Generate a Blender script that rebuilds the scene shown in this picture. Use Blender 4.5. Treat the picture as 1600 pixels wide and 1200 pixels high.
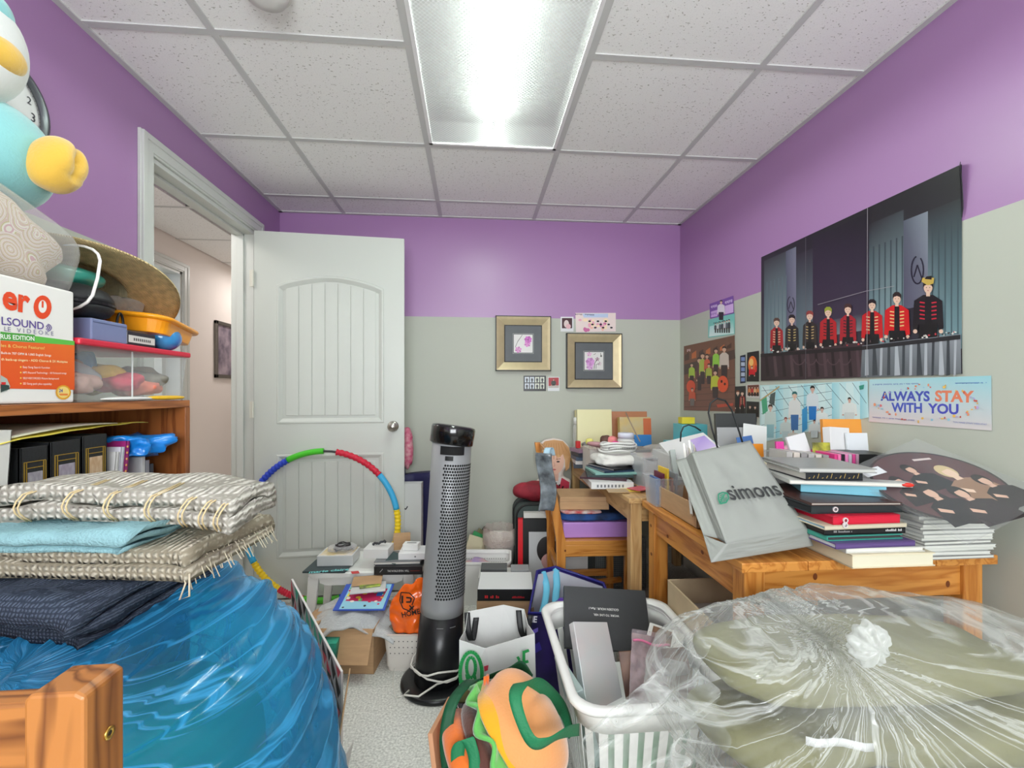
import bpy, bmesh, math, random
from mathutils import Vector, Matrix, noise
random.seed(7)
R = math.radians
for o in list(bpy.data.objects): bpy.data.objects.remove(o)
S = bpy.context.scene
COL = S.collection
# ---------------------------------------------------------------- camera
FPX, YAW, CY, HC = 707.0, 0.0846, 613.6, 1.15
cd = bpy.data.cameras.new('camera'); cam = bpy.data.objects.new('camera', cd); COL.objects.link(cam)
cam.location = (0, 0, HC); cam.rotation_euler = (R(90), 0, -YAW)
cd.sensor_width = 36; cd.lens = 36 * FPX / 1600; cd.shift_y = (CY - 600) / 1600; cd.clip_start = .02
S.camera = cam
# ---------------------------------------------------------------- world, daylight, exposure
w = bpy.data.worlds.new('world'); S.world = w; w.use_nodes = True
bg = w.node_tree.nodes['Background']; bg.inputs[0].default_value = (.75, .85, 1, 1); bg.inputs[1].default_value = 1.0
def area(name, loc, rot, sx, sy, power, col):
    l = bpy.data.lights.new(name, 'AREA'); l.shape = 'RECTANGLE'; l.size = sx; l.size_y = sy; l.energy = power; l.color = col
    o = bpy.data.objects.new(name, l); COL.objects.link(o); o.location = loc; o.rotation_euler = rot; return o
area('window_daylight', (.1, -1.62, 1.5), (R(90), 0, 0), 1.9, 1.2, 100, (.95, .985, 1))
S.view_settings.view_transform = 'Standard'; S.view_settings.look = 'None'; S.view_settings.gamma = 1
S.view_settings.use_curve_mapping = False; S.view_settings.exposure = 0.42
S.cycles.use_denoising = True; S.cycles.transparent_max_bounces = 16; S.cycles.max_bounces = 10; S.cycles.sample_clamp_indirect = 6
# ---------------------------------------------------------------- room measures (metres)
XL, XR, YB, YF, ZC = -1.223, 1.403, 2.979, -1.5, HC + 1.143
cy_, sy_ = math.cos(YAW), math.sin(YAW)
def ray(u, v):
    a, b = (u - 800) / FPX, (CY - v) / FPX
    return Vector((cy_ * a + sy_, -sy_ * a + cy_, b))
def at(u, v, x=None, y=None, z=None, d=None):
    r = ray(u, v)
    t = x / r.x if x is not None else y / r.y if y is not None else (z - HC) / r.z if z is not None else d
    return Vector((0, 0, HC)) + r * t
def W(u, d, z=0.0):
    p = at(u, 600, d=d); p.z = z; return p
def zat(v, d): return HC + (CY - v) * d / FPX
# ---------------------------------------------------------------- materials
def lin(c): return tuple((x / 255 / 12.92 if x / 255 <= .04045 else ((x / 255 + .055) / 1.055) ** 2.4) for x in c)
_m = {}
def mat(name, rgb=(200, 200, 200), rough=.55, metal=0, spec=.5, var=0, vs=6, bump=0, bs=40, coat=0, emit=0, alpha=1, stretch=None, bdist=.01, trans=0, sheen=0, kind='noise', detail=4, ior=1.45, tint2=None):
    if name in _m: return _m[name]
    m = bpy.data.materials.new(name); m.use_nodes = True; _m[name] = m
    N, L = m.node_tree.nodes, m.node_tree.links
    p = N['Principled BSDF']; c = lin(rgb) + (1,)
    p.inputs['Base Color'].default_value = c; p.inputs['Roughness'].default_value = rough; p.inputs['Metallic'].default_value = metal
    p.inputs['Specular IOR Level'].default_value = spec; p.inputs['Coat Weight'].default_value = coat; p.inputs['Coat Roughness'].default_value = .08
    p.inputs['Alpha'].default_value = alpha; p.inputs['Transmission Weight'].default_value = trans; p.inputs['IOR'].default_value = ior
    if sheen: p.inputs['Sheen Weight'].default_value = sheen; p.inputs['Sheen Roughness'].default_value = .5
    if emit: p.inputs['Emission Color'].default_value = c; p.inputs['Emission Strength'].default_value = emit
    if var or bump or tint2:
        tc = N.new('ShaderNodeTexCoord'); mp = N.new('ShaderNodeMapping'); L.new(tc.outputs['Object'], mp.inputs[0])
        if stretch: mp.inputs['Scale'].default_value = stretch
    if var or tint2:
        n = N.new('ShaderNodeTexNoise'); n.inputs['Scale'].default_value = vs; n.inputs['Detail'].default_value = detail; L.new(mp.outputs[0], n.inputs[0])
        r = N.new('ShaderNodeValToRGB'); L.new(n.outputs[0], r.inputs[0]); r.color_ramp.elements[0].position = .32; r.color_ramp.elements[1].position = .68
        if tint2: a, b = lin(tint2), lin(rgb)
        else: a = tuple(x * (1 - var) for x in lin(rgb)); b = tuple(min(1, x * (1 + var)) for x in lin(rgb))
        r.color_ramp.elements[0].color = a + (1,); r.color_ramp.elements[1].color = b + (1,)
        L.new(r.outputs[0], p.inputs['Base Color'])
    if bump:
        if kind == 'wave':
            n = N.new('ShaderNodeTexWave'); n.inputs['Scale'].default_value = bs; n.inputs['Distortion'].default_value = 1.2; n.inputs['Detail'].default_value = 2
        elif kind == 'voro':
            n = N.new('ShaderNodeTexVoronoi'); n.inputs['Scale'].default_value = bs
        else:
            n = N.new('ShaderNodeTexNoise'); n.inputs['Scale'].default_value = bs; n.inputs['Detail'].default_value = 3
        L.new(mp.outputs[0], n.inputs[0])
        b = N.new('ShaderNodeBump'); b.inputs['Strength'].default_value = bump; b.inputs['Distance'].default_value = bdist
        L.new(n.outputs[0], b.inputs['Height']); L.new(b.outputs[0], p.inputs['Normal'])
    return m
def wood(name, c1, c2, axis, rough=.38, sc=1.0, coat=.15):
    if name in _m: return _m[name]
    m = mat(name, c1, rough, coat=coat)
    N, L = m.node_tree.nodes, m.node_tree.links; p = N['Principled BSDF']
    tc = N.new('ShaderNodeTexCoord'); mp = N.new('ShaderNodeMapping'); L.new(tc.outputs['Object'], mp.inputs[0])
    s = [14 * sc] * 3; s['xyz'.index(axis)] = 1.1 * sc; mp.inputs['Scale'].default_value = s
    n = N.new('ShaderNodeTexNoise'); n.inputs['Scale'].default_value = 1.6; n.inputs['Detail'].default_value = 3; n.inputs['Distortion'].default_value = .6; L.new(mp.outputs[0], n.inputs[0])
    mu = N.new('ShaderNodeMath'); mu.operation = 'MULTIPLY'; mu.inputs[1].default_value = 9; L.new(n.outputs[0], mu.inputs[0])
    fr = N.new('ShaderNodeMath'); fr.operation = 'PINGPONG'; fr.inputs[1].default_value = 1; L.new(mu.outputs[0], fr.inputs[0])
    r = N.new('ShaderNodeValToRGB'); L.new(fr.outputs[0], r.inputs[0]); r.color_ramp.elements[0].color = lin(c2) + (1,); r.color_ramp.elements[1].color = lin(c1) + (1,); r.color_ramp.elements[1].position = .6
    L.new(r.outputs[0], p.inputs['Base Color']); return m
def plastic(name, rgb, opac=.3, rough=.12, bump=0, bs=30, tint=None, edge=.5, streak=None):
    # thin plastic film: part clear, part glossy and milky
    if name in _m: return _m[name]
    m = bpy.data.materials.new(name); m.use_nodes = True; _m[name] = m
    N, L = m.node_tree.nodes, m.node_tree.links; p = N['Principled BSDF']; out = N['Material Output']
    p.inputs['Base Color'].default_value = lin(rgb) + (1,); p.inputs['Roughness'].default_value = rough; p.inputs['Specular IOR Level'].default_value = .8
    t = N.new('ShaderNodeBsdfTransparent'); t.inputs[0].default_value = lin(tint or (250, 250, 250)) + (1,)
    mx = N.new('ShaderNodeMixShader'); lw = N.new('ShaderNodeLayerWeight'); lw.inputs[0].default_value = .35
    ma = N.new('ShaderNodeMath'); ma.operation = 'MULTIPLY_ADD'; ma.inputs[1].default_value = edge; ma.inputs[2].default_value = opac; ma.use_clamp = True
    L.new(lw.outputs['Facing'], ma.inputs[0]); L.new(ma.outputs[0], mx.inputs[0]); L.new(t.outputs[0], mx.inputs[1]); L.new(p.outputs[0], mx.inputs[2]); L.new(mx.outputs[0], out.inputs[0])
    if streak:      # film bunches thicker along folds from the knot; glints on them painted in too
        kx, kz, amt, fine = streak
        tc = N.new('ShaderNodeTexCoord'); sx = N.new('ShaderNodeSeparateXYZ'); L.new(tc.outputs['Object'], sx.inputs[0])
        def mth(op, a, b):
            q = N.new('ShaderNodeMath'); q.operation = op
            for i, z in enumerate((a, b)):
                if isinstance(z, (int, float)): q.inputs[i].default_value = z
                else: L.new(z, q.inputs[i])
            return q.outputs[0]
        dx, dz = mth('SUBTRACT', sx.outputs[0], kx), mth('SUBTRACT', sx.outputs[2], kz); an = mth('ARCTAN2', dz, dx)
        rr_ = mth('POWER', mth('ADD', mth('MULTIPLY', dx, dx), mth('MULTIPLY', dz, dz)), .5)
        cb = N.new('ShaderNodeCombineXYZ'); L.new(mth('MULTIPLY', an, fine), cb.inputs[0]); L.new(mth('MULTIPLY', rr_, 2.4), cb.inputs[1]); L.new(mth('MULTIPLY', sx.outputs[1], 1.0), cb.inputs[2])
        n = N.new('ShaderNodeTexNoise'); n.inputs['Scale'].default_value = 1; n.inputs['Detail'].default_value = 4; n.inputs['Distortion'].default_value = .5; L.new(cb.outputs[0], n.inputs[0])
        ab = mth('ABSOLUTE', mth('SUBTRACT', n.outputs[0], .5), 0); r = N.new('ShaderNodeValToRGB'); e = r.color_ramp.elements; e[0].color = (1, 1, 1, 1); e[1].position = .045; e[1].color = (0, 0, 0, 1); L.new(ab, r.inputs[0])
        near = mth('POWER', 2.718, mth('MULTIPLY', rr_, -9.0))
        L.new(mth('ADD', mth('ADD', ma.outputs[0], mth('MULTIPLY', r.outputs[0], amt)), mth('MULTIPLY', near, .3)), mx.inputs[0])
        b = N.new('ShaderNodeBump'); b.inputs['Strength'].default_value = .7; b.inputs['Distance'].default_value = .008; L.new(n.outputs[0], b.inputs['Height']); L.new(b.outputs[0], p.inputs['Normal'])
    if bump:
        tc = N.new('ShaderNodeTexCoord'); n = N.new('ShaderNodeTexNoise'); n.inputs['Scale'].default_value = bs; n.inputs['Detail'].default_value = 4; L.new(tc.outputs['Object'], n.inputs[0])
        b = N.new('ShaderNodeBump'); b.inputs['Strength'].default_value = bump; b.inputs['Distance'].default_value = .01; L.new(n.outputs[0], b.inputs['Height']); L.new(b.outputs[0], p.inputs['Normal']); L.new(b.outputs[0], lw.inputs['Normal'])
    return m
def print_mat(rough=.45):
    k = 'printed_ink_%d' % (rough * 100)
    if k in _m: return _m[k]
    m = mat(k, rough=rough); N, L = m.node_tree.nodes, m.node_tree.links
    a = N.new('ShaderNodeVertexColor'); a.layer_name = 'Col'; L.new(a.outputs[0], N['Principled BSDF'].inputs['Base Color']); return m
# ---------------------------------------------------------------- mesh builder
class MB:
    def __init__(s): s.v, s.f = [], []
    def add(s, vs, fs):
        b = len(s.v); s.v += [tuple(x) for x in vs]; s.f += [tuple(i + b for i in f) for f in fs]; return s
    def box(s, x0, x1, y0, y1, z0, z1, M=None):
        vs = [Vector((x, y, z)) for z in (z0, z1) for y in (y0, y1) for x in (x0, x1)]
        if M: vs = [M @ q for q in vs]
        return s.add(vs, [(0, 2, 3, 1), (4, 5, 7, 6), (0, 1, 5, 4), (2, 6, 7, 3), (0, 4, 6, 2), (1, 3, 7, 5)])
    def prism(s, pts, a, b, axis='z', M=None):
        n = len(pts)
        def mk(p, q): return Vector((p[0], p[1], q)) if axis == 'z' else Vector((p[0], q, p[1])) if axis == 'y' else Vector((q, p[0], p[1]))
        vs = [mk(p, a) for p in pts] + [mk(p, b) for p in pts]
        if M: vs = [M @ q for q in vs]
        return s.add(vs, [tuple(range(n))[::-1], tuple(range(n, 2 * n))] + [(i, (i + 1) % n, n + (i + 1) % n, n + i) for i in range(n)])
    def tube(s, path, r, n=8, closed=False, cap=True):
        path = [Vector(p) for p in path]; m = len(path); rr = r if isinstance(r, (list, tuple)) else [r] * m
        vs, fs = [], []; up = None
        for i, p in enumerate(path):
            t = (path[(i + 1) % m] - path[i - 1]) if closed or 0 < i < m - 1 else (path[1] - path[0] if i == 0 else path[-1] - path[-2])
            t = t.normalized() if t.length > 1e-9 else Vector((0, 0, 1))
            if up is None: up = t.orthogonal().normalized()
            up = (up - t * up.dot(t)); up = up.normalized() if up.length > 1e-6 else t.orthogonal().normalized()
            w2 = t.cross(up)
            for k in range(n):
                a = 2 * math.pi * k / n; vs.append(p + (up * math.cos(a) + w2 * math.sin(a)) * rr[i])
        for i in range(m if closed else m - 1):
            for k in range(n): fs.append((i * n + k, i * n + (k + 1) % n, ((i + 1) % m) * n + (k + 1) % n, ((i + 1) % m) * n + k))
        if cap and not closed: fs += [tuple(range(n))[::-1], tuple(range((m - 1) * n, m * n))]
        return s.add(vs, fs)
    def lathe(s, prof, n=32, M=None, capb=True, capt=True, sx=1, sy=1):
        vs, fs = [], []
        for r, z in prof:
            for k in range(n):
                a = 2 * math.pi * k / n; q = Vector((r * math.cos(a) * sx, r * math.sin(a) * sy, z)); vs.append(M @ q if M else q)
        for i in range(len(prof) - 1):
            for k in range(n): fs.append((i * n + k, i * n + (k + 1) % n, (i + 1) * n + (k + 1) % n, (i + 1) * n + k))
        if capb: fs.append(tuple(range(n))[::-1])
        if capt: fs.append(tuple(range((len(prof) - 1) * n, len(prof) * n)))
        return s.add(vs, fs)
    def grid(s, fn, nu, nv, wrapu=False):
        vs = [fn(i / (nu if wrapu else nu - 1), j / (nv - 1)) for j in range(nv) for i in range(nu)]
        fs = []
        for j in range(nv - 1):
            for i in range(nu if wrapu else nu - 1): fs.append((j * nu + i, j * nu + (i + 1) % nu, (j + 1) * nu + (i + 1) % nu, (j + 1) * nu + i))
        return s.add(vs, fs)
    def blob(s, c, rad, e1=1, e2=1, disp=None, nu=48, nv=28, M=None):
        def sp(x, e): return math.copysign(abs(x) ** e, x)
        c = Vector(c)
        def fn(u, v):
            th, ph = 2 * math.pi * u, math.pi * (v - .5)
            q = Vector((rad[0] * sp(math.cos(ph), e1) * sp(math.cos(th), e2), rad[1] * sp(math.cos(ph), e1) * sp(math.sin(th), e2), rad[2] * sp(math.sin(ph), e1)))
            if disp: q = q * (1 + disp(q, u, v))
            if M: q = M @ q
            return c + q
        return s.grid(fn, nu, nv, True)
    def build(s, name, m=None, parent=None, smooth=False, bevel=0, sub=0, solid=0, loc=None, rz=None):
        me = bpy.data.meshes.new(name); me.from_pydata(s.v, [], s.f); me.update()
        bm = bmesh.new(); bm.from_mesh(me); bmesh.ops.recalc_face_normals(bm, faces=bm.faces); bm.to_mesh(me); bm.free()
        o = bpy.data.objects.new(name, me); COL.objects.link(o)
        if m: me.materials.append(m)
        if parent: o.parent = parent
        if loc is not None: o.location = loc
        if rz is not None: o.rotation_euler = (0, 0, rz)
        if smooth: me.polygons.foreach_set('use_smooth', [True] * len(me.polygons))
        if solid: d = o.modifiers.new('solid', 'SOLIDIFY'); d.thickness = solid; d.offset = 0
        if bevel:
            d = o.modifiers.new('bevel', 'BEVEL'); d.width = bevel; d.segments = 2; d.limit_method = 'ANGLE'; d.harden_normals = False
        if sub: d = o.modifiers.new('sub', 'SUBSURF'); d.levels = d.render_levels = sub
        return o
def tag(o, label, cat, group=None, kind=None):
    o['label'] = label; o['category'] = cat
    if group: o['group'] = group
    if kind: o['kind'] = kind
    return o
def thing(name, label, cat, loc=(0, 0, 0), rz=0, group=None, rot=None):
    o = bpy.data.objects.new(name, None); COL.objects.link(o); o.empty_display_size = .05
    o.location = loc; o.rotation_euler = rot if rot else (0, 0, rz); return tag(o, label, cat, group)
def struct(o):
    o['kind'] = 'structure'; return o
def box(name, m, x0, x1, y0, y1, z0, z1, parent=None, bevel=0, M=None, loc=None, rz=None):
    return MB().box(x0, x1, y0, y1, z0, z1, M).build(name, m, parent, bevel=bevel, loc=loc, rz=rz)
def ns(p, sc=1.0, off=0): return noise.noise(Vector((p[0] * sc + off, p[1] * sc - off * .7, p[2] * sc + off * 1.3)))
_tx = {}
def text_mesh(body, bold=0):
    k = (body, bold)
    if k not in _tx:
        cu = bpy.data.curves.new('lettering', 'FONT'); cu.body = body; cu.offset = bold; cu.resolution_u = 3
        o = bpy.data.objects.new('lettering', cu); COL.objects.link(o)
        me = bpy.data.meshes.new_from_object(o.evaluated_get(bpy.context.evaluated_depsgraph_get()))
        vs = [(q.co.x, q.co.y) for q in me.vertices]; fs = [tuple(f.vertices) for f in me.polygons]
        bpy.data.objects.remove(o); bpy.data.curves.remove(cu); bpy.data.meshes.remove(me); _tx[k] = (vs, fs)
    return _tx[k]
PRINT_ON = 'cover paper_sheet bag_body bag_film carton_body front_panel bag_front bag_outside print_paper dial record_face board_sheet cushion_body'.split()
class Print:
    """flat ink on a plane: polygons in photograph pixels carried by their rays onto the plane (p0, n), or in plane metres"""
    def __init__(s, p0, n, base=.0006, frame=None):
        s.p0, s.n = Vector(p0), Vector(n).normalized(); s.v, s.f, s.c, s.k, s.base = [], [], [], 0, base
        s.fr = frame
    def h(s, q):
        if s.fr: return s.fr[0] + s.fr[1] * q[0] + s.fr[2] * q[1]
        r = ray(*q); o = Vector((0, 0, HC)); return o + r * ((s.p0 - o).dot(s.n) / r.dot(s.n))
    def raw(s, P, faces, cols):
        s.k += 1; b = len(s.v); off = s.n * (s.base + s.k * 1.6e-5)
        s.v += [p + off for p in P]; s.f += [tuple(i + b for i in f) for f in faces]; s.c += cols
    def poly(s, pts, col):
        P = [s.h(p) for p in pts]; cs = [lin(c) for c in col] if isinstance(col[0], (tuple, list)) else [lin(col)] * len(P)
        s.raw(P, [tuple(range(len(P)))], cs); return s
    def rect(s, u0, v0, u1, v1, col):
        return s.poly([(u0, v0), (u1, v0), (u1, v1), (u0, v1)], col)
    def ell(s, u, v, ru, rv, col, n=14):
        return s.poly([(u + ru * math.cos(6.2832 * i / n), v + rv * math.sin(6.2832 * i / n)) for i in range(n)], col)
    def line(s, pts, wd, col):
        for a, b in zip(pts, pts[1:]):
            d = Vector((b[0] - a[0], b[1] - a[1])); d = Vector((-d.y, d.x)).normalized() * wd / 2 if d.length else d
            s.poly([(a[0] - d.x, a[1] - d.y), (b[0] - d.x, b[1] - d.y), (b[0] + d.x, b[1] + d.y), (a[0] + d.x, a[1] + d.y)], col)
        return s
    def text(s, body, a, b, col, asp=1.0, bold=0.0, flip=False):
        """lettering from pixel a to pixel b along the base line; height follows the width times asp"""
        vs, fs = text_mesh(body, bold); A, B = s.h(a), s.h(b); ex = B - A; wdt = ex.length; ex.normalize(); ey = s.n.cross(ex)
        x0 = min(q[0] for q in vs); x1 = max(q[0] for q in vs); k = wdt / (x1 - x0)
        s.raw([A + ex * (q[0] - x0) * k + ey * q[1] * k * asp for q in vs], fs, [lin(col)] * len(vs)); return s
    def marks(s, a, b, hgt, n, col, wd=.55):
        "a line of print too small to read: little upright blocks"
        rg = random.Random(int(a[0] * 7 + a[1] * 13 + n))
        for k in range(n):
            if rg.random() < .14: continue
            x0, y0 = a[0] + (b[0] - a[0]) * k / n, a[1] + (b[1] - a[1]) * k / n; w_ = (b[0] - a[0]) / n * wd; q = hgt * rg.choice((1, 1, .7, .7))
            s.poly([(x0, y0), (x0 + w_, y0), (x0 + w_, y0 + q), (x0, y0 + q)], col)
        return s
    def build(s, name='print', parent=None, rough=.45):
        me = bpy.data.meshes.new(name); me.from_pydata([tuple(p) for p in s.v], [], s.f)
        ca = me.color_attributes.new('Col', 'FLOAT_COLOR', 'POINT')
        ca.data.foreach_set('color', [x for c in s.c for x in (c[0], c[1], c[2], 1)])
        me.materials.append(print_mat(rough)); me.update()
        o = bpy.data.objects.new(name, me); COL.objects.link(o)
        if parent and parent.type == 'EMPTY':      # ink belongs to the sheet, cover or panel it is printed on
            on_ = [c for c in COL.objects if c.parent == parent and c.name.split('.')[0] in PRINT_ON]
            if on_: parent = on_[0]
        if parent:
            o.parent = parent; o.matrix_parent_inverse = parent_matrix(parent).inverted()
        return o
def parent_matrix(o):
    M = Matrix.LocRotScale(o.location, o.rotation_euler, o.scale)
    return (parent_matrix(o.parent) @ o.matrix_parent_inverse @ M) if o.parent else M
def keep(o, parent):
    "parent a mesh that was built in world space"
    o.parent = parent; o.matrix_parent_inverse = parent_matrix(parent).inverted(); return o
# ================================================================ THE ROOM
ZP = 1.645
def two_tone():
    m = mat('wall_paint', (226, 225, 213), .62, bump=.06, bs=220, bdist=.002)
    N, L = m.node_tree.nodes, m.node_tree.links
    tc = N.new('ShaderNodeTexCoord'); sx = N.new('ShaderNodeSeparateXYZ'); L.new(tc.outputs['Object'], sx.inputs[0])
    g = N.new('ShaderNodeMath'); g.operation = 'GREATER_THAN'; g.inputs[1].default_value = ZP; L.new(sx.outputs[2], g.inputs[0])
    mx = N.new('ShaderNodeMix'); mx.data_type = 'RGBA'; L.new(g.outputs[0], mx.inputs[0]); mx.inputs[6].default_value = lin((186, 189, 177)) + (1,); mx.inputs[7].default_value = lin((168, 126, 176)) + (1,)
    L.new(mx.outputs[2], N['Principled BSDF'].inputs['Base Color'])
    rr = N.new('ShaderNodeMath'); rr.operation = 'MULTIPLY_ADD'; rr.inputs[1].default_value = -.27; rr.inputs[2].default_value = .62; L.new(g.outputs[0], rr.inputs[0]); L.new(rr.outputs[0], N['Principled BSDF'].inputs['Roughness'])
    return m
WALL = two_tone(); WALL.node_tree.nodes['Principled BSDF'].inputs['Specular IOR Level'].default_value = .85
white = mat('white_paint', (232, 231, 226), .4)
trimw = mat('trim_white', (206, 209, 204), .35)
# floor: grey carpet
m = mat('carpet', (240, 240, 234), .95, spec=.1, bump=.5, bs=260, bdist=.006, tint2=(188, 188, 182), vs=130)
struct(box('floor', m, XL - 3, XR + .12, YF - .12, 6.2, -.1, 0))
# walls
DY0, DY1, DZ = 1.83, 2.655, 2.05          # door opening in the left wall
struct(MB().box(XL - .12, XL, YF, DY0, 0, ZC + .13).box(XL - .12, XL, DY1, YB + .1, 0, ZC + .13).box(XL - .12, XL, DY0, DY1, DZ, ZC + .13).build('wall_left', WALL))
struct(box('wall_back', WALL, XL, XR + .1, YB, YB + .1, 0, ZC + .13))
struct(box('wall_right', WALL, XR, XR + .1, YF, YB, 0, ZC + .13))
WX0, WX1, WZ0, WZ1 = -.75, .95, .95, 2.05
struct(MB().box(XL, WX0, YF - .1, YF, 0, ZC + .13).box(WX1, XR, YF - .1, YF, 0, ZC + .13).box(WX0, WX1, YF - .1, YF, 0, WZ0).box(WX0, WX1, YF - .1, YF, WZ1, ZC + .13).build('wall_front', WALL))
wr = bpy.data.objects.new('window_1', None); COL.objects.link(wr); wr['kind'] = 'structure'
MB().box(WX0, WX1, YF - .08, YF - .02, WZ0, WZ0 + .05).box(WX0, WX1, YF - .08, YF - .02, WZ1 - .05, WZ1).box(WX0, WX0 + .05, YF - .08, YF - .02, WZ0, WZ1).box(WX1 - .05, WX1, YF - .08, YF - .02, WZ0, WZ1).box(.08, .12, YF - .08, YF - .02, WZ0, WZ1).build('window_frame', trimw, wr)
for a, b in ((WX0 + .05, .08), (.12, WX1 - .05)): box('pane', plastic('window_glass', (240, 245, 250), .02, .02, edge=.25), a, b, YF - .055, YF - .05, WZ0 + .05, WZ1 - .05, wr)
# baseboards
bb = mat('baseboard_white', (222, 221, 212), .45)
def baseboard(name, x0, x1, y0, y1):
    mb = MB().box(x0, x1, y0, y1, 0, .085)
    if x1 - x0 > y1 - y0: mb.box(x0, x1, y0 + .005, y1, .085, .1)
    else: mb.box(x0 + (.005 if x0 > 0 else 0), x1 - (.005 if x0 < 0 else 0), y0, y1, .085, .1)
    struct(mb.build(name, bb, bevel=.002))
baseboard('baseboard_back', XL, XR, YB - .014, YB); baseboard('baseboard_right', XR - .014, XR, YF, YB - .014); baseboard('baseboard_left', XL, XL + .014, YF, DY0 - .075)
# ceiling: backing, tees and lay-in tiles
cm = mat('ceiling_void', (150, 150, 150), .8)
ceil = struct(box('ceiling', cm, XL - .1, XR + .1, YF - .1, YB + .1, ZC + .125, ZC + .15))
def tile_mat():
    m = mat('ceiling_tile_white', (252, 252, 250), .85, spec=.2)
    N, L = m.node_tree.nodes, m.node_tree.links; p = N['Principled BSDF']
    tc = N.new('ShaderNodeTexCoord'); mp = N.new('ShaderNodeMapping'); L.new(tc.outputs['Object'], mp.inputs[0]); mp.inputs['Scale'].default_value = (1, 1.5, 1)
    n = N.new('ShaderNodeTexNoise'); n.inputs['Scale'].default_value = 105; n.inputs['Detail'].default_value = 1.5; L.new(mp.outputs[0], n.inputs[0])
    r = N.new('ShaderNodeValToRGB'); e = r.color_ramp.elements; e[0].position = .295; e[0].color = lin((192, 190, 184)) + (1,); e[1].position = .345; e[1].color = lin((252, 252, 250)) + (1,)
    L.new(n.outputs[0], r.inputs[0])
    n2 = N.new('ShaderNodeTexNoise'); n2.inputs['Scale'].default_value = 240; n2.inputs['Detail'].default_value = 2; L.new(mp.outputs[0], n2.inputs[0])
    r2 = N.new('ShaderNodeValToRGB'); r2.color_ramp.elements[0].position = .3; r2.color_ramp.elements[0].color = (.9, .9, .9, 1); r2.color_ramp.elements[1].position = .46; L.new(n2.outputs[0], r2.inputs[0])
    mx = N.new('ShaderNodeMix'); mx.data_type = 'RGBA'; mx.blend_type = 'MULTIPLY'; mx.inputs[0].default_value = 1; L.new(r.outputs[0], mx.inputs[6]); L.new(r2.outputs[0], mx.inputs[7]); L.new(mx.outputs[2], p.inputs['Base Color'])
    b = N.new('ShaderNodeBump'); b.inputs['Strength'].default_value = .35; b.inputs['Distance'].default_value = .004; L.new(r.outputs[0], b.inputs['Height']); L.new(b.outputs[0], p.inputs['Normal'])
    return m
TM = tile_mat(); tee = mat('tee_white', (206, 207, 205), .5)
GX0, GY0, G = -.8235, 1.5083, .6096
xs = [XL] + [GX0 + G * k for k in range(4)] + [XR]; ys = [YF] + [GY0 + G * k for k in range(-4, 3)] + [YB]
cache = {}
for i in range(len(xs) - 1):
    for j in range(len(ys) - 1):
        if i == 2 and j in (4, 5): continue          # the light fills two cells
        w_, d_ = xs[i + 1] - xs[i], ys[j + 1] - ys[j]; key = (round(w_, 3), round(d_, 3))
        if key not in cache:
            o = MB().box(-w_ / 2 + .004, w_ / 2 - .004, -d_ / 2 + .004, d_ / 2 - .004, .003, .018).build('ceiling_tile', TM, ceil); cache[key] = o
        else:
            o = cache[key].copy(); COL.objects.link(o)
        o.location = ((xs[i] + xs[i + 1]) / 2, (ys[j] + ys[j + 1]) / 2, ZC)
for x in xs[1:-1]: box('ceiling_tee', tee, x - .012, x + .012, YF, YB, ZC - .001, ZC + .004, ceil)
for j, y in enumerate(ys[1:-1]):
    for i in range(len(xs) - 1):
        if i == 2 and j == 4: continue
        box('ceiling_tee', tee, xs[i] + .012, xs[i + 1] - .012, y - .012, y + .012, ZC - .001, ZC + .004, ceil)
for a in ((XL, XL + .022, YF, YB), (XR - .022, XR, YF, YB), (XL, XR, YB - .022, YB)): box('edge_angle', tee, *a, ZC - .002, ZC + .004, ceil)
box('tee_stain', mat('tape_tan', (222, 196, 172), .6), at(922, 101, z=ZC).x, at(946, 101, z=ZC).x, ys[4] - .01, ys[4] + .01, ZC - .0016, ZC - .001, ceil)
# recessed fluorescent light
LX0, LX1, LY0, LY1 = xs[2], xs[3], ys[4], ys[6]
lt = thing('ceiling_light', 'long recessed fluorescent light with a prismatic lens in the tiled ceiling', 'ceiling light', ((LX0 + LX1) / 2, (LY0 + LY1) / 2, ZC))
hw, hl = (LX1 - LX0) / 2 - .012, (LY1 - LY0) / 2 - .012
MB().box(-hw, hw, -hl, hl, .105, .11).box(-hw, -hw + .004, -hl, hl, .0, .11).box(hw - .004, hw, -hl, hl, .0, .11).box(-hw, hw, -hl, -hl + .004, .0, .11).box(-hw, hw, hl - .004, hl, .0, .11).build('housing', mat('reflector_grey', (80, 80, 80), .5), lt)
MB().box(-hw, hw, -hl, -hl + .014, -.003, .004).box(-hw, hw, hl - .014, hl, -.003, .004).box(-hw, -hw + .014, -hl, hl, -.003, .004).box(hw - .014, hw, -hl, hl, -.003, .004).build('lens_frame', mat('lens_frame_white', (244, 244, 244), .35), lt)
tb = MB(); M0 = Matrix.Rotation(R(90), 4, 'X')
for sx in (-.028, .028): tb.tube([(sx, -hl + .06, .06), (sx, hl - .06, .06)], .019, 16)
tube = tb.build('fluorescent_tube', mat('tube_glow', (240, 255, 243), .5, emit=105), lt, smooth=True)
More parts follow.
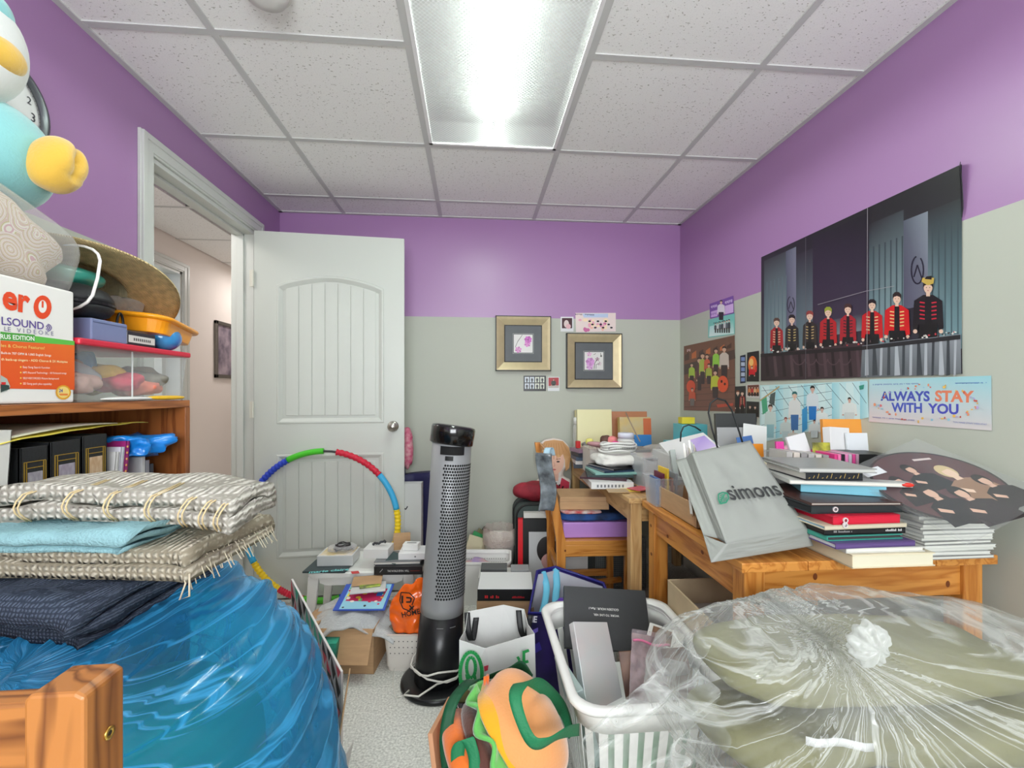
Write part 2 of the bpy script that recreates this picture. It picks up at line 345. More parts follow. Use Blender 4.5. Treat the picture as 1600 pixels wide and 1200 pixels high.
def lens_mat():
    m = bpy.data.materials.new('prismatic_lens'); m.use_nodes = True; N, L = m.node_tree.nodes, m.node_tree.links; p = N['Principled BSDF']; out = N['Material Output']
    p.inputs['Base Color'].default_value = (.93, .94, .95, 1); p.inputs['Roughness'].default_value = .3
    tc = N.new('ShaderNodeTexCoord'); mp = N.new('ShaderNodeMapping'); L.new(tc.outputs['Object'], mp.inputs[0]); mp.inputs['Rotation'].default_value = (0, 0, R(45))
    v = N.new('ShaderNodeTexVoronoi'); v.inputs['Scale'].default_value = 95; v.inputs['Randomness'].default_value = 0; L.new(mp.outputs[0], v.inputs[0])
    t = N.new('ShaderNodeBsdfTransparent'); tl = N.new('ShaderNodeBsdfTranslucent'); tl.inputs[0].default_value = (.95, .95, .95, 1)
    a = N.new('ShaderNodeMixShader'); a.inputs[0].default_value = .01; L.new(t.outputs[0], a.inputs[1]); L.new(tl.outputs[0], a.inputs[2])
    r = N.new('ShaderNodeValToRGB'); r.color_ramp.elements[0].color = (.55, .55, .55, 1); r.color_ramp.elements[0].position = .3; r.color_ramp.elements[1].color = (.88, .88, .88, 1); r.color_ramp.elements[1].position = .62; L.new(v.outputs[0], r.inputs[0])
    b = N.new('ShaderNodeMixShader'); L.new(r.outputs[0], b.inputs[0]); L.new(a.outputs[0], b.inputs[1]); L.new(p.outputs[0], b.inputs[2]); L.new(b.outputs[0], out.inputs[0])
    return m
MB().add([(-hw+.012,-hl+.012,.002),(hw-.012,-hl+.012,.002),(hw-.012,hl-.012,.002),(-hw+.012,hl-.012,.002)],[(0,1,2,3)]).build('lens', lens_mat(), lt)
# smoke alarm
p = at(425, 0, z=ZC)
sm = thing('smoke_alarm', 'round white smoke alarm on a ceiling tile', 'smoke alarm', (p.x, p.y - .045, ZC))
MB().lathe([(.062, 0), (.062, -.012), (.055, -.03), (.03, -.036), (.001, -.036)], 32, capb=False).build('alarm_body', mat('alarm_white', (228, 228, 224), .5), sm, smooth=True)
MB().lathe([(.07, 0), (.07, -.008), (.062, -.008)], 32, capt=False).build('alarm_base', white, sm)
# ---------------------------------------------------------------- doorway, casing and door leaf
def casing(name, x, sgn, y0, y1, ztop, wd=.07, m=trimw):
    mb = MB()
    for (a, b, t) in ((0, wd, .012), (wd * .12, wd * .85, .017), (wd * .62, wd * .95, .021)):
        mb.box(min(x, x + sgn * t), max(x, x + sgn * t), y0 - b, y0 - a, 0, ztop + b).box(min(x, x + sgn * t), max(x, x + sgn * t), y1 + a, y1 + b, 0, ztop + b).box(min(x, x + sgn * t), max(x, x + sgn * t), y0 - a, y1 + a, ztop + a, ztop + b)
    return struct(mb.build(name, m, bevel=.002))
casing('trim_1', XL, 1, DY0, DY1, DZ)
struct(MB().box(XL - .12, XL + .001, DY0 - .001, DY0 + .018, 0, DZ).box(XL - .12, XL + .001, DY1 - .018, DY1 + .001, 0, DZ).box(XL - .12, XL + .001, DY0, DY1, DZ - .018, DZ + .001)
       .box(XL - .085, XL - .05, DY0 + .018, DY0 + .03, 0, DZ - .018).box(XL - .085, XL - .05, DY1 - .03, DY1 - .018, 0, DZ - .018).box(XL - .085, XL - .05, DY0 + .018, DY1 - .018, DZ - .03, DZ - .018).build('trim_2', trimw, bevel=.002))
HX, HY, DW = -1.2, 2.592, .803
dang = math.atan2(2.659 - 2.592, -.402 + 1.2)
door = struct(thing('door_1', 'white moulded door standing open, arched panel above a square one', 'door', (HX, HY, .012), dang)); del door['category']; del door['label']
dm = mat('door_white', (198, 201, 195), .38, bump=.05, bs=90, bdist=.002)
DH = 2.028; T = .035; rc = .009
ux0, ux1, uz0, uz1, uz2 = .115, .69, .965, 1.735, 1.795     # upper panel, spring and crown of its arch
lx0, lx1, lz0, lz1 = .115, .69, .22, .795
arch = [(ux0 + (ux1 - ux0) * k / 16, uz1 + (uz2 - uz1) * math.sin(math.pi * k / 16) ** .8) for k in range(17)]
b = MB().box(0, DW, rc, T, 0, DH).box(0, ux0, 0, rc, 0, DH).box(ux1, DW, 0, rc, 0, DH).box(ux0, ux1, 0, rc, 0, lz0).box(ux0, ux1, 0, rc, lz1, uz0)
for (a, c) in zip(arch, arch[1:]): b.prism([(a[0], a[1]), (c[0], c[1]), (c[0], DH), (a[0], DH)], 0, rc, 'y')
b.build('door_leaf', dm, door)
def moulding(loop, name):
    n = len(loop); cx = sum(p[0] for p in loop) / n; cz = sum(p[1] for p in loop) / n
    vs, fs = [], []
    for (k, y) in ((0, 0), (.004, -.004), (.012, -.004), (.03, rc - .001)):
        for p in loop:
            dx = k if p[0] < cx - .1 else -k if p[0] > cx + .1 else -k * (p[0] - cx) / .1; 
            dz = k if p[1] < cz else -k; vs.append((p[0] + dx, y, p[1] + dz))
    for j in range(3):
        for i in range(n): fs.append((j * n + i, j * n + (i + 1) % n, (j + 1) * n + (i + 1) % n, (j + 1) * n + i))
    MB().add(vs, fs).build(name, dm, door, smooth=False)
moulding([(ux0, uz0), (ux1, uz0)] + arch[::-1], 'panel_moulding'); moulding([(lx0, lz0), (lx1, lz0), (lx1, lz1), (lx0, lz1)], 'panel_moulding')
npl = 7
for (x0, x1, z0, z1, ar) in ((ux0 + .045, ux1 - .045, uz0 + .045, uz1 - .045, True), (lx0 + .045, lx1 - .045, lz0 + .045, lz1 - .045, False)):
    for k in range(npl):
        a, c = x0 + (x1 - x0) * k / npl + .002, x0 + (x1 - x0) * (k + 1) / npl - .002
        top = (lambda x: uz1 - .04 + (uz2 - uz1) * math.sin(math.pi * (x - ux0) / (ux1 - ux0)) ** .8) if ar else (lambda x: z1)
        MB().prism([(a, z0), (c, z0), (c, top(c)), ((a + c) / 2, top((a + c) / 2)), (a, top(a))], rc - .005, rc + .001, 'y').build('panel_plank', dm, door, bevel=.0015)
nick = mat('brushed_nickel', (190, 186, 178), .28, metal=1)
K = Matrix.Translation((DW - .062, 0, .945)) @ Matrix.Rotation(R(90), 4, 'X')
kn = MB().lathe([(.031, 0), (.031, .006), (.024, .01), (.012, .014), (.012, .03), (.02, .036), (.027, .046), (.027, .058), (.02, .067), (.001, .07)], 28, K).build('door_knob', nick, door, smooth=True)
for z in (.25, 1.0, 1.72): MB().lathe([(.006, z), (.006, z + .09)], 10, Matrix.Translation((-.004, -.006, 0))).box(-.022, -.004, -.003, .0, z, z + .09).build('door_hinge', mat('hinge_white', (214, 212, 200), .4), door)
# ---------------------------------------------------------------- hall beyond
HXW = -2.2
pe = mat('hall_peach', (238, 229, 222), .6, bump=.05, bs=200, bdist=.002)
struct(MB().box(HXW - .1, HXW, 1.0, 2.86, 0, 2.4).box(HXW - .1, HXW, 3.62, 6.1, 0, 2.4).box(HXW - .1, HXW, 2.86, 3.62, 2.06, 2.4).build('wall_hall_side', pe))
struct(box('wall_hall_end', pe, HXW, XL, 6.0, 6.1, 0, 2.4)); struct(box('wall_hall_near', pe, HXW, XL - .12, 1.0, 1.1, 0, 2.4))
struct(box('wall_hall_right', pe, XL - .12, XL - .02, YB + .1, 6.0, 0, 2.4))
hc = struct(box('ceiling_hall', cm, HXW, XL - .12, 1.0, 6.0, ZC + .03, ZC + .05))
for j in range(8):
    y = 1.12 + j * .61
    for (a, c) in ((HXW + .0, HXW + .45), (HXW + .455, XL - .125)):
        box('ceiling_tile', TM, a + .012, c - .012, y + .012, y + .598, ZC, ZC + .015, hc)
    box('ceiling_tee', tee, HXW, XL - .12, y - .012, y + .012, ZC - .001, ZC + .003, hc)
casing('trim_3', HXW, 1, 2.86, 3.62, 2.06)
struct(MB().box(HXW - .1, HXW, 2.86, 2.878, 0, 2.06).box(HXW - .1, HXW, 3.602, 3.62, 0, 2.06).box(HXW - .1, HXW, 2.86, 3.62, 2.042, 2.06).build('trim_4', trimw))
d2 = struct(bpy.data.objects.new('door_2', None)); COL.objects.link(d2); d2.location = (HXW - .1, 3.6, .01); d2.rotation_euler = (0, 0, R(172))
box('door_leaf', dm, 0, .7, 0, .035, 0, 2.03, d2); MB().box(.12, .58, .035, .04, 1.0, 1.85).box(.12, .58, .035, .04, .2, .8).build('raised_panel', dm, d2, bevel=.004)
struct(box('wall_hall_room', mat('hall_room_white', (236, 234, 228), .6), HXW - 1.6, HXW - 1.5, 2.0, 5.0, 0, 2.4))
struct(box('ceiling_hall_room', mat('hall_room_white', (236, 234, 228), .6), HXW - 1.6, HXW - .1, 2.0, 5.0, 2.35, 2.4))
struct(box('wall_hall_room_end', mat('hall_room_white', (236, 234, 228), .6), HXW - 1.6, HXW - .1, 4.6, 4.7, 0, 2.4))
hl_ = thing('added_hall_lamp', 'round white glowing lamp added out of view on the hall ceiling', 'ceiling lamp', (-1.75, 2.2, ZC))  # unseen lamp, added to brighten the hall
MB().lathe([(.15, 0), (.15, -.03), (.13, -.06), (.08, -.08), (.001, -.085)], 28, capb=False).build('lamp_shade', mat('added_lamp_glow', (255, 248, 238), .4, emit=2.5), hl_, smooth=True)
area('added_hall_lamp_light', (-1.72, 2.2, ZC - .1), (0, 0, 0), .3, .3, 5, (1, .96, .93)); area('hall_room_light', (HXW - .8, 3.4, 2.2), (0, 0, 0), .5, .5, 12, (1, .98, .95))
area('hall_far_light', (-1.75, 4.4, ZC - .05), (0, 0, 0), .3, .3, 4.5, (1, .96, .93))
a, c = at(338, 500, x=HXW + .02), at(338, 590, x=HXW + .02)
hp = thing('hall_picture', 'silver framed dark picture on the peach hall wall', 'picture frame', (HXW, a.y, c.z)); hh = a.z - c.z
MB().box(0, .022, 0, .42, 0, .03).box(0, .022, 0, .42, hh - .03, hh).box(0, .022, 0, .03, 0, hh).box(0, .022, .39, .42, 0, hh).build('frame', mat('pewter', (120, 116, 110), .35, metal=.6), hp, bevel=.003)
box('picture_sheet', mat('hall_picture_ink', (176, 160, 170), .4, tint2=(92, 84, 100), vs=9), .002, .008, .03, .39, .03, hh - .03, hp)
# ================================================================ LEFT SIDE: BOOKCASE AND WHAT IS ON IT
def cmat(c, rough=.4, **k): return mat('c_%d_%d_%d_%d' % (*c, rough * 100), c, rough, **k)
paper = mat('paper_edges', (226, 223, 214), .8, var=.12, vs=3, stretch=(1, 1, 260))
def book(name, label, loc, w, d, h, rz=0, cover=(40, 40, 40), pages=None, spine='-y', cat='book', rot=None, group=None, rough=.35, t=None, edge=.003):
    r = thing(name, label, cat, loc, rz, group, rot); t = t or min(.0025, h * .22)
    mb = MB().box(-w / 2, w / 2, -d / 2, d / 2, 0, t).box(-w / 2, w / 2, -d / 2, d / 2, h - t, h)
    a = {'-y': (-w / 2, w / 2, -d / 2, -d / 2 + t), '+y': (-w / 2, w / 2, d / 2 - t, d / 2), '-x': (-w / 2, -w / 2 + t, -d / 2, d / 2), '+x': (w / 2 - t, w / 2, -d / 2, d / 2)}[spine]
    mb.box(*a, t * .5, h - t * .5); mb.build('cover', cmat(cover, rough), r)
    e = edge; k = [-w / 2 + e, w / 2 - e, -d / 2 + e, d / 2 - e]; k['-x +x -y +y'.split().index(spine)] += (t - e) * (1 if spine[0] == '-' else -1)
    box('pages', cmat(pages, .8) if pages else paper, *k, t, h - t, r); return r
def carton(name, label, loc, w, d, h, rz=0, m=None, cat='box', flaps=(0, 0, 0, 0), open_=True, rot=None, t=.003):
    m = m or mat('cardboard', (186, 150, 112), .8, var=.06, vs=14, stretch=(1, 1, 6)); r = thing(name, label, cat, loc, rz, None, rot)
    mb = MB().box(-w / 2, w / 2, -d / 2, d / 2, 0, t)
    mb.box(-w / 2, w / 2, -d / 2, -d / 2 + t, 0, h).box(-w / 2, w / 2, d / 2 - t, d / 2, 0, h).box(-w / 2, -w / 2 + t, -d / 2, d / 2, 0, h).box(w / 2 - t, w / 2, -d / 2, d / 2, 0, h)
    if not open_: mb.box(-w / 2, w / 2, -d / 2, d / 2, h - t, h)
    mb.build('carton_walls', m, r, bevel=.0012)
    for i, a in enumerate(flaps):
        if not a: continue
        L_, wd = ((d if i < 2 else w) / 2 * .98), (w if i < 2 else d)
        M = Matrix.Translation((0, (-d / 2 if i == 0 else d / 2), h) if i < 2 else ((-w / 2 if i == 2 else w / 2), 0, h)) @ Matrix.Rotation((0, R(180), R(-90), R(90))[i], 4, 'Z') @ Matrix.Rotation(R(a), 4, 'X')
        box('flap', m, -wd / 2 + .004, wd / 2 - .004, -L_, 0, -t, 0, r, M=M)
    return r
def slab(name, label, cat, m, loc, w, d, h, rz=0, bevel=.002, group=None, rot=None):
    o = MB().box(-w / 2, w / 2, -d / 2, d / 2, 0, h).build(name, m, None, bevel=bevel, loc=loc)
    o.rotation_euler = rot or (0, 0, rz); return tag(o, label, cat, group)
def lump(name, label, cat, m, loc, rad, amp=.15, sc=12, seed=0, e1=.8, e2=.8, rot=None, group=None, nu=48, nv=26):
    o = MB().blob((0, 0, rad[2]), rad, e1, e2, lambda q, u, v: amp * ns(q, sc, seed) + amp * .5 * ns(q, sc * 2.3, seed + 5), nu, nv).build(name, m, None, smooth=True, loc=loc)
    if rot: o.rotation_euler = rot
    return tag(o, label, cat, group) if label else o
BX, BY1 = -.845, at(297, 640, x=-.845).y
ZT = at(297, 625, x=BX).z
oakz = wood('oak_upright', (150, 88, 44), (112, 58, 26), 'z', .35); oaky = wood('oak_level', (176, 108, 58), (134, 76, 38), 'y', .32)
bc = thing('bookcase', 'brown oak bookcase against the purple wall beside the doorway', 'bookcase', (BX, BY1, 0))
bd = BX - XL - .004
box('top_board', oaky, -bd, 0, -1.3, 0, ZT - .021, ZT, bc, bevel=.002)
box('side_panel', oakz, -bd, 0, -.022, 0, 0, ZT - .021, bc, bevel=.001); box('side_panel', oakz, -bd, 0, -1.3, -1.278, 0, ZT - .021, bc)
box('back_panel', mat('oak_back', (112, 58, 30), .5), -bd, -bd + .006, -1.278, -.022, 0, ZT - .021, bc)
ZS = ZT - .385
for z in (.08, .40, ZS - .02): box('shelf', oaky, -bd + .006, -.006, -1.278, -.022, z, z + .02, bc)
def yb(u, x): return at(u, 600, x=x).y
# photo albums with feather panels on the spine
bk = mat('album_black', (34, 36, 38), .42, bump=.15, bs=180, bdist=.002); gold = mat('gold_line', (196, 160, 70), .35, metal=.7)
for k, (u0, u1, ht, lab) in enumerate(((31, 76, .300, 'black photo album with grey feather spine beside the white binders'), (79, 127, .305, 'middle black photo album with gold-lined feather spine in the bookcase'), (129, 168, .310, 'black photo album with tan feather spine, last of the three albums'))):
    xf = -.868; y0, y1 = yb(u0, xf), yb(u1, xf); al = thing('photo_album', lab, 'album', (xf, (y0 + y1) / 2, ZS), 0, 'photo albums in the bookcase'); hwid = (y1 - y0) / 2 - .001
    MB().box(-.28, 0, -hwid, -hwid + .004, 0, ht).box(-.28, 0, hwid - .004, hwid, 0, ht).box(-.006, 0, -hwid, hwid, 0, ht).build('cover', bk, al, bevel=.0015)
    box('pages', paper, -.275, -.008, -hwid + .004, hwid - .004, .004, ht - .006, al)
    box('spine_panel', mat('feather_print_%d' % k, ((176, 172, 176), (172, 166, 176), (204, 180, 150))[k], .4, tint2=((128, 124, 134), (134, 122, 136), (176, 140, 104))[k], vs=30, stretch=(1, 3, 1)), 0, .001, -hwid * .5, hwid * .55, .03, ht - .05, al)
    for a in (.62, .78): MB().box(0, .0012, -hwid * a, -hwid * a + .0012, .015, ht - .03).box(0, .0012, hwid * a, hwid * a + .0012, .015, ht - .03).box(0, .0012, -hwid * a, hwid * a, ht - .03 - (.012 if a < .7 else 0), ht - .0285 - (.012 if a < .7 else 0)).build('gold_border', gold, al)
    if k == 2: MB().blob((.001, .004, ht - .115), (.0005, .008, .006), 1, 1).box(.001, .0015, .004, .018, ht - .113, ht - .111).build('bird_motif', cmat((96, 56, 42)), al)
wbm = mat('binder_white', (214, 213, 208), .4)
for k, (y0, w_, h_, lab) in enumerate(((.842, .04, .335, 'thick white binder at the near end of the bookcase shelf'), (.886, .03, .338, 'slim white binder leaning against the feather albums'))):
    o = thing('binder', lab, 'binder', (-.862, y0, ZS + .001), 0, 'white binders'); o.rotation_euler = (R(-4), 0, 0)
    MB().box(-.27, 0, -w_ / 2, -w_ / 2 + .003, 0, h_).box(-.27, 0, w_ / 2 - .003, w_ / 2, 0, h_).box(-.003, 0, -w_ / 2, w_ / 2, 0, h_).build('cover', wbm, o, bevel=.001)
    box('pages', paper, -.26, -.01, -w_ / 2 + .004, w_ / 2 - .004, .005, h_ - .01, o)
y0 = yb(172, -.868)
for k, (c, h_, lab) in enumerate((((210, 208, 206), .262, 'thin white booklet standing beside the tan feather album'), ((206, 204, 214), .272, 'thin lilac-white booklet between white booklet and magenta book'), ((150, 40, 110), .285, 'magenta book with dotted spine leaning in the bookcase'))):
    o = book('standing_book', lab, (-.868 - .09, y0 + .012 + k * .016, ZS + .002), .18, h_, .013, cover=c, spine='+x'); o.rotation_euler = (R(84), 0, 0); o.location.y += .0; o.location.z = ZS + .001 + h_ / 2 * math.sin(R(84)) ; o.location.y += .004
    if k == 2:
        mb = MB()
        for q in range(18): mb.box(.0895, .0906, -h_ / 2 + .01 + q * .0152, -h_ / 2 + .015 + q * .0152, .004, .009)
        mb.build('spine_dots', cmat((226, 170, 90)), o)
ff = thing('paper_folder', 'yellow paper folder lying across the photo albums', 'folder', (-1.0, 1.06, ZS + .312), R(4)); ff.rotation_euler = (R(1), R(0), R(4))
MB().grid(lambda a, b: Vector((-.15 + .28 * b, -.17 + .42 * a, .004 + .010 * math.sin(a * 2.6) + .004 * ns((a, b, 0), 5))), 20, 12).build('folder_sheet', mat('folder_yellow', (222, 206, 84), .5), ff, smooth=True, solid=.0018)
MB().grid(lambda a, b: Vector((-.15 + .275 * b, -.16 + .3 * a, .011 + .010 * math.sin(a * 2.6))), 12, 6).build('loose_papers', mat('folder_paper', (226, 224, 200), .7), ff, smooth=True, solid=.003)
cdy = yb(212, -.9)
for k in range(3): slab('disc_case', ('white disc case under the blue plastic bag', 'grey disc case in the bookcase corner', 'dark disc case beside the oak side panel')[k], 'disc case', cmat(((214, 214, 212), (150, 150, 156), (60, 62, 70))[k], .25), (-.95, cdy + k * .016, ZS + .001), .14, .012, .235 - k * .012, bevel=.001)
lump('plastic_bag', 'crumpled bright blue plastic bag in the bookcase', 'plastic bag', mat('bag_blue_bright', (24, 128, 214), .3, coat=.4), (-.93, cdy + .012, ZS + .238), (.085, .085, .026), .5, 26, 3, .6, .7)
# karaoke carton
ky0, ky1 = .46, yb(116, -.852); kx = -.852; kh = at(116, 457, x=kx).z - ZT
kb = thing('karaoke_carton', 'white and orange karaoke machine carton on top of the bookcase', 'box', (kx, ky1, ZT + .001))
MB().box(-.3, 0, -(ky1 - ky0), 0, 0, kh).build('carton_body', mat('carton_white', (232, 230, 226), .45), kb, bevel=.004)
pr = Print((kx, 0, 0), (1, 0, 0))
def kpx(u, v): return (u, v)
pr.poly([(0, 518), (116, 533), (116, 540), (0, 531)], (96, 186, 74))
pr.poly([(0, 532), (116, 539.5), (116, 609), (0, 607)], [(226, 96, 36), (230, 110, 40), (222, 86, 30), (226, 84, 34)])
pr.poly([(0, 518.5), (54, 523), (54, 535), (0, 531.5)], (78, 160, 66))
pr.text('er', (3, 480), (46, 489), (226, 74, 36), 1.15, .035)
ring = [(66 + 14 * math.cos(a), 480 + 18.5 * math.sin(a)) for a in [k * .3142 for k in range(20)]]
pr.poly(ring, (226, 74, 36)); pr.poly([(66 + 6.5 * math.cos(k * .3142), 479 + 10 * math.sin(k * .3142)) for k in range(20)], (232, 230, 226)); pr.poly([(64.5, 470), (67.5, 470.5), (67.5, 481), (64.5, 480.5)], (226, 74, 36))
pr.text('LSOUND', (2, 507), (68, 515), (92, 72, 148), 1.0, .008)
for r_ in (5, 8, 11): pr.line([(69 + r_ * math.cos(a), 512 + r_ * .6 * math.sin(a)) for a in (-1.1, -.6, 0, .6, 1.1)], 1.3, (92, 72, 148))
pr.text('LE   V I D E O K E', (6, 517), (83, 524.5), (120, 116, 150), .9)
pr.text('RUS EDITION', (0, 529), (53, 532.5), (240, 246, 236), 1.1, .02)
pr.text('les & Chorus Features!', (1, 542), (69, 546), (240, 214, 120), .9); pr.text('Built-in 707 OPM & 1,065 English Songs', (1, 553), (79, 557), (250, 240, 226), 1.0, .01); pr.text('th back-up singers - ADD Chorus & 2X Multiplex', (1, 563), (105, 567), (250, 236, 180), .95, .01)
for k, (tx, ue) in enumerate((('Easy Song Search Function', 77), ('MP3 Record Technology - All Released songs', 103), ('SELF-RECORDED Picture background', 91), ('2D Song pack plus capability', 80))): pr.text(tx, (35, 575 + 8.6 * k), (ue, 576 + 8.5 * k), (252, 232, 220), 1.1, .005); pr.ell(31.5, 573.5 + 8.6 * k, 1.2, 1.2, (236, 214, 90))
pr.poly([(0, 586), (10, 592), (15, 604), (10, 611), (0, 614)], (176, 186, 180)); pr.poly([(0, 600), (13, 602), (14, 608), (0, 613)], (50, 70, 66)); pr.poly([(1, 597), (8, 597), (8, 601), (1, 601)], (214, 40, 40))
pr.ell(98, 613, 12, 11.5, (222, 160, 40)); pr.ell(98, 613, 9.5, 9, (236, 206, 120)); pr.text('24', (91, 612.5), (97, 613), (70, 80, 150), 1.1, .03); pr.poly([(91, 615), (105, 615), (105, 618), (93, 618)], (226, 130, 60))
pr.build('carton_print', kb)
# clear storage box with red lid
sb0, sb1 = ky1 + .008, BY1 - .002
sb = thing('storage_box', 'clear plastic storage box with a red lid on the bookcase', 'storage box', (BX - .005, sb0, ZT + .001)); L_, hz = sb1 - sb0, .128
clear = plastic('clear_box', (222, 226, 226), .12, .12, edge=.35)
M_ = lambda k, z: [(-.32 + k, k), (-k, k), (-k, L_ - k), (-.32 + k, L_ - k)]
vs = [(x, y, 0) for x, y in M_(.012, 0)] + [(x, y, hz) for x, y in M_(.002, hz)]
MB().add(vs, [(0, 1, 2, 3), (0, 1, 5, 4), (1, 2, 6, 5), (2, 3, 7, 6), (3, 0, 4, 7)]).build('box_shell', clear, sb)
MB().box(-.33, .006, -.004, L_ + .006, hz - .003, hz + .012).build('lid', mat('lid_red', (206, 44, 66), .35), sb, bevel=.004)
MB().box(-.007, -.004, L_ * .43, L_ * .435, .004, hz - .004).build('seam', plastic('clear_seam', (235, 238, 238), .5), sb)
cl = [((200, 160, 150), .05, .045), ((196, 206, 208), .09, .05), ((190, 150, 120), .12, .03), ((212, 70, 96), .19, .045), ((228, 190, 60), .2, .05), ((70, 130, 190), .16, .06), ((130, 126, 116), .27, .075), ((150, 142, 126), .3, .05), ((226, 226, 222), .07, .09), ((230, 130, 110), .26, .02)]
for k, (c, y, z) in enumerate(cl):
    p = (BX - .075 - .045 * (k % 3), sb0 + y * L_ / .36, ZT + .006 + z * .35)
    lump('folded_cloth', ('salmon', 'pale blue', 'tan', 'crimson', 'yellow', 'sky blue', 'taupe', 'sand', 'off-white', 'coral')[k] + ' crumpled cloth inside the red-lidded storage box', 'cloth', cmat(c, .8), p, (.055, .05, .024 + .012 * (k % 3)), .35, 22, k * 3.1, group='cloths in the storage box')
# objects on the lid
zl = ZT + hz + .014
o = thing('blue_grey_box', 'slate blue plastic box under the black zip case', 'box', (-.862, yb(143, -.862), zl))
bw = yb(194, -.87) - yb(143, -.862)
MB().box(-.2, 0, 0, bw, 0, .05).build('box_body', mat('slate_plastic', (118, 128, 166), .45), o, bevel=.003); box('lid_seam', cmat((86, 96, 130)), -.001, .0008, .004, bw - .004, .041, .043, o)
hcse = thing('headphone_case', 'black zipped oval hard case with a carabiner on the slate box', 'case', (-.95, yb(152, -.88), zl + .052), 0)
for nm, z0, z1 in (('case_bottom', .0, .033), ('case_top', .037, .085)):
    sgn = 1 if nm == 'case_top' else -1
    prof = [(.001, z0 if sgn < 0 else z0), (.096, z0 if sgn < 0 else z0)] if sgn > 0 else [(.06, z0), (.088, z0 + .01), (.098, z0 + .022), (.1, z1)]
    if sgn > 0: prof = [(.1, z0), (.098, z0 + .012), (.086, z0 + .03), (.05, z1 - .004), (.001, z1)]
    MB().lathe(prof, 36, sx=.92, sy=.82).build(nm, mat('case_black', (30, 31, 34), .55, bump=.1, bs=300), hcse, smooth=True)
MB().lathe([(.102, .032), (.102, .038)], 36, sx=.92, sy=.82).build('zip', mat('zip_black', (18, 18, 20), .35), hcse)
MB().tube([(.075, .062 + .01 * math.cos(a), -.005 + .03 * math.sin(a)) for a in [k * .3927 for k in range(16)]], .0028, 8, closed=True).build('carabiner', mat('carabiner_black', (28, 30, 34), .3, metal=.6), hcse, smooth=True)
lump('zip_pouch', 'teal translucent pouch on top of the black case', 'pouch', mat('teal_pouch', (64, 168, 150), .3, coat=.3), (-.98, yb(158, -.9), zl + .135), (.06, .07, .024), .15, 15, 2)
# straw hat
straw = mat('straw', (214, 190, 140), .75, var=.18, vs=60, bump=.9, bs=85, kind='wave', bdist=.004)
hat = thing('straw_hat', 'wide straw sun hat tipped over the things on the bookcase', 'hat', (-1.02, 1.28, zl + .16)); hat.rotation_euler = (R(-24), R(-8), R(8))
MB().grid(lambda a, b: Vector(((.085 + .115 * b) * math.cos(a * 6.2832), (.095 + .13 * b) * math.sin(a * 6.2832), .012 * math.sin(a * 12.566 + 1) * b - .012 * b)), 64, 8, True).build('brim', straw, hat, smooth=True, solid=.004)
MB().lathe([(.088, -.002), (.084, .05), (.074, .078), (.05, .09), (.001, .092)], 40, sx=1, sy=1.1, capb=False).build('crown', mat('straw_pale', (222, 208, 168), .75, var=.1, vs=60, bump=.7, bs=95, kind='wave', bdist=.004), hat, smooth=True)
# orange tray, cassette, ball, red cloth, clear bag
tr = thing('orange_tray', 'bright orange plastic tray stacked above the red lid', 'tray', (-.93, yb(240, -.92), zl + .038)); tr.rotation_euler = (R(-5), R(4), R(10))
def rr(w, d, r, n=6):
    out = []
    for cx, cy, a0 in ((w - r, d - r, 0), (-w + r, d - r, 90), (-w + r, -d + r, 180), (w - r, -d + r, 270)):
        for k in range(n + 1): a = R(a0 + 90 * k / n); out.append((cx + r * math.cos(a), cy + r * math.sin(a)))
    return out
def loft(rings, cap0=True, cap1=True):
    mb = MB(); n = len(rings[0]); vs = [p for r_ in rings for p in r_]; fs = []
    for j in range(len(rings) - 1):
        for i in range(n): fs.append((j * n + i, j * n + (i + 1) % n, (j + 1) * n + (i + 1) % n, (j + 1) * n + i))
    if cap0: fs.append(tuple(range(n))[::-1])
    if cap1: fs.append(tuple(range((len(rings) - 1) * n, len(rings) * n)))
    return mb.add(vs, fs)
def ring(w, d, r, z, cx=0, cy=0): return [Vector((x + cx, y + cy, z)) for x, y in rr(w, d, r)]
org = mat('orange_plastic', (244, 158, 26), .32, coat=.2)
loft([ring(.07, .1, .035, 0), ring(.078, .108, .04, .036)]).build('tray_body', org, tr, smooth=False, bevel=.002)
loft([ring(.086, .122, .045, .036), ring(.09, .126, .05, .041), ring(.086, .122, .045, .047), ring(.074, .11, .04, .042)]).build('rim', org, tr, smooth=True)
cb = slab('cassette_case', 'dark cassette case with a pale printed spine beneath the orange tray', 'case', cmat((44, 42, 50), .35), (-.91, yb(222, -.86), zl + .001), .1, .1, .034)
keep(MB().box(.05, .0508, -.046, .046, .006, .024).build('spine_label', cmat((206, 204, 200)), cb), cb).matrix_parent_inverse = Matrix()
sl = MB()
for k in range(9): sl.box(.0508, .0512, -.03 + k * .007, -.0265 + k * .007, .011, .018)
sl.build('spine_marks', cmat((60, 58, 60)), cb)
MB().blob((0, 0, .036), (.04, .045, .036), 1, 1).build('play_ball', mat('ball_blue', (54, 150, 200), .2, coat=.5, tint2=(60, 90, 180), vs=12), None, smooth=True, loc=(-.885, BY1 - .05, zl)); tag(bpy.data.objects['play_ball'], 'shiny turquoise and blue ball on the red lid corner', 'ball')
lump('red_cloth', 'dark red sequinned cloth tucked under the straw hat', 'cloth', mat('red_glitter', (150, 22, 38), .4, bump=.6, bs=120), (-1.03, BY1 - .13, zl + .056), (.06, .07, .03), .3, 20, 4)
lump('clear_wrapper', 'crinkled clear plastic wrapper beside the orange tray', 'wrapper', plastic('wrap_grey', (196, 192, 186), .35, .15, bump=.5, bs=30), (-.99, yb(205, -.95), zl + .068), (.05, .075, .038), .35, 18, 6)
lump('light_blue_toy', 'pale blue soft toy peeking out above the orange tray', 'toy', cmat((150, 196, 222), .6), (-.985, BY1 - .045, zl + .062), (.03, .032, .022), .1, 20, 4)
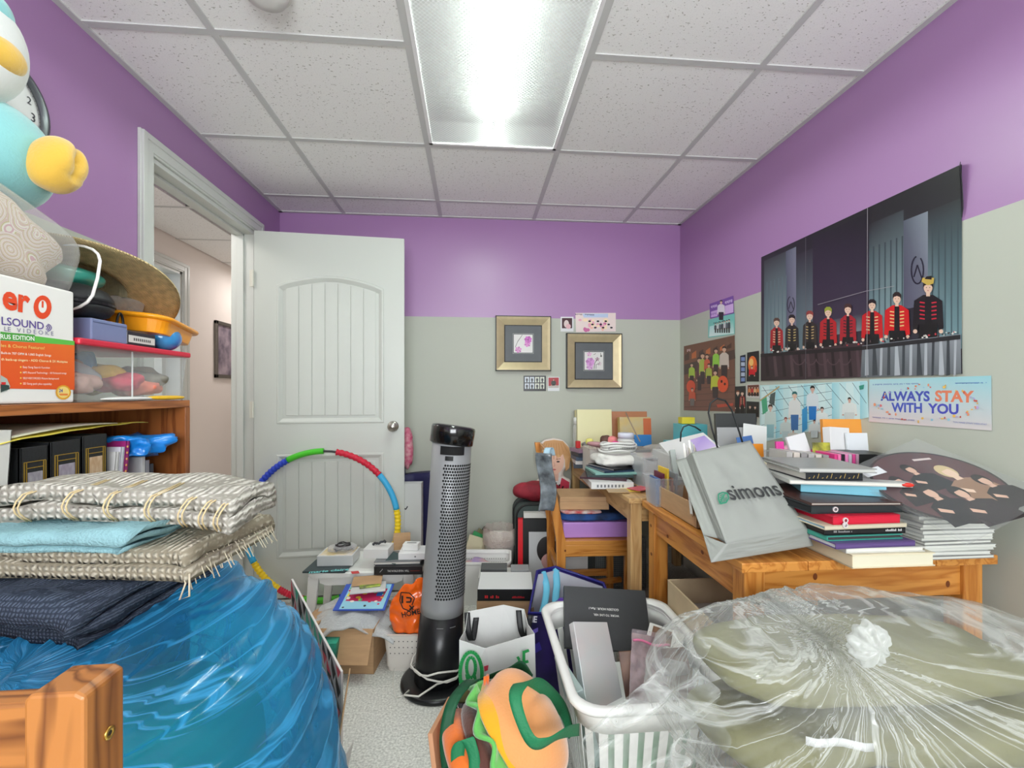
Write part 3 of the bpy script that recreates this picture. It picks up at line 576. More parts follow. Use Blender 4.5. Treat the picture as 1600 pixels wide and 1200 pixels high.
bru = thing('brush', 'white and yellow plastic brush lying along the bookcase edge', 'brush', (-.852, 1.2, ZT + .001), R(0))
ya, yb_ = yb(172, -.85) - 1.2, yb(285, -.85) - 1.2
MB().blob((0, ya + .06, .006), (.012, .085, .005), 1, 1).box(-.006, -.002, ya + .05, ya + .17, .003, .008).box(.002, .006, ya + .05, ya + .17, .003, .008).build('bristle_head', cmat((230, 230, 228)), bru, smooth=True); MB().blob((0, yb_ - .065, .007), (.011, .075, .006), .8, .8).build('handle', cmat((240, 190, 40)), bru, smooth=True)
# clear zip bag with quilt on the carton
def quilt():
    m = mat('quilt_pattern', (222, 206, 196), .7)
    N, L = m.node_tree.nodes, m.node_tree.links; tc = N.new('ShaderNodeTexCoord'); mp = N.new('ShaderNodeMapping'); L.new(tc.outputs['Object'], mp.inputs[0])
    v = N.new('ShaderNodeTexVoronoi'); v.inputs['Scale'].default_value = 22; L.new(mp.outputs[0], v.inputs[0])
    mu = N.new('ShaderNodeMath'); mu.operation = 'MULTIPLY'; mu.inputs[1].default_value = 7; L.new(v.outputs['Distance'], mu.inputs[0])
    fr = N.new('ShaderNodeMath'); fr.operation = 'FRACT'; L.new(mu.outputs[0], fr.inputs[0])
    r = N.new('ShaderNodeValToRGB'); r.color_ramp.interpolation = 'CONSTANT'; e = r.color_ramp.elements; e[0].color = lin((206, 176, 160)) + (1,); e[1].position = .35; e[1].color = lin((226, 220, 206)) + (1,)
    for p_, c in ((.6, (206, 160, 166)), (.72, (228, 222, 208)), (.88, (186, 178, 110))): q = e.new(p_); q.color = lin(c) + (1,)
    L.new(fr.outputs[0], r.inputs[0]); L.new(r.outputs[0], N['Principled BSDF'].inputs['Base Color']); return m
zk = ZT + kh + .003; qy = (.5 + yb(166, -.87)) / 2
qb = thing('quilt_bag', 'clear zipped bag holding a folded patterned quilt on the karaoke carton', 'bag', (-1.0, .835, zk + .03)); qb.rotation_euler = (R(-14), 0, 0)
MB().blob((0, -.04, .08), (.135, .27, .08), .5, .45, lambda q, u, v: .06 * ns(q, 14) + .03 * math.sin(q.z * 90)).build('folded_quilt', quilt(), qb, smooth=True)
MB().blob((0, -.04, .08), (.148, .30, .092), .45, .4, lambda q, u, v: .05 * ns(q, 9, 3)).build('clear_bag', plastic('vinyl_bag', (232, 232, 230), .14, .1, bump=.25, bs=12, edge=.35), qb, smooth=True)
MB().tube([Vector((.145 * a, .262, .08 + .085 * b)) for a, b in [(math.copysign(abs(math.cos(t_)) ** .5, math.cos(t_)), math.copysign(abs(math.sin(t_)) ** .5, math.sin(t_))) for t_ in [R(-150 + 15 * k) for k in range(21)]]], .0032, 8).build('piping', cmat((234, 232, 228)), qb, smooth=True)
# plush toy above
def plush(c, n='', sc=170): return mat('plush_' + n, c, .85, sheen=.6, bump=.35, bs=sc, bdist=.003, var=.05)
pz = zk + .17
pl = thing('plush_toy', 'pale blue plush toy with a yellow paw and white head on the quilt bag', 'plush toy', (-1.0, .70, pz)); 
pb, py_, pw = plush((128, 190, 192), 'blue'), plush((222, 178, 66), 'yellow'), plush((212, 214, 212), 'white')
bo = MB().blob((0, 0, 0), (.1, .105, .11), .9, .9, lambda q, u, v: .05 * ns(q, 6)).build('body', pb, pl, smooth=True); bo.location = at(-28, 238, x=-.98) - Vector(pl.location)
def dent(q, u, v):
    return .06 * ns(q, 14) - .28 * math.exp(-((q.x - .03) ** 2 + (q.y - .012) ** 2) / .0004) * (q.z > .0) - .1 * math.exp(-(q.y - .01) ** 2 / .00006) * (q.z > 0)
fp = at(88, 258, x=-.86); 
ft = MB().blob((0, 0, 0), (.047, .044, .056), .85, .85, dent, 64, 40).build('paw', py_, pl, smooth=True); ft.location = fp - pl.location; ft.rotation_euler = (R(-12), R(40), R(-20))
hp_ = at(-66, 62, x=-.95)
hd = MB().blob((0, 0, 0), (.09, .09, .105), .95, .95).build('head', pw, pl, smooth=True); hd.location = hp_ - pl.location
MB().blob((.062, .0, -.02), (.035, .05, .034), 1, 1).build('snout', py_, hd, smooth=True)
MB().blob((.05, .068, -.01), (.006, .008, .022), 1, 1).build('stitch_eye', cmat((60, 56, 40)), hd, smooth=True)
MB().blob((.03, .0, .06), (.05, .05, .045), 1, 1).build('forehead_patch', pb, hd, smooth=True)
# wall clock
cl = thing('wall_clock', 'round wall clock with a grey rim and pale dial', 'clock', (XL, at(10, 155, x=XL + .03).y, at(10, 155, x=XL + .03).z), rot=(0, R(90), 0)); CR = .118
MB().lathe([(CR, 0), (CR + .006, .012), (CR + .004, .03), (CR - .008, .034), (CR - .018, .024)], 48, capt=False).build('rim', mat('clock_rim', (96, 100, 104), .3, metal=.5), cl, smooth=True)
MB().lathe([(CR - .012, .012), (CR - .012, .018)], 48).build('dial', cmat((226, 228, 226)), cl)
fr = lambda x: (Vector(cl.location) + Vector((.0185, 0, 0)), Vector((0, 1, 0)), Vector((0, 0, 1)))
pr = Print(Vector(cl.location) + Vector((.0185, 0, 0)), (1, 0, 0), frame=fr(0))
for h in range(1, 13):
    a = R(90 - 30 * h); x, y = .083 * math.cos(a), .083 * math.sin(a); s_ = str(h); pr.text(s_, (x - .006 * len(s_), y - .009), (x + .006 * len(s_), y - .009), (50, 52, 58), 1.0)
for h in range(60):
    a = R(6 * h); pr.line([(.1 * math.cos(a), .1 * math.sin(a)), (.103 * math.cos(a), .103 * math.sin(a))], .0012, (70, 70, 76))
pr.build('numerals', cl)
for nm, a, l_, wd in (('hour_hand', 112, .05, .0028), ('minute_hand', 84, .075, .002)):
    dx, dz = math.cos(R(a)), math.sin(R(a)); MB().box(-.01, l_, -wd, wd, .021, .0225, Matrix.Rotation(R(180 + a) if 0 else math.atan2(dx, -dz), 4, 'Z')).build(nm, cmat((40, 42, 48)), cl)
MB().lathe([(.007, .02), (.007, .026)], 16).build('hand_hub', cmat((40, 42, 48)), cl)
# ================================================================ FURNITURE OF PINE
def pine(ax, k=''): return wood('pine_' + ax + k, *(((208, 142, 68), (178, 108, 42)) if not k else ((206, 168, 116), (180, 138, 88))), ax, .34)
def knots(parent, pts, axis, r=.008):
    for p in pts:
        MB().lathe([(r, 0), (r * .5, .0004)], 14, Matrix.Translation(p) @ (Matrix.Rotation(R(90), 4, 'X') if axis == 'y' else Matrix.Rotation(R(-90), 4, 'Y')), sx=.7, sy=1).build('knot', mat('knot_brown', (112, 58, 26), .45), parent)
ZTB = HC - .43
# near table
T1 = dict(x0=.672, x1=1.385, y0=1.085, y1=1.765)
t = thing('pine_table', 'honey pine table in front, loaded with books and a grey shopping bag', 'table', (T1['x0'], T1['y0'], 0)); w_, d_ = T1['x1'] - T1['x0'], T1['y1'] - T1['y0']
for k in range(4): box('top_plank', pine('y'), w_ / 4 * k + .0008, w_ / 4 * (k + 1) - .0008, 0, d_, ZTB - .025, ZTB, t, bevel=.0025)
lg = .056
for x in (.02, w_ - .02 - lg):
    for y in (.02, d_ - .02 - lg): box('leg', pine('z'), x, x + lg, y, y + lg, 0, ZTB - .025, t, bevel=.004)
for y in (.03, d_ - .055): box('apron', pine('x'), .02 + lg, w_ - .02 - lg, y, y + .022, ZTB - .115, ZTB - .025, t, bevel=.001)
for x in (.028, w_ - .05): box('apron', pine('y'), x, x + .022, .02 + lg, d_ - .02 - lg, ZTB - .115, ZTB - .025, t, bevel=.001)
knots(t, [(.22, .0295, ZTB - .052), (.6, .0295, ZTB - .085)], 'y', .009); knots(t, [(.0275, .25, ZTB - .06), (.0275, .5, ZTB - .09), (.0195, d_ - .05, .52), (.0195, d_ - .045, .63)], 'x', .009)
# far table
T2 = dict(x0=.628, x1=1.385, y0=1.79, y1=2.955)
t = thing('pale_pine_table', 'pale pine table against the back wall under heaps of small clutter', 'table', (T2['x0'], T2['y0'], 0)); w_, d_ = T2['x1'] - T2['x0'], T2['y1'] - T2['y0']
for k in range(4): box('top_plank', pine('y', 'p'), w_ / 4 * k + .0008, w_ / 4 * (k + 1) - .0008, 0, d_, ZTB - .022, ZTB, t, bevel=.003)
for x in (.012, w_ - .06):
    for y in (.012, d_ - .06): box('leg', pine('z', 'p'), x, x + .048, y, y + .048, 0, ZTB - .022, t, bevel=.004)
for y in (.024, d_ - .044): box('apron', pine('x', 'p'), .06, w_ - .06, y, y + .02, ZTB - .1, ZTB - .022, t)
for x in (.016, w_ - .036): box('apron', pine('y', 'p'), x, x + .02, .06, d_ - .06, ZTB - .1, ZTB - .022, t)
# chair pulled up to the far table: its back is at -x, the seat goes under the table
def chair(name, label, loc, rz, seat_w=.38, seat_d=.37, zs=.445, zb=.875, tilt=.07):
    c = thing(name, label, 'chair', loc, rz)      # local: back at x=0, seat towards +x, width along y
    for k in range(4): box('seat_slat', pine('y' if 0 else 'x'), .03, seat_d + .03, seat_w / 4 * k + .001, seat_w / 4 * (k + 1) - .001, zs - .02, zs, c, bevel=.002)
    for y in (0, seat_w - .024):
        MB().prism([(.012, 0), (.048, 0), (.052, zs), (.044, zs + .03), (-tilt + .04, zb), (-tilt + .008, zb), (.006, zs)], y, y + .024, 'y').build('back_post', pine('z'), c, bevel=.003)
        box('front_leg', pine('z'), seat_d - .03, seat_d + .005, y + .012, y + .04 if y == 0 else y + .012, 0, zs - .02, c, bevel=.003) if y == 0 else box('front_leg', pine('z'), seat_d - .03, seat_d + .005, y - .016, y + .012, 0, zs - .02, c, bevel=.003)
        box('seat_rail', pine('x'), .03, seat_d, y + .001, y + .023, zs - .075, zs - .02, c, bevel=.002)
        box('side_stretcher', pine('x'), .045, seat_d - .028, y + .003, y + .021, .13, .165, c, bevel=.002)
    box('front_rail', pine('y'), seat_d - .02, seat_d, .024, seat_w - .024, zs - .075, zs - .02, c)
    MB().box(0, .34, -.009, .009, -.012, .012, Matrix.Translation((.06, seat_w / 2, .15)) @ Matrix.Rotation(R(12), 4, 'Z')).build('cross_stretcher', pine('x'), c)
    box('back_stretcher', pine('y'), .02, .04, .024, seat_w - .024, .26, .295, c)
    for z, h in ((zs + .09, .045), (zs + .2, .045), (zb - .075, .07)):
        xo = .03 - tilt * (z - zs) / (zb - zs); box('back_slat', pine('y'), xo - .008, xo + .008, .02, seat_w - .02, z, z + h, c, bevel=.003)
    return c
ch = chair('pine_chair', 'pine chair tucked under the far table with boxes on its seat', (.385, 2.12, 0), R(-2)); knots(ch, [(.048, -.0005, .40)], 'y', .006)
def dpine(ax): return wood('oiled_pine_' + ax, (176, 114, 58), (112, 64, 30), ax, .42, .9)
# foreground chair, only its back shows
fc = thing('pine_chair', 'pine chair back in front of the blue plastic bag', 'chair', (-.354, .40, 0), R(0)); fz = zat(1036, .40)
MB().prism([(.0, 0), (.045, 0), (.045, fz - .004), (.038, fz), (.004, fz), (0, fz - .004)], -.012, .03, 'y').build('back_post', dpine('z'), fc, bevel=.003)
MB().prism([(-.44, 0), (-.395, 0), (-.395, fz), (-.44, fz)], -.012, .03, 'y').build('back_post', dpine('z'), fc, bevel=.003)
for z0, z1 in ((fz - .085, fz - .014), (.6, .64)): box('back_slat', dpine('x'), -.4, .003, .0, .022, z0, z1, fc, bevel=.003)
for k in range(4): box('seat_slat', dpine('x'), -.435, .04, -.36 + .085 * k, -.278 + .085 * k, .425, .445, fc, bevel=.002)
for x in (-.44, .005): box('front_leg', dpine('z'), x, x + .04, -.36, -.32, 0, .425, fc, bevel=.003); box('seat_rail', dpine('y'), x + .008, x + .03, -.32, -.012, .37, .425, fc)
br = mat('brass', (206, 170, 84), .3, metal=1)
MB().lathe([(.0048, -.001), (.0052, .0015), (.0024, .0015), (.0022, -.001)], 18, Matrix.Translation((.045, .012, fz - .05)) @ Matrix.Rotation(R(90), 4, 'Y')).build('screw_cap', br, fc, smooth=True); MB().lathe([(.002, .0), (.002, .0012)], 12, Matrix.Translation((.0452, .012, fz - .05)) @ Matrix.Rotation(R(90), 4, 'Y')).build('screw_hole', cmat((30, 26, 20)), fc)
# ================================================================ BLUE BAG AND THE PILE OF TOWELS
bluem = plastic('blue_film', (64, 168, 226), .16, .2, tint=(90, 206, 232), edge=.5, streak=(-.08, .78, .5, 9.0))
kx_, kz_ = -.73, .60
def bfold(q, u, v):
    dx, dz = q.x - (kx_ + .53), q.z - (kz_ - .40); r_ = math.hypot(dx, dz); a = math.atan2(dz, dx)
    k = math.exp(-r_ * 1.2); f1 = abs(noise.noise(Vector((a * 5.5, r_ * 1.3, q.y * 1.5)))); f2 = abs(noise.noise(Vector((a * 16 + 5, r_ * 2.2, q.y * 3)))); f3 = noise.noise(Vector((q.x * 4, q.y * 4, q.z * 4)))
    f4 = abs(noise.noise(Vector((q.x * 5 + q.z * 12, q.y * 9, q.z * 26 - q.x * 9))))
    f5 = abs(noise.noise(Vector((q.x * 16 + q.z * 10, q.y * 22, q.z * 30 - q.x * 12)))) * max(0, noise.noise(Vector((q.x * 5, q.y * 5, q.z * 5 + 4))) + .25)
    return .06 * f3 - .10 * f1 * (.4 + k) - .055 * f2 - .02 * f4 - .035 * f5 + .03
bb_ = thing('blue_plastic_bag', 'huge translucent blue plastic bag of bedding under the towels', 'plastic bag', (-.53, .86, 0))
BC, BRAD = (0, 0, .415), (.295, .29, .405)
bmb = MB().blob(BC, BRAD, .62, .8, bfold, 260, 170)
bmb.v = [(x - .15 * max(0, (z - .3) / .5) ** 1.4 * max(0, x + .25) / .55, y, z) for x, y, z in bmb.v]
bmb.build('bag_film', bluem, bb_, smooth=True)
MB().grid(lambda a, b: Vector((-.10 + .10 * (b - .5) + .09 * a * math.cos(b * 6.28) * (.3 + a), -.295 - .035 * math.sin(a * 3.1), .52 + .08 * a * math.sin(b * 6.28) + .02 * math.sin(b * 44) * a)), 16, 60).build('tied_knot', mat('blue_knot', (26, 116, 208), .22, coat=.4), bb_, smooth=True)
for k, (c, rad, col, lab) in enumerate((((.03, -.09, .52), (.14, .15, .17), (40, 168, 120), 'dark green bedding bundle inside the blue bag'), ((-.12, -.02, .38), (.12, .18, .26), (24, 130, 140), 'teal bedding bundle inside the blue bag'), ((.1, -.05, .24), (.15, .18, .18), (60, 180, 140), 'sea green bedding bundle low inside the blue bag'))):
    o = MB().blob((0, 0, 0), rad, .8, .8, lambda q, u, v: .1 * ns(q, 7, k * 4)).build('bedding_bundle', cmat(col, .8), None, smooth=True, loc=Vector(c) + Vector((-.53, .86, 0))); tag(o, lab, 'bedding', 'bedding in the blue bag')
def folded(name, label, m, loc, rz, layers, length, depth, th, gap, wob=.004, seed=0, cat='towel', nx=60, tip=.0, rough=.006, sag=0, m2=None):
    """cloth folded over and over: fold bulges at the front and back, ends open along x"""
    path = []; z = th / 2; yF, yB_ = -depth / 2, depth / 2
    for k in range(layers):
        fwd = k % 2 == 0; ys_ = [(-.5 + j / 8) for j in range(9)]
        for t_ in (ys_ if fwd else ys_[::-1]): path.append((t_ * depth, z))
        if k < layers - 1:
            r_ = (th + gap) / 2; s_ = 1 if fwd else -1
            for j in range(1, 6): a = R(-90 + 30 * j); path.append((s_ * depth / 2 + s_ * r_ * 1.5 * math.cos(a), z + r_ + r_ * math.sin(a)))
        z += th + gap
    n = len(path); P = [Vector((0, y, zz)) for y, zz in path]; N_ = []
    for i in range(n):
        tg = P[min(i + 1, n - 1)] - P[max(i - 1, 0)]; N_.append(Vector((0, -tg.z, tg.y)).normalized())
    prof = [P[i] + N_[i] * th / 2 for i in range(n)] + [P[i] - N_[i] * th / 2 for i in reversed(range(n))]
    mb = MB(); vs = []; L2 = len(prof)
    for j in range(nx):
        x = (j / (nx - 1) - .5) * length
        for i, p in enumerate(prof):
            lay = p.z / max(z, .01); q = Vector((x * (1 - tip * (1 - lay)), p.y, p.z)); e = max(0, abs(j / (nx - 1) - .5) * 2 - .8) / .2
            nz = wob * (ns((x, p.y, p.z * 3), 7, seed) * 1.6 + ns((x, p.y, p.z), 21, seed + 3)); ny = rough * ns((x, p.y * .3, p.z), 9, seed + 8)
            vs.append(Vector((q.x + rough * .6 * e * ns((p.y, p.z, 1), 30, seed), q.y + ny - .01 * e * e, max(.0, q.z + nz * (1 + e)) - sag * (x / length * 2) ** 2)))
    fs = []
    for j in range(nx - 1):
        for i in range(L2): fs.append((j * L2 + i, j * L2 + (i + 1) % L2, (j + 1) * L2 + (i + 1) % L2, (j + 1) * L2 + i))
    for off in (0, (nx - 1) * L2):
        for i in range(n - 1): fs.append((off + i, off + i + 1, off + L2 - 2 - i, off + L2 - 1 - i))
    mb.add(vs, fs); o = mb.build('cloth', m, thing(name, label, cat, loc, rz), smooth=True); return o.parent
def weave(name, c, c2, sx, sz, strength, rough=.9):
    m = mat(name, c, rough, spec=.15); N, L = m.node_tree.nodes, m.node_tree.links; p = N['Principled BSDF']
    tc = N.new('ShaderNodeTexCoord'); ws = []
    for ax, s_ in (('X', sx), ('Z', sz)):
        wv = N.new('ShaderNodeTexWave'); wv.bands_direction = ax; wv.inputs['Scale'].default_value = s_; wv.inputs['Distortion'].default_value = 2.5; wv.inputs['Detail'].default_value = 1; wv.inputs['Detail Scale'].default_value = 3; L.new(tc.outputs['Object'], wv.inputs[0]); ws.append(wv)
    mu = N.new('ShaderNodeMath'); mu.operation = 'MULTIPLY'; L.new(ws[0].outputs['Fac'], mu.inputs[0]); L.new(ws[1].outputs['Fac'], mu.inputs[1])
    r = N.new('ShaderNodeValToRGB'); r.color_ramp.elements[0].color = lin(c2) + (1,); r.color_ramp.elements[1].color = lin(c) + (1,); r.color_ramp.elements[1].position = .45; L.new(mu.outputs[0], r.inputs[0]); L.new(r.outputs[0], p.inputs['Base Color'])
    b = N.new('ShaderNodeBump'); b.inputs['Strength'].default_value = strength; b.inputs['Distance'].default_value = .004; L.new(mu.outputs[0], b.inputs['Height']); L.new(b.outputs[0], p.inputs['Normal']); return m
zt0 = .80
wf = folded('waffle_blanket', 'dark navy waffle blanket folded on the blue bag, lowest of the pile', weave('waffle', (86, 96, 114), (50, 58, 72), 56, 56, .6), (-.66, .80, zt0), R(-12), 3, .35, .2, .019, .006, .006, 3, 'blanket', tip=.15)
bg_ = folded('beige_rug', 'beige woven rug with frayed end folded above the navy blanket', weave('rug_beige', (190, 182, 164), (142, 133, 115), 30, 30, .9), (-.62, .84, zt0 + .072), R(-6), 2, .41, .22, .02, .004, .006, 9, 'rug', tip=-.05)
bt = folded('blue_towel', 'pale blue bath towel folded between two woven rugs', mat('terry_blue', (140, 180, 187), .95, spec=.1, bump=.8, bs=240, bdist=.004, var=.07, vs=30), (-.635, .82, zt0 + .116), R(-5), 3, .38, .2, .009, .004, .005, 15, 'towel', tip=.3)
rg = folded('cream_rug', 'cream knotted rug with gold stitching on top of the pile', weave('rug_cream', (208, 204, 194), (150, 146, 136), 27, 27, 1), (-.60, .80, zt0 + .154), R(-4), 2, .48, .11, .024, .004, .007, 21, 'rug', tip=.02, sag=.02)
gs = mat('gold_yarn', (212, 190, 146), .7)
rg_cloth = [c for c in COL.objects if c.parent == rg][0]; bg_cloth = [c for c in COL.objects if c.parent == bg_][0]
for x in (-.2, -.14, -.07, .0, .06, .12, .17, .2, .222):
    mb = MB()
    for q in range(2): mb.tube([(x + q * .006 + .008 * (k - 3) / 3 * (1 if x > .15 else .3), -.057 - .022 * math.sin(math.pi * k / 6) + (.05 if k == 6 else 0) * 1, .002 + .052 * k / 6 - .022 * (x / .24) ** 2) for k in range(7)], .0012, 6)
    mb.build('gold_stitch', gs, rg_cloth, smooth=True)
mb = MB()
for k in range(26):
    y = -.11 + .009 * k; mb.tube([(.198, y, .02 + .012 * (k % 3)), (.21, y + .004 * ns((k, 0, 0), 3.3), .012 + .004 * (k % 2)), (.216 + .012 * random.random(), y + .01 * (random.random() - .5), -.004 - .012 * random.random())], .0009, 5)
mb.tube([(.195, -.105, .03), (.215, -.12, .0), (.21, -.125, -.022), (.222, -.122, -.018), (.217, -.115, .012)], .0014, 6)
mb.build('fringe', mat('yarn_beige', (200, 190, 166), .9), bg_cloth, smooth=True)
# ================================================================ CLEAR BAGS OF BEDDING
film = plastic('clear_film', (226, 230, 226), .01, .16, edge=.27, streak=(-.15, .262, .34, 9.0))
def clear_bag(name, label, c, rad, knot, seed, e1=.7, e2=.72, tail=None, amp=1.0):
    b = thing(name, label, 'plastic bag', (c[0], c[1], c[2] - rad[2]))
    kq = Vector(knot) - Vector(c)
    def fold(q, u, v):
        d = q - kq; r_ = math.hypot(d.x, d.z); a = math.atan2(d.z, d.x); near = math.exp(-r_ * 5)
        f = abs(noise.noise(Vector((a * 4 + seed, r_ * 1.5, seed)))) * .07 + abs(noise.noise(Vector((a * 13 + seed, r_ * 3, seed)))) * (.03 + .09 * near) + abs(noise.noise(Vector((a * 34, r_ * 4, seed)))) * (.012 + .04 * near)
        g = .10 * noise.noise(Vector((q.x * 4 + seed, q.y * 4, q.z * 5))); pull = -.05 * near if q.y < 0 else 0
        g2 = .035 * abs(noise.noise(Vector((q.x * 14 + q.z * 9, q.y * 10, q.z * 20 - q.x * 5 + seed))))
        return (g - f - g2 + pull) * amp + .05
    M = None
    MB().blob((0, 0, rad[2]), rad, e1, e2, fold, 300, 170).build('bag_film', film, b, smooth=True)
    return b, kq
c1 = Vector((.80, .85, .57)); r1 = (.42, .205, .14)
kn1 = at(1368, 1012, y=.67)
b1, kq = clear_bag('clear_bedding_bag', 'tied clear plastic bag stuffed with olive bedding in front of the pine table', c1, r1, kn1, 2.0)
def crumple(q, u, v): a = math.atan2(q.z, q.x); return .22 * abs(ns(q, 60, 2)) + .1 * math.sin(a * 9 + q.y * 60) + .12 * ns(q, 120, 5)
kn = MB().blob((0, 0, 0), (.03, .02, .032), 1, 1, crumple, 90, 60).build('knot', plastic('film_knot', (222, 226, 222), .35, .2, edge=.4), b1, smooth=True); kn.location = kq + Vector((0, .012, r1[2]))
def tail(a, b):      # loose film hanging over the laundry basket
    p = Vector((-.36 - .24 * a, -.10 + .10 * b - .02 * a, .10 + .14 * b * (1 - a * .75) - .05 * a)); k = .012 * math.sin(b * 16 + a * 5) + .014 * ns((a, b, 0), 6)
    return p + Vector((k * .4, -k, k))
MB().grid(tail, 40, 40).build('loose_film', film, b1, smooth=True)
pil = mat('pillow_olive', (124, 122, 84), .85, var=.1, vs=8, bump=.3, bs=60, bdist=.004)
for k, (c, rad, rot, lab) in enumerate((((.77, .855, .618), (.33, .122, .047), (0, R(3), R(3)), 'olive pillow uppermost in the clear bag'), ((.92, .855, .507), (.275, .125, .05), (R(4), R(-2), R(-6)), 'olive pillow at the wall side in the clear bag'), ((.63, .845, .505), (.2, .122, .048), (R(-8), R(5), R(8)), 'olive pillow at the basket side in the clear bag'))):
    o = MB().blob((0, 0, 0), rad, .75, .6, lambda q, u, v: .07 * ns(q, 8, k * 3) + .03 * ns(q, 22, k)).build('pillow', pil, None, smooth=True, loc=c); o.rotation_euler = rot; tag(o, lab, 'pillow', 'pillows in clear bags')
o = MB().grid(lambda a, b: Vector((.5 + .12 * a + .05, .708 - .004 * math.sin(a * 9) + .0 * a, .565 - .018 * a + .014 * b)), 8, 3).build('care_label', cmat((226, 228, 228)), None, smooth=True, solid=.0008); tag(o, 'white care label strip pressed against the clear bag film', 'label')
c2 = Vector((.79, .85, .265)); r2 = (.38, .2, .155)
b2, _ = clear_bag('clear_bedding_bag', 'lower clear plastic bag of bedding squashed beneath the tied bag', c2, r2, c2 + Vector((.1, -.22, .1)), 7.0)
o = MB().blob((0, 0, 0), (.31, .125, .11), .7, .65, lambda q, u, v: .07 * ns(q, 8, 3)).build('folded_duvet', pil, None, smooth=True, loc=c2); tag(o, 'folded olive duvet inside the lower clear bag', 'duvet')
sbx = carton('moving_carton', 'plain cardboard carton on the floor carrying the clear bags', (.8, .85, 0), .6, .36, .095, 0, open_=False)
# ================================================================ MIDDLE OF THE FLOOR
card = mat('cardboard', (186, 150, 112), .8, var=.06, vs=14, stretch=(1, 1, 6))
wp = mat('white_plastic', (234, 234, 230), .35)
# tower heater
hcx = W(684, 1.80); ht = thing('tower_heater', 'tall grey tower heater with perforated front on a round black base', 'heater', (hcx.x, hcx.y, 0))
blk = mat('black_plastic', (24, 25, 27), .3); gry = mat('heater_grey', (150, 152, 154), .42, metal=.25)
MB().lathe([(.142, 0), (.146, .006), (.144, .016), (.135, .021), (.09, .024), (.001, .024)], 56).build('base', blk, ht, smooth=True)
lean = Matrix.Rotation(R(3.4), 4, 'Y') @ Matrix.Translation((0, 0, .02))
MB().lathe([(.094, 0), (.093, .06), (.085, .268)], 48, lean).build('lower_housing', blk, ht, smooth=True)
hz1 = .955
body = MB().lathe([(.086, .268), (.084, .30), (.079, .6), (.078, hz1), (.07, hz1 + .004)], 64, lean).build('upper_housing', gry, ht, smooth=True)
capm = Matrix.Rotation(R(3.4), 4, 'Y') @ Matrix.Translation((0, 0, hz1 + .025)) @ Matrix.Rotation(R(5), 4, 'Y') @ Matrix.Rotation(R(-4), 4, 'X')
MB().lathe([(.078, -.035), (.086, -.03), (.088, .03), (.085, .038), (.072, .042), (.06, .034), (.001, .034)], 56, capm).build('top_cap', mat('cap_black', (16, 16, 18), .18, coat=.5), ht, smooth=True)
def cyl(a, z, r): return lean @ Vector((r * math.sin(a), -r * math.cos(a), z))
def rad(z): return .0865 - (.0865 - .079) * min(1, max(0, (z - .268) / .33)) - .001 * max(0, z - .6)
mb = MB()
rowz = [.345 + .0118 * k for k in range(44)]
for j, z in enumerate(rowz):
    for i in range(17):
        a = R(-16 + 7.1 * i + (3.55 if j % 2 else 0))
        if a > R(100): continue
        r_ = rad(z) + .0007; da, dz = .0043 / r_, .0049
        vs = [cyl(a + da * math.cos(t_), z + dz * math.sin(t_), r_) for t_ in [k * 1.0472 + .5236 for k in range(6)]]; mb.add(vs, [tuple(range(6))])
g = mb.build('grille_holes', mat('hole_black', (14, 14, 15), .8), ht); g['kind'] = 'stuff'
def cpatch(a0, a1, z0, z1, dr, n=10):
    return MB().grid(lambda a, b: cyl(a0 + (a1 - a0) * a, z0 + (z1 - z0) * b + 0, rad(z0) + dr), n, 3)
cpatch(R(-30), R(40), .893, .926, .0012).build('handle_recess', mat('hole_black', (14, 14, 15), .8), ht, smooth=True)
cpatch(R(-14), R(8), .872, .889, .003).build('switch', blk, ht, smooth=True)
for z in (.07, .235):
    for a in (-8, 24): cpatch(R(a), R(a + 16), z, z + .004, .0095 if z < .1 else .0035).build('vent_slot', mat('slot_grey', (110, 110, 112), .5), ht)
cordm = mat('cord_white', (222, 220, 212), .45)
cp = [cyl(k * .35, .035 + .012 * math.sin(k * .9) + .0009 * k, .101 + .004 * (k % 3)) for k in range(40)]
cp += [Vector((-.06, -.13, .032)), Vector((-.115, -.115, .03)), Vector((-.1, -.09, .03))]
MB().tube(cp, .0036, 8).build('cord', cordm, ht, smooth=True)
# laundry basket
LB = dict(x0=.245, x1=.69, y0=1.065, y1=1.63, h=.388)
cx, cyy = (LB['x0'] + LB['x1']) / 2, (LB['y0'] + LB['y1']) / 2; bw, bl, bh = (LB['x1'] - LB['x0']) / 2, (LB['y1'] - LB['y0']) / 2, LB['h']
lb = thing('laundry_basket', 'white plastic laundry basket full of albums on the carpet', 'basket', (cx, cyy, 0))
def lr(k, z, dr=0): f_ = .78 + .22 * (z / bh); return ring(bw * f_ - k, bl * f_ - k, .07, z)
loft([lr(.012, 0), lr(.012, .03)], True, False).build('basket_floor', wp, lb, solid=.003, smooth=False)
loft([lr(.012, .02), lr(.012, .05)], False, False).build('lower_band', wp, lb, solid=.004); loft([lr(.012, .31), lr(.012, bh - .01)], False, False).build('upper_band', wp, lb, solid=.004, smooth=True)
loft([lr(.016, bh - .022), lr(-.004, bh - .02), lr(-.010, bh - .008), lr(-.004, bh), lr(.012, bh + .001), lr(.018, bh - .01)], False, False).build('rim', mat('rim_white', (238, 238, 235), .3), lb, smooth=True)
A, B = lr(.012, .05), lr(.012, .31); nA = len(A)
def perim(P, s_):
    n = len(P); seg = [(P[(i + 1) % n] - P[i]).length for i in range(n)]; tot = sum(seg); q = s_ * tot
    for i in range(n):
        if q <= seg[i]: return P[i].lerp(P[(i + 1) % n], q / seg[i])
        q -= seg[i]
    return P[0]
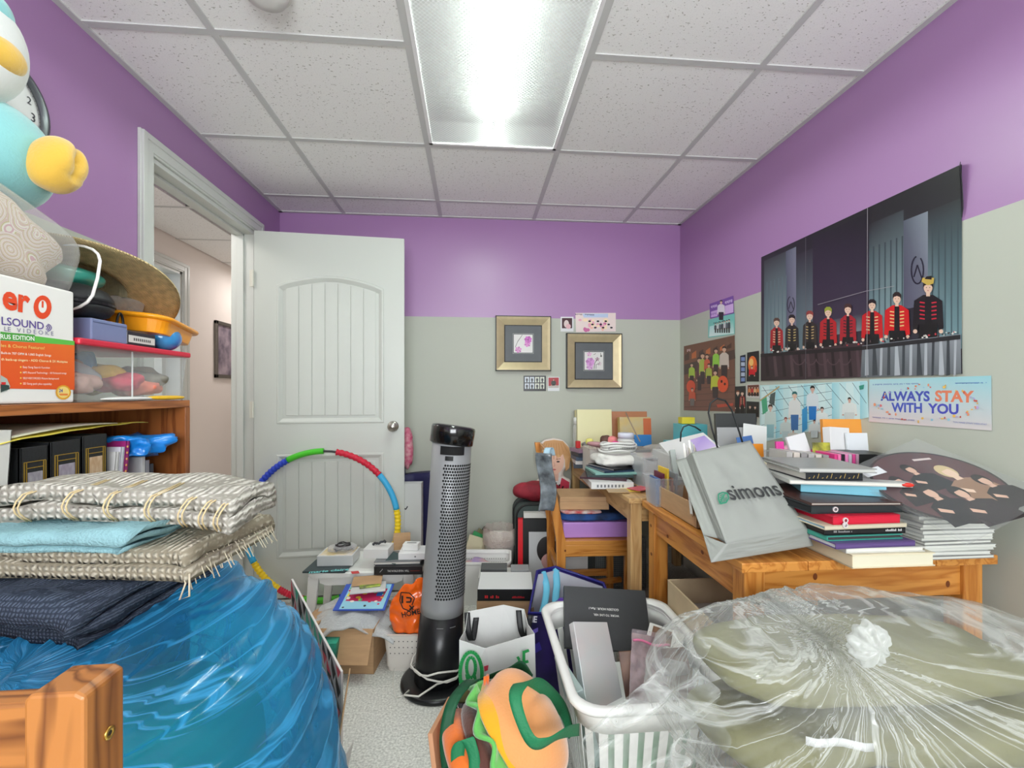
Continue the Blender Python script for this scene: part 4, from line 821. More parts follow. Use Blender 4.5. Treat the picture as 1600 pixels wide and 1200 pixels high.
for k in range(44):
    s0, s1 = (k + .05) / 44, (k + .62) / 44
    q = [perim(A, s0), perim(A, s1), perim(B, s1), perim(B, s0)]; inn = [p_ * 1 + Vector((-p_.x * .014, -p_.y * .01, 0)) for p_ in q]
    MB().add(q + inn, [(0, 1, 2, 3), (7, 6, 5, 4), (0, 4, 5, 1), (1, 5, 6, 2), (2, 6, 7, 3), (3, 7, 4, 0)]).build('basket_bar', wp, lb)
for x in (-.05, .05)[1:]: box('grip_hole', cmat((52, 52, 54)), x + .02, x + .07, -bl - .0085 + .004, -bl + .003, bh - .045, bh - .03, lb)
# albums and bags in the basket
ab = cmat((52, 54, 56), .4)
o = MB().box(-.148, .148, -.0125, .0125, 0, .20).build('album_box', ab, None, bevel=.001); o.location = (.455, 1.505, .272); o.rotation_euler = (R(-38), R(3), R(-6)); tag(o, 'dark grey album box with inverted white lettering in the laundry basket', 'album')
fpn = Matrix.LocRotScale(o.location, o.rotation_euler, None); n_ = (fpn.to_3x3() @ Vector((0, -1, 0))); pf = fpn @ Vector((0, -.0125, .1))
ex, ez = fpn.to_3x3() @ Vector((1, 0, 0)), fpn.to_3x3() @ Vector((0, 0, 1))
pr = Print(pf, n_, frame=(pf, -ex, -ez))
for tx, y in (('GOLDEN HOUR : Part.1', -.012), ('WORK TO LIVE VER.', .008)): 
    vs, fs = text_mesh(tx, .01); A_, wd = (-.045, y), (.105 if 'HOUR' in tx else .09)
    x0 = min(v_[0] for v_ in vs); x1 = max(v_[0] for v_ in vs); k = wd / (x1 - x0); pr.raw([pf - ex * (A_[0] + (v_[0] - x0) * k) - ez * (A_[1] - .0 + v_[1] * k * 1.0) + ez * .02 for v_ in vs], fs, [lin((226, 226, 222))] * len(vs))
pr.build('cover_lettering', o)
holo = mat('holo_silver', (226, 212, 214), .22, metal=.35, tint2=(206, 222, 224), vs=5)
slab('silver_box', 'pearly silver slipcase leaning in the middle of the basket', 'box', holo, (.375, 1.29, .235), .125, .032, .225, rot=(R(-40), R(10), R(14)))
slab('grey_green_box', 'pale grey-green slipcase against the basket side', 'box', mat('mint_grey', (168, 186, 184), .35), (.318, 1.26, .16), .022, .2, .20, rot=(R(-6), R(-14), R(8)))
slab('white_box', 'plain white box lying flat under the silver slipcase', 'box', cmat((220, 222, 220)), (.47, 1.36, .205), .16, .2, .05, rot=(R(6), 0, R(-5)))
slab('brown_booklet', 'brown photo booklet wedged upright behind the pink pouch', 'booklet', mat('brown_ink', (132, 92, 70), .4, tint2=(70, 44, 36), vs=12), (.545, 1.27, .235), .2, .012, .15, rot=(R(-25), R(-8), R(-12)))
zp = thing('zip_pouch', 'clear pouch with a pink zip holding photo cards in the basket', 'pouch', (.488, 1.245, .24)); zp.rotation_euler = (R(-30), R(12), R(0))
MB().grid(lambda a, b: Vector((-.055 + .11 * a + .012 * b, -.012 * math.sin(a * 3.1) - .008 * ns((a, b, 0), 7), .21 * b)), 20, 24).build('pouch_front', plastic('pouch_film', (226, 206, 214), .3, .12, bump=.6, bs=24), zp, smooth=True)
MB().grid(lambda a, b: Vector((-.05 + .1 * a + .01 * b, .006, .2 * b)), 4, 4).build('photo_cards', mat('card_photo', (196, 170, 166), .4, tint2=(90, 66, 66), vs=24), zp, solid=.004)
MB().tube([(-.046 + .115 * k / 8, -.016, .178 + .004 * math.sin(k)) for k in range(9)], .0035, 8).build('pink_zip', cmat((232, 130, 170), .3), zp, smooth=True)
slab('photo_card', 'white photo card with a tan print at the basket rim', 'photo card', cmat((226, 226, 222)), (.61, 1.4, .365), .11, .08, .003, rot=(R(20), R(8), R(-30)))
box('card_print', mat('card_photo2', (140, 106, 84), .4, tint2=(60, 44, 40), vs=30), -.042, .02, -.03, .03, .003, .0034, bpy.data.objects['photo_card'])
lump('bubble_wrap', 'small roll of clear bubble wrap inside the laundry basket', 'bubble wrap', plastic('wrap_clear', (226, 232, 234), .3, .12, bump=.8, bs=80), (.59, 1.33, .315), (.055, .05, .02), .3, 24, 8)
slab('green_magazine', 'green covered magazine at the bottom front of the basket', 'magazine', mat('green_cover', (66, 128, 84), .35, tint2=(34, 60, 48), vs=8), (.44, 1.2, .03), .28, .22, .02, rz=R(8))
slab('green_white_folder', 'pale folder standing along the slotted front of the basket', 'folder', mat('pale_cover', (214, 226, 216), .4, tint2=(150, 190, 160), vs=10), (.46, 1.135, .052), .25, .012, .22, rot=(R(-10), 0, 0))
# green shopping bag with burger plush
gb = thing('green_bag', 'dark green fabric shopping bag beside the laundry basket', 'bag', (.065, 1.14, 0)); gbm = mat('green_fabric', (18, 96, 58), .7, bump=.3, bs=160, bdist=.002); gwm = mat('bag_white', (218, 222, 216), .6)
gr_ = lambda z, k: [Vector((x + .008 * ns((x, y, z), 12, 4), y + .008 * ns((x, y, z), 11), z + (.012 * ns((x, y, 1), 9) if z > .2 else 0))) for x, y in rr(.145 + k, .115 + k, .03)]
loft([gr_(.0, -.02), gr_(.12, -.01), gr_(.25, 0)], True, False).build('bag_body', gbm, gb, smooth=True, solid=.002)
loft([[p_ * 1.012 for p_ in gr_(.05, -.01)], [p_ * 1.012 for p_ in gr_(.15, 0)]], False, False).build('white_panel', gwm, gb, smooth=True)
def ribbon(path, wd, n=48):
    path = [Vector(p_) for p_ in path]
    def cr(t_):
        k = t_ * (len(path) - 1); i = min(int(k), len(path) - 2); f_ = k - i; p0, p1, p2, p3 = path[max(i - 1, 0)], path[i], path[i + 1], path[min(i + 2, len(path) - 1)]
        return .5 * ((2 * p1) + (p2 - p0) * f_ + (2 * p0 - 5 * p1 + 4 * p2 - p3) * f_ ** 2 + (3 * p1 - p0 - 3 * p2 + p3) * f_ ** 3)
    pts = [cr(k / (n - 1)) for k in range(n)]; wd = [Vector(x_) for x_ in wd]
    def fn(a, b):
        i = round(b * (n - 1)); k = b * (len(wd) - 1); j = min(int(k), len(wd) - 2); v_ = wd[j].lerp(wd[j + 1], k - j); return pts[i] + v_ * (a - .5)
    return MB().grid(fn, 4, n)
strap = mat('green_strap', (30, 122, 78), .6, bump=.2, bs=200)
def gl(u, v, d): return at(u, v, d=d) - Vector((.065, 1.14, 0))
ribbon([gl(905, 1140, 1.10), gl(880, 1145, .97), gl(848, 1162, .92), gl(825, 1150, .92), gl(805, 1090, .95), gl(822, 1065, 1.02), gl(850, 1075, 1.1), gl(880, 1110, 1.22), gl(893, 1150, 1.26)], [(.0, .0, .03), (.02, 0, .025), (.015, -.01, .03), (.024, 0, .0), (.03, -.01, .0), (.02, .02, .015), (.02, .02, .02), (.02, .02, 0)]).build('strap', strap, gb, smooth=True, solid=.0015)
ribbon([gl(700, 1200, 1.05), gl(697, 1150, 1.06), gl(706, 1100, 1.09), gl(728, 1070, 1.16), gl(745, 1062, 1.24), gl(790, 1050, 1.28), gl(815, 1040, 1.28), gl(830, 1062, 1.26)], [(.03, 0, 0), (.03, -.0, 0), (.026, -.01, 0), (.02, -.02, .0), (.012, 0, .02), (.0, 0, .026), (.01, 0, .026)]).build('strap', mat('green_strap_dark', (14, 78, 48), .6), gb, smooth=True, solid=.0015)
ribbon([gl(716, 1200, 1.0), gl(716, 1170, 1.0), gl(730, 1155, 1.0), gl(740, 1180, .99), gl(742, 1210, .98)], [(.03, 0, 0), (.03, 0, 0), (.02, 0, .02), (.028, 0, 0)]).build('strap', strap, gb, smooth=True, solid=.0015)
bu = thing('burger_plush', 'plush cheeseburger with peach bun poking out of the green bag', 'plush toy', at(812, 1140, d=1.10))
ax = Vector((.90, .08, .62)).normalized(); bu.rotation_euler = ax.to_track_quat('Z', 'Y').to_euler(); BR_ = .125
peach, orange_, yel, lime, brn = plush((238, 162, 98), 'peach'), plush((226, 110, 30), 'orange'), plush((236, 166, 22), 'cheese'), plush((98, 182, 86), 'lime'), plush((92, 52, 42), 'patty')
MB().blob((0, 0, .012), (BR_, BR_, .085), .8, 1, lambda q, u, v: (.05 * ns(q, 9) - (.6 if q.z < 0 else 0)) if q.z >= 0 else -.0, 64, 32).build('top_bun', peach, bu, smooth=True)
MB().grid(lambda a, b: Vector(((.02 + (BR_ * 1.03 - .02 + .012 * math.sin(a * 6.2832 * 4)) * b) * math.cos(a * 6.2832), (.02 + (BR_ * 1.03 - .02 + .012 * math.sin(a * 6.2832 * 4)) * b) * math.sin(a * 6.2832), .0 - .035 * max(0, b - .8) * 5)), 96, 14, True).build('cheese', yel, bu, smooth=True, solid=.012)
MB().grid(lambda a, b: Vector(((.02 + (BR_ * 1.14 - .02) * b) * math.cos(a * 6.2832), (.02 + (BR_ * 1.14 - .02) * b) * math.sin(a * 6.2832), -.026 + .016 * math.sin(a * 6.2832 * 11) * max(0, b - .7) * 3 - .02 * b)), 132, 14, True).build('lettuce', lime, bu, smooth=True, solid=.009)
MB().blob((0, 0, -.075), (BR_ * .98, BR_ * .98, .026), .6, 1, lambda q, u, v: .03 * ns(q, 14)).build('patty', brn, bu, smooth=True)
MB().blob((0, 0, -.125), (BR_ * .99, BR_ * .99, .036), .6, 1, lambda q, u, v: .02 * ns(q, 9)).build('bottom_bun', orange_, bu, smooth=True)
tb_ = MB().tube([gl(757, 1070, 1.12) + Vector((.065, 1.14, 0)), gl(758, 1058, 1.12) + Vector((.065, 1.14, 0)), gl(762, 1055, 1.125) + Vector((.065, 1.14, 0)), gl(762, 1070, 1.13) + Vector((.065, 1.14, 0))], .004, 8).build('hang_loop', orange_, None, smooth=True); keep(tb_, bu)
slab('brown_envelope', 'tan card folder standing at the side of the green bag', 'folder', mat('tan_card', (206, 150, 112), .6), (-.05, 1.12, .10), .012, .17, .24, rot=(R(-8), R(-10), R(-12)))
lump('sunglasses_pouch', 'shiny black pouch between burger plush and green bag', 'pouch', mat('shiny_black', (22, 22, 26), .2, coat=.6), (-.03, 1.21, .20), (.035, .05, .06), .2, 22, 3)
lump('jacket', 'olive jacket crumpled behind the burger plush', 'jacket', mat('olive_cloth', (112, 108, 66), .8), (.06, 1.245, .21), (.11, .03, .075), .3, 14, 5)
# white shopping tote with green printing
tx0, tx1, ty0, ty1, th = -.045, .20, 1.44, 1.61, .345
to = thing('white_tote', 'white shopping bag with green globe print behind the burger plush', 'bag', (tx0, ty0, 0)); tw, td = tx1 - tx0, ty1 - ty0; tm = mat('tote_white', (226, 227, 224), .55, bump=.35, bs=18, bdist=.004)
base_ = [(0, 0), (tw / 2, 0), (tw, 0), (tw, td / 2), (tw, td), (tw * .55, td), (0, td), (0, td / 2)]
top_ = [(-.0, .01, .018), (tw * .33, -.02, .004), (tw * .98, .005, .03), (tw * .93, td * .5, .02), (tw * .92, td, .03), (tw * .62, td * 1.05, .045), (tw * .1, td, .03), (tw * .07, td * .5, .01)]
loft([[Vector((x, y, 0)) for x, y in base_], [Vector((x * .98 + top_[i][0] * .02, y * .6 + top_[i][1] * .4, th * .5)) for i, (x, y) in enumerate(base_)], [Vector((x, y, th + z)) for x, y, z in top_]], True, False).build('bag_body', tm, to, solid=.0016)
for (x, w_) in ((.022, .02), (.205, .026)): ribbon([(x, td - .006, th + .03), (x + .006, td - .03, th - .03), (x + w_, td - .02, th - .06), (x + w_ * 1.6, td - .006, th + .01)], [(.02, 0, 0), (.02, 0, 0)], 16).build('black_handle', cmat((30, 30, 32), .5), to, smooth=True, solid=.002)
pr = Print((0, ty0 - .012, 0), (-.0, -1, .0), base=.010); G_ = (40, 158, 82)
for rr1, rr2 in ((24, 34),): pr.line([(736 + 17 * math.cos(a), 1050 + 34 * math.sin(a)) for a in [R(k) for k in range(-180, 181, 12)]], 5.5, G_)
pr.line([(736 + 7 * math.cos(R(a)), 1040 + 16 * math.sin(R(a))) for a in range(0, 361, 24)], 5, G_); pr.line([(722, 1062), (750, 1062)], 5, G_); pr.line([(729, 1050), (735, 1080)], 4.5, G_); pr.line([(741, 1050), (747, 1080)], 4.5, G_)
pr.poly([(756, 1038), (763, 1036), (762, 1044), (757, 1046)], (200, 60, 80))
pr.line([(808, 1023), (811, 1028), (810, 1040), (806, 1042)], 4, G_); pr.line([(818, 1014), (818, 1040), (818, 1062)], 4.5, G_); pr.line([(818, 1016), (826, 1013)], 4.5, G_); pr.line([(818, 1032), (825, 1030)], 4.5, G_)
pr.build('bag_print', to)
# blue and purple reusable bag
pbg = thing('purple_bag', 'purple and navy reusable bag with sky blue handles beside the white tote', 'bag', (.215, 1.70, 0)); pw_, pd_, ph_ = .33, .30, .325
pm = mat('purple_sheet', (70, 46, 140), .4, tint2=(26, 28, 60), vs=5); nv = mat('navy_trim', (36, 34, 116), .4); inn = mat('bag_lining', (198, 198, 206), .5)
q0 = [(0, 0), (pw_, 0), (pw_, pd_ * .7), (pw_ * .5, pd_), (0, pd_)]; q1 = [(-.01, -.02, 0), (pw_ + .0, -.0, -.03), (pw_ + .015, pd_ * .72, .0), (pw_ * .45, pd_ * 1.0, .045), (.06, pd_ * .82, .05)]
loft([[Vector((x, y, 0)) for x, y in q0], [Vector((x, y, ph_ + z)) for x, y, z in q1]], True, False).build('bag_outside', pm, pbg, solid=.002)
loft([[Vector((x * .94 + .01, y * .94 + .01, .03)) for x, y in q0], [Vector((x * .97 + .005, y * .97 + .004, ph_ + z - .012)) for x, y, z in q1]], True, False).build('lining', inn, pbg)
MB().tube([Vector((x, y, ph_ + z)) for x, y, z in q1], .007, 8, closed=True).build('rim_binding', nv, pbg, smooth=True)
sky_ = mat('sky_strap', (110, 196, 226), .5)
ribbon([(.085, pd_ * .86, ph_ + .045), (.10, pd_ * .8, ph_ - .02), (.06, pd_ * .3, ph_ - .05), (.02, -.005, ph_ - .06)], [(.028, 0, 0), (.028, 0, 0)], 20).build('handle', sky_, pbg, smooth=True, solid=.002); ribbon([(.15, pd_ * .98, ph_ + .045), (.15, pd_ * .9, ph_ - .02), (.13, pd_ * .6, ph_ - .07), (.16, pd_ * .4, ph_ - .09)], [(.03, 0, 0), (.03, 0, 0)], 20).build('handle', sky_, pbg, smooth=True, solid=.002)
pr = Print((0, 1.68, 0), (0, -1, .0), base=.012); pr.text('ME', (823, 969), (838, 970), (236, 232, 244), 1.1, .03); pr.poly([(824, 985), (840, 978), (840, 984), (826, 992)], (120, 100, 210)); pr.poly([(826, 1010), (842, 1000), (846, 1012), (832, 1020)], (64, 50, 170)); pr.build('bag_lettering', pbg)
lump('purple_cloth', 'violet satin cloth inside the purple bag', 'cloth', mat('violet_satin', (96, 60, 170), .3), (.37, 1.84, .2), (.06, .05, .045), .3, 18, 2)
# cartons, books and basket behind
o = carton('low_carton', 'brown carton under the black box set', (W(790, 2.08).x, W(790, 2.08).y, 0), .25, .2, .235, -YAW, open_=False)
bs_ = book('black_box_set', 'black box set with red lettering and white top on the low carton', (W(790, 2.08).x, W(790, 2.08).y, .237), .245, .19, .05, -YAW, (26, 26, 28), spine='-y'); 
box('white_cover', cmat((222, 224, 224)), -.121, .121, -.094, .094, .05, .0515, bs_); 
M_ = Matrix.LocRotScale(bs_.location, bs_.rotation_euler, None); f0 = M_ @ Vector((0, -.0955, .012)); pr = Print(f0, M_.to_3x3() @ Vector((0, -1, 0)), frame=(f0, M_.to_3x3() @ Vector((1, 0, 0)), Vector((0, 0, 1))))
pr.marks((-.09, .0), (-.025, .0), .012, 8, (206, 40, 46), .7); pr.marks((.03, .0), (.085, .0), .009, 9, (180, 30, 40), .7); pr.build('spine_lettering', bs_)
book('grey_album', 'thick grey album lying behind the black box set', (W(772, 2.27).x, W(772, 2.27).y, .25), .13, .09, .03, -YAW, (84, 86, 88)); slab('album_support', 'white carton supporting the grey album', 'box', cmat((214, 212, 208)), (W(780, 2.27).x, W(780, 2.27).y, 0), .2, .13, .249, -YAW)
slab('grey_case', 'flat grey case beside the black box set', 'case', cmat((150, 154, 156)), (W(812, 2.28).x, W(812, 2.28).y, .2505), .09, .08, .02, -YAW)
pb_ = thing('perforated_basket', 'low white perforated basket behind the heater and grey album', 'basket', (W(757, 2.52).x, W(757, 2.52).y, 0), -YAW)
loft([ring(.12, .075, .03, 0), ring(.145, .1, .03, .225), ring(.15, .105, .032, .232), ring(.15, .105, .032, .242), ring(.14, .095, .03, .242), ring(.138, .093, .03, .225)], True, False).build('basket_shell', wp, pb_, smooth=False)
mb = MB()
for i in range(18):
    for j in range(7): x, z = -.11 + .013 * i, .07 + .02 * j; mb.add([(x, .0915 - .0 + .02 * (z / .225 - 1) - .001, z), (x + .005, .0915 + .02 * (z / .225 - 1) - .001, z), (x + .005, .0915 + .02 * (z / .225 - 1) - .001, z + .007), (x, .0915 + .02 * (z / .225 - 1) - .001, z + .007)], [(0, 1, 2, 3)])
g = mb.build('perforations', cmat((168, 168, 164)), pb_); g['kind'] = 'stuff'
lump('scarf', 'orange and lilac scarf lying in the white perforated basket', 'scarf', mat('scarf_mix', (222, 180, 160), .7, tint2=(170, 150, 200), vs=14), (W(745, 2.52).x, W(745, 2.52).y, .12), (.08, .06, .05), .3, 16, 2)
# waste bin
wb = W(781, 2.76); bn = thing('waste_bin', 'white waste bin lined with a clear bag by the back wall', 'waste bin', (wb.x, wb.y, 0))
MB().lathe([(.075, 0), (.098, .27), (.102, .275), (.098, .28), (.092, .27), (.07, .01)], 36, capt=False).build('bin_body', mat('bin_white', (216, 210, 202), .45), bn, smooth=True)
MB().grid(lambda a, b: Vector(((.103 + .006 * math.sin(a * 50) * b + .004 * ns((a * 9, b * 3, 0), 3)) * math.cos(a * 6.2832) * (1 - .12 * max(0, b - .5)), (.103 + .006 * math.sin(a * 44) * b) * math.sin(a * 6.2832), .238 + .095 * b + .012 * ns((math.cos(a * 6.28), math.sin(a * 6.28), b), 4))), 90, 14, True).build('bin_liner', plastic('liner', (226, 206, 198), .32, .2, bump=.6, bs=30), bn, smooth=True)
# suitcase, red bag, framed photo, figure cushion
sx0, sx1 = W(803, 2.76).x, W(803, 2.76).x + .36
sc_ = thing('suitcase', 'dark green fabric suitcase behind the pine chair', 'suitcase', ((sx0 + sx1) / 2, 2.73, 0)); shw = (sx1 - sx0) / 2
o = MB().prism([(x, y + .255) for x, y in rr(shw, .245, .07)], -.10, .10, 'y').build('shell', mat('suitcase_green', (70, 82, 80), .7, bump=.3, bs=200), sc_, bevel=.015)
for y in (-.101, .0, .101): MB().tube([Vector((x, y, z + .255)) for x, z in rr(shw - .004 + (.006 if y == 0 else 0), .241 + (.006 if y == 0 else 0), .07)], .006, 8, closed=True).build('piping', cmat((26, 28, 28), .5), sc_, smooth=True)
for x in (-.1, .1): MB().lathe([(.012, -.01), (.012, .01)], 14, Matrix.Translation((x, 0, .012)) @ Matrix.Rotation(R(90), 4, 'Y')).build('wheel', cmat((20, 20, 20)), sc_)
lump('red_bag', 'crimson cloth bag slumped on top of the suitcase', 'bag', mat('crimson_cloth', (176, 46, 62), .7, tint2=(120, 28, 44), vs=10, bump=.4, bs=12), (sx0 + .135, 2.72, .502), (.13, .085, .055), .2, 9, 2)
pz_ = Vector((W(836, 2.56).x, W(836, 2.56).y, 0)); pp = thing('boxed_photo', 'large black box with a red spine and a photo print leaning on the suitcase', 'box', (pz_.x + .035, pz_.y, .0), -YAW, rot=(R(-4), 0, -YAW))
box('box_body', cmat((26, 27, 28), .35), -.13, .13, -.02, .02, 0, .43, pp, bevel=.002); box('red_spine', cmat((214, 28, 40), .35), -.131, -.104, -.0212, .021, 0, .431, pp)
box('photo_print', mat('photo_grey', (186, 188, 190), .4), -.07, .12, -.0215, -.019, .05, .36, pp)
MB().blob((.035, -.022, .26), (.06, .002, .075), 1, 1).build('printed_hair', cmat((34, 30, 30), .4), pp, smooth=True); MB().blob((.045, -.0225, .205), (.045, .002, .055), 1, 1).build('printed_face', cmat((196, 150, 146), .4), pp, smooth=True); MB().prism([(-.02, .05), (.12, .05), (.12, .13), (.05, .16), (.0, .12)], -.0222, -.021, 'y').build('printed_jacket', cmat((44, 42, 46), .4), pp); MB().prism([(.0, .07), (.035, .06), (.05, .15), (.06, .19), (.02, .19), (.01, .14)], -.0228, -.022, 'y').build('printed_hand', cmat((206, 166, 160), .4), pp)
slab('white_box', 'white flat box resting on the black box with the photo', 'box', cmat((222, 222, 216)), (pz_.x + .05, pz_.y + .045, .433), .22, .05, .028, -YAW)
lump('clear_pouch', 'clear plastic pouch with beige contents on the carpet by the photo', 'pouch', plastic('pouch_beige', (216, 196, 180), .4, .15, bump=.6, bs=30), (W(812, 2.43).x, W(812, 2.43).y, 0), (.05, .04, .085), .3, 14, 3)
cu = thing('figure_cushion', 'photo cushion of a blond figure propped behind the pine chair', 'cushion', (W(866, 2.86).x, 2.86, .45), 0)
out = [(-.10, 0), (.10, 0), (.115, .14), (.06, .17), (.065, .2), (.10, .24), (.112, .30), (.10, .36), (.06, .40), (0, .412), (-.06, .40), (-.10, .36), (-.112, .30), (-.10, .24), (-.065, .2), (-.06, .17), (-.115, .14)]
MB().prism(out, -.02, .02, 'y').build('cushion_body', cmat((226, 214, 206), .7), cu, bevel=.014)
pl0 = Vector((W(866, 2.86).x, 2.86 - .0205, .45)); pr = Print(pl0, (0, -1, 0), frame=(pl0, Vector((1, 0, 0)), Vector((0, 0, 1)))); 
pr.poly([(-.09, .0), (.09, 0), (.1, .13), (.05, .16), (-.05, .16), (-.1, .13)], (232, 228, 226)); pr.poly([(.01, 0), (.09, 0), (.1, .13), (.05, .16)], (206, 60, 84)); pr.poly([(-.09, 0), (-.02, 0), (-.05, .16), (-.1, .13)], (178, 50, 72))
for k in range(4): pr.poly([(.0 + .022 * k, .1 - .012 * k), (.01 + .022 * k, .1 - .012 * k), (.02 + .022 * k, .13 - .012 * k), (.01 + .022 * k, .13 - .012 * k)], (30, 28, 30))
pr.poly([(-.028, .14), (.028, .14), (.03, .2), (-.03, .2)], (226, 180, 160)); pr.ell(0, .265, .066, .085, (236, 192, 170), 24)
hair = [(-.10, .25), (-.108, .30), (-.097, .35), (-.058, .392), (0, .402), (.058, .392), (.097, .35), (.108, .30), (.098, .22), (.075, .2), (.07, .27), (.058, .31), (.03, .285), (.0, .312), (-.03, .285), (-.058, .31), (-.07, .26), (-.078, .2)]
pr.poly(hair, [(206, 156, 104) if i % 2 else (226, 182, 134) for i in range(len(hair))])
for k in range(9): x = -.085 + .021 * k; pr.line([(x, .30 + .03 * math.sin(k)), (x * .7, .38)], .004, (190, 138, 88))
for s_ in (-1, 1): pr.ell(.027 * s_, .262, .011, .005, (60, 42, 40)); pr.line([(.014 * s_, .278), (.042 * s_, .28)], .004, (150, 104, 74))
pr.line([(0, .26), (.006, .235), (-.003, .232)], .003, (206, 150, 132)); pr.ell(0, .212, .014, .005, (206, 104, 104)); pr.build('printed_figure', cu)
slab('cushion_shelf', 'grey storage crate behind the suitcase under the figure cushion', 'crate', cmat((150, 150, 150)), (W(866, 2.86).x + .0, 2.90, 0), .24, .13, .449)
# under the far table
wm = thing('wire_bin', 'grey wire mesh bin beneath the far table', 'bin', (W(962, 2.72).x, W(962, 2.72).y, 0)); mb = MB(); wx, wz = .15, .30
for k in range(26): mb.tube([(-wx + .012 * k, -.1, 0), (-wx + .012 * k, -.1, wz)], .0011, 4)
for k in range(26): mb.tube([(-wx, -.1, .012 * k), (wx, -.1, .012 * k)], .0011, 4)
mb.build('mesh_front', mat('wire_grey', (170, 172, 172), .4, metal=.4), wm)
MB().box(-wx, wx, .1, .103, 0, wz).box(-wx, -wx + .003, -.1, .1, 0, wz).box(wx - .003, wx, -.1, .1, 0, wz).box(-wx, wx, -.1, .1, 0, .003).build('bin_panels', cmat((120, 124, 126)), wm); MB().tube([(-wx, -.1, wz), (wx, -.1, wz), (wx, .1, wz), (-wx, .1, wz)], .004, 8, closed=True).build('rim', cmat((150, 152, 152)), wm)
slab('white_carton', 'white carton on the carpet beneath the pine chair', 'box', cmat((222, 222, 220)), (W(905, 2.66).x - .03, 2.62, 0), .13, .14, .21)
# things on the chair seat
slab('purple_box', 'lilac plastic box on the pine chair seat', 'box', mat('lilac_plastic', (182, 136, 206), .35), (.60, 2.27, .447), .33, .24, .075, R(-2), .006)
cl_ = lump('dark_clothes', 'folded black and blue clothes on the lilac box', 'clothes', mat('black_blue', (24, 26, 34), .8, tint2=(44, 92, 166), vs=7), (.60, 2.27, .524), (.165, .12, .022), .15, 12, 4, .4, .4)
lump('red_white_cloth', 'red and white patterned cloth under the kraft box', 'cloth', mat('redwhite', (214, 214, 212), .8, tint2=(190, 50, 56), vs=22), (.53, 2.22, .562), (.10, .08, .008), .2, 12, 6, .4, .4)
kb2 = slab('kraft_box', 'flat kraft cardboard box topping the pile on the pine chair', 'box', card, (.545, 2.265, .58), .24, .2, .062, R(-4), .002); box('lid_line', cmat((140, 108, 76)), -.1202, .1202, -.1002, .1002, .04, .0412, kb2)
hb = thing('hanging_bag', 'clear bag with a dark photo print hanging on the chair back', 'bag', (.335, 2.10, .60)); MB().grid(lambda a, b: Vector((-.035 + .07 * a + .012 * math.sin(b * 5), -.02 + .018 * math.sin(a * 3.1 + b * 2), .0 + .27 * b)), 14, 24).build('bag_film', mat('glossy_photo', (40, 40, 46), .15, tint2=(150, 160, 166), vs=14, coat=.5), hb, smooth=True, solid=.008)
ribbon([(0, -.01, .25), (.012, .01, .285), (.03, .03, .285), (.04, .04, .25)], [(.03, 0, 0), (.03, .0, 0)], 16).build('handle', cmat((170, 200, 216), .4), hb, smooth=True, solid=.003)
# open carton beside the near table
oc = carton('open_carton', 'open cardboard carton with loose paper under the near table', (.90, 1.43, 0), .39, .34, .468, R(0), mat('pale_card', (206, 184, 150), .8, var=.05, vs=14), flaps=(0, 0, 0, 0), t=.006)
slab('packing_paper', 'crumpled grey packing paper in the open carton', 'paper', mat('grey_paper', (178, 174, 168), .8, bump=.6, bs=20), (.90, 1.43, .33), .34, .3, .06, 0, .01)
pa = MB().grid(lambda a, b: Vector((.2 * a, .16 * b, .03 * ns((a, b, 0), 4) + .03 * a)), 16, 12).build('packing_sheet', mat('grey_paper2', (190, 187, 182), .8), None, smooth=True, solid=.001, loc=(.80, 1.32, .40)); tag(pa, 'light grey sheet sticking out of the open carton', 'paper')
for k in range(7): slab('flat_board', 'flat cardboard sheet in the stack under the near table' if 0 else ('lowest', 'second', 'third', 'fourth', 'fifth', 'sixth', 'topmost')[k] + ' brown board in the flat stack beneath the near table', 'board', cmat(((176, 150, 124), (190, 168, 142), (160, 138, 114))[k % 3], .7), (1.02 + .006 * (k % 3), 1.98 - .004 * k, .018 * k), .5, .34, .017, 0, .001, 'boards under the table')
# stool by the door and its load
ZST = .30; s0 = W(478, 2.12); st = thing('white_stool', 'low white plastic stool in front of the door', 'stool', (s0.x, s0.y, 0), 0); sw, sd = .50, .30
loft([ring(sw / 2, sd / 2, .04, ZST - .022, sw / 2, sd / 2), ring(sw / 2, sd / 2, .04, ZST - .004, sw / 2, sd / 2), ring(sw / 2 - .006, sd / 2 - .006, .04, ZST, sw / 2, sd / 2)]).build('seat', wp, st, smooth=False)
for x in (0, 1):
    for y in (0, 1): MB().prism([(sw * x + (.0 if x == 0 else -.05) - .012 * (1 - 2 * x), 0), (sw * x + (.035 if x == 0 else -.015) - .012 * (1 - 2 * x), 0), (sw * x + (.055 if x == 0 else -.005), ZST - .02), (sw * x + (.005 if x == 0 else -.055), ZST - .02)], sd * y + (.008 if y == 0 else -.033), sd * y + (.033 if y == 0 else -.008), 'y').build('leg', wp, st, bevel=.004)
for y in (.012, sd - .03): MB().prism([(.05, ZST - .02), (sw - .05, ZST - .02), (sw - .06, ZST - .05), (sw - .09, ZST - .062), (.09, ZST - .062), (.06, ZST - .05)], y, y + .018, 'y').build('skirt', wp, st)
def on(u, d, z): q = W(u, d); return (q.x, q.y, z)
zz = ZST + .001
mg = book('magazine', 'teal lettered magazine at the edge of the white stool', on(516, 2.21, zz), .2, .16, .007, R(-4), (52, 66, 70), spine='-y', cat='magazine'); pr = Print((0, 0, zz + .007), (0, 0, 1)); pr.text('marie claire', (482, 896), (545, 891), (120, 206, 206), 1.0, .03); pr.poly([(548, 893), (560, 892), (562, 896), (550, 897)], (200, 60, 60)); pr.build('cover_lettering', mg)
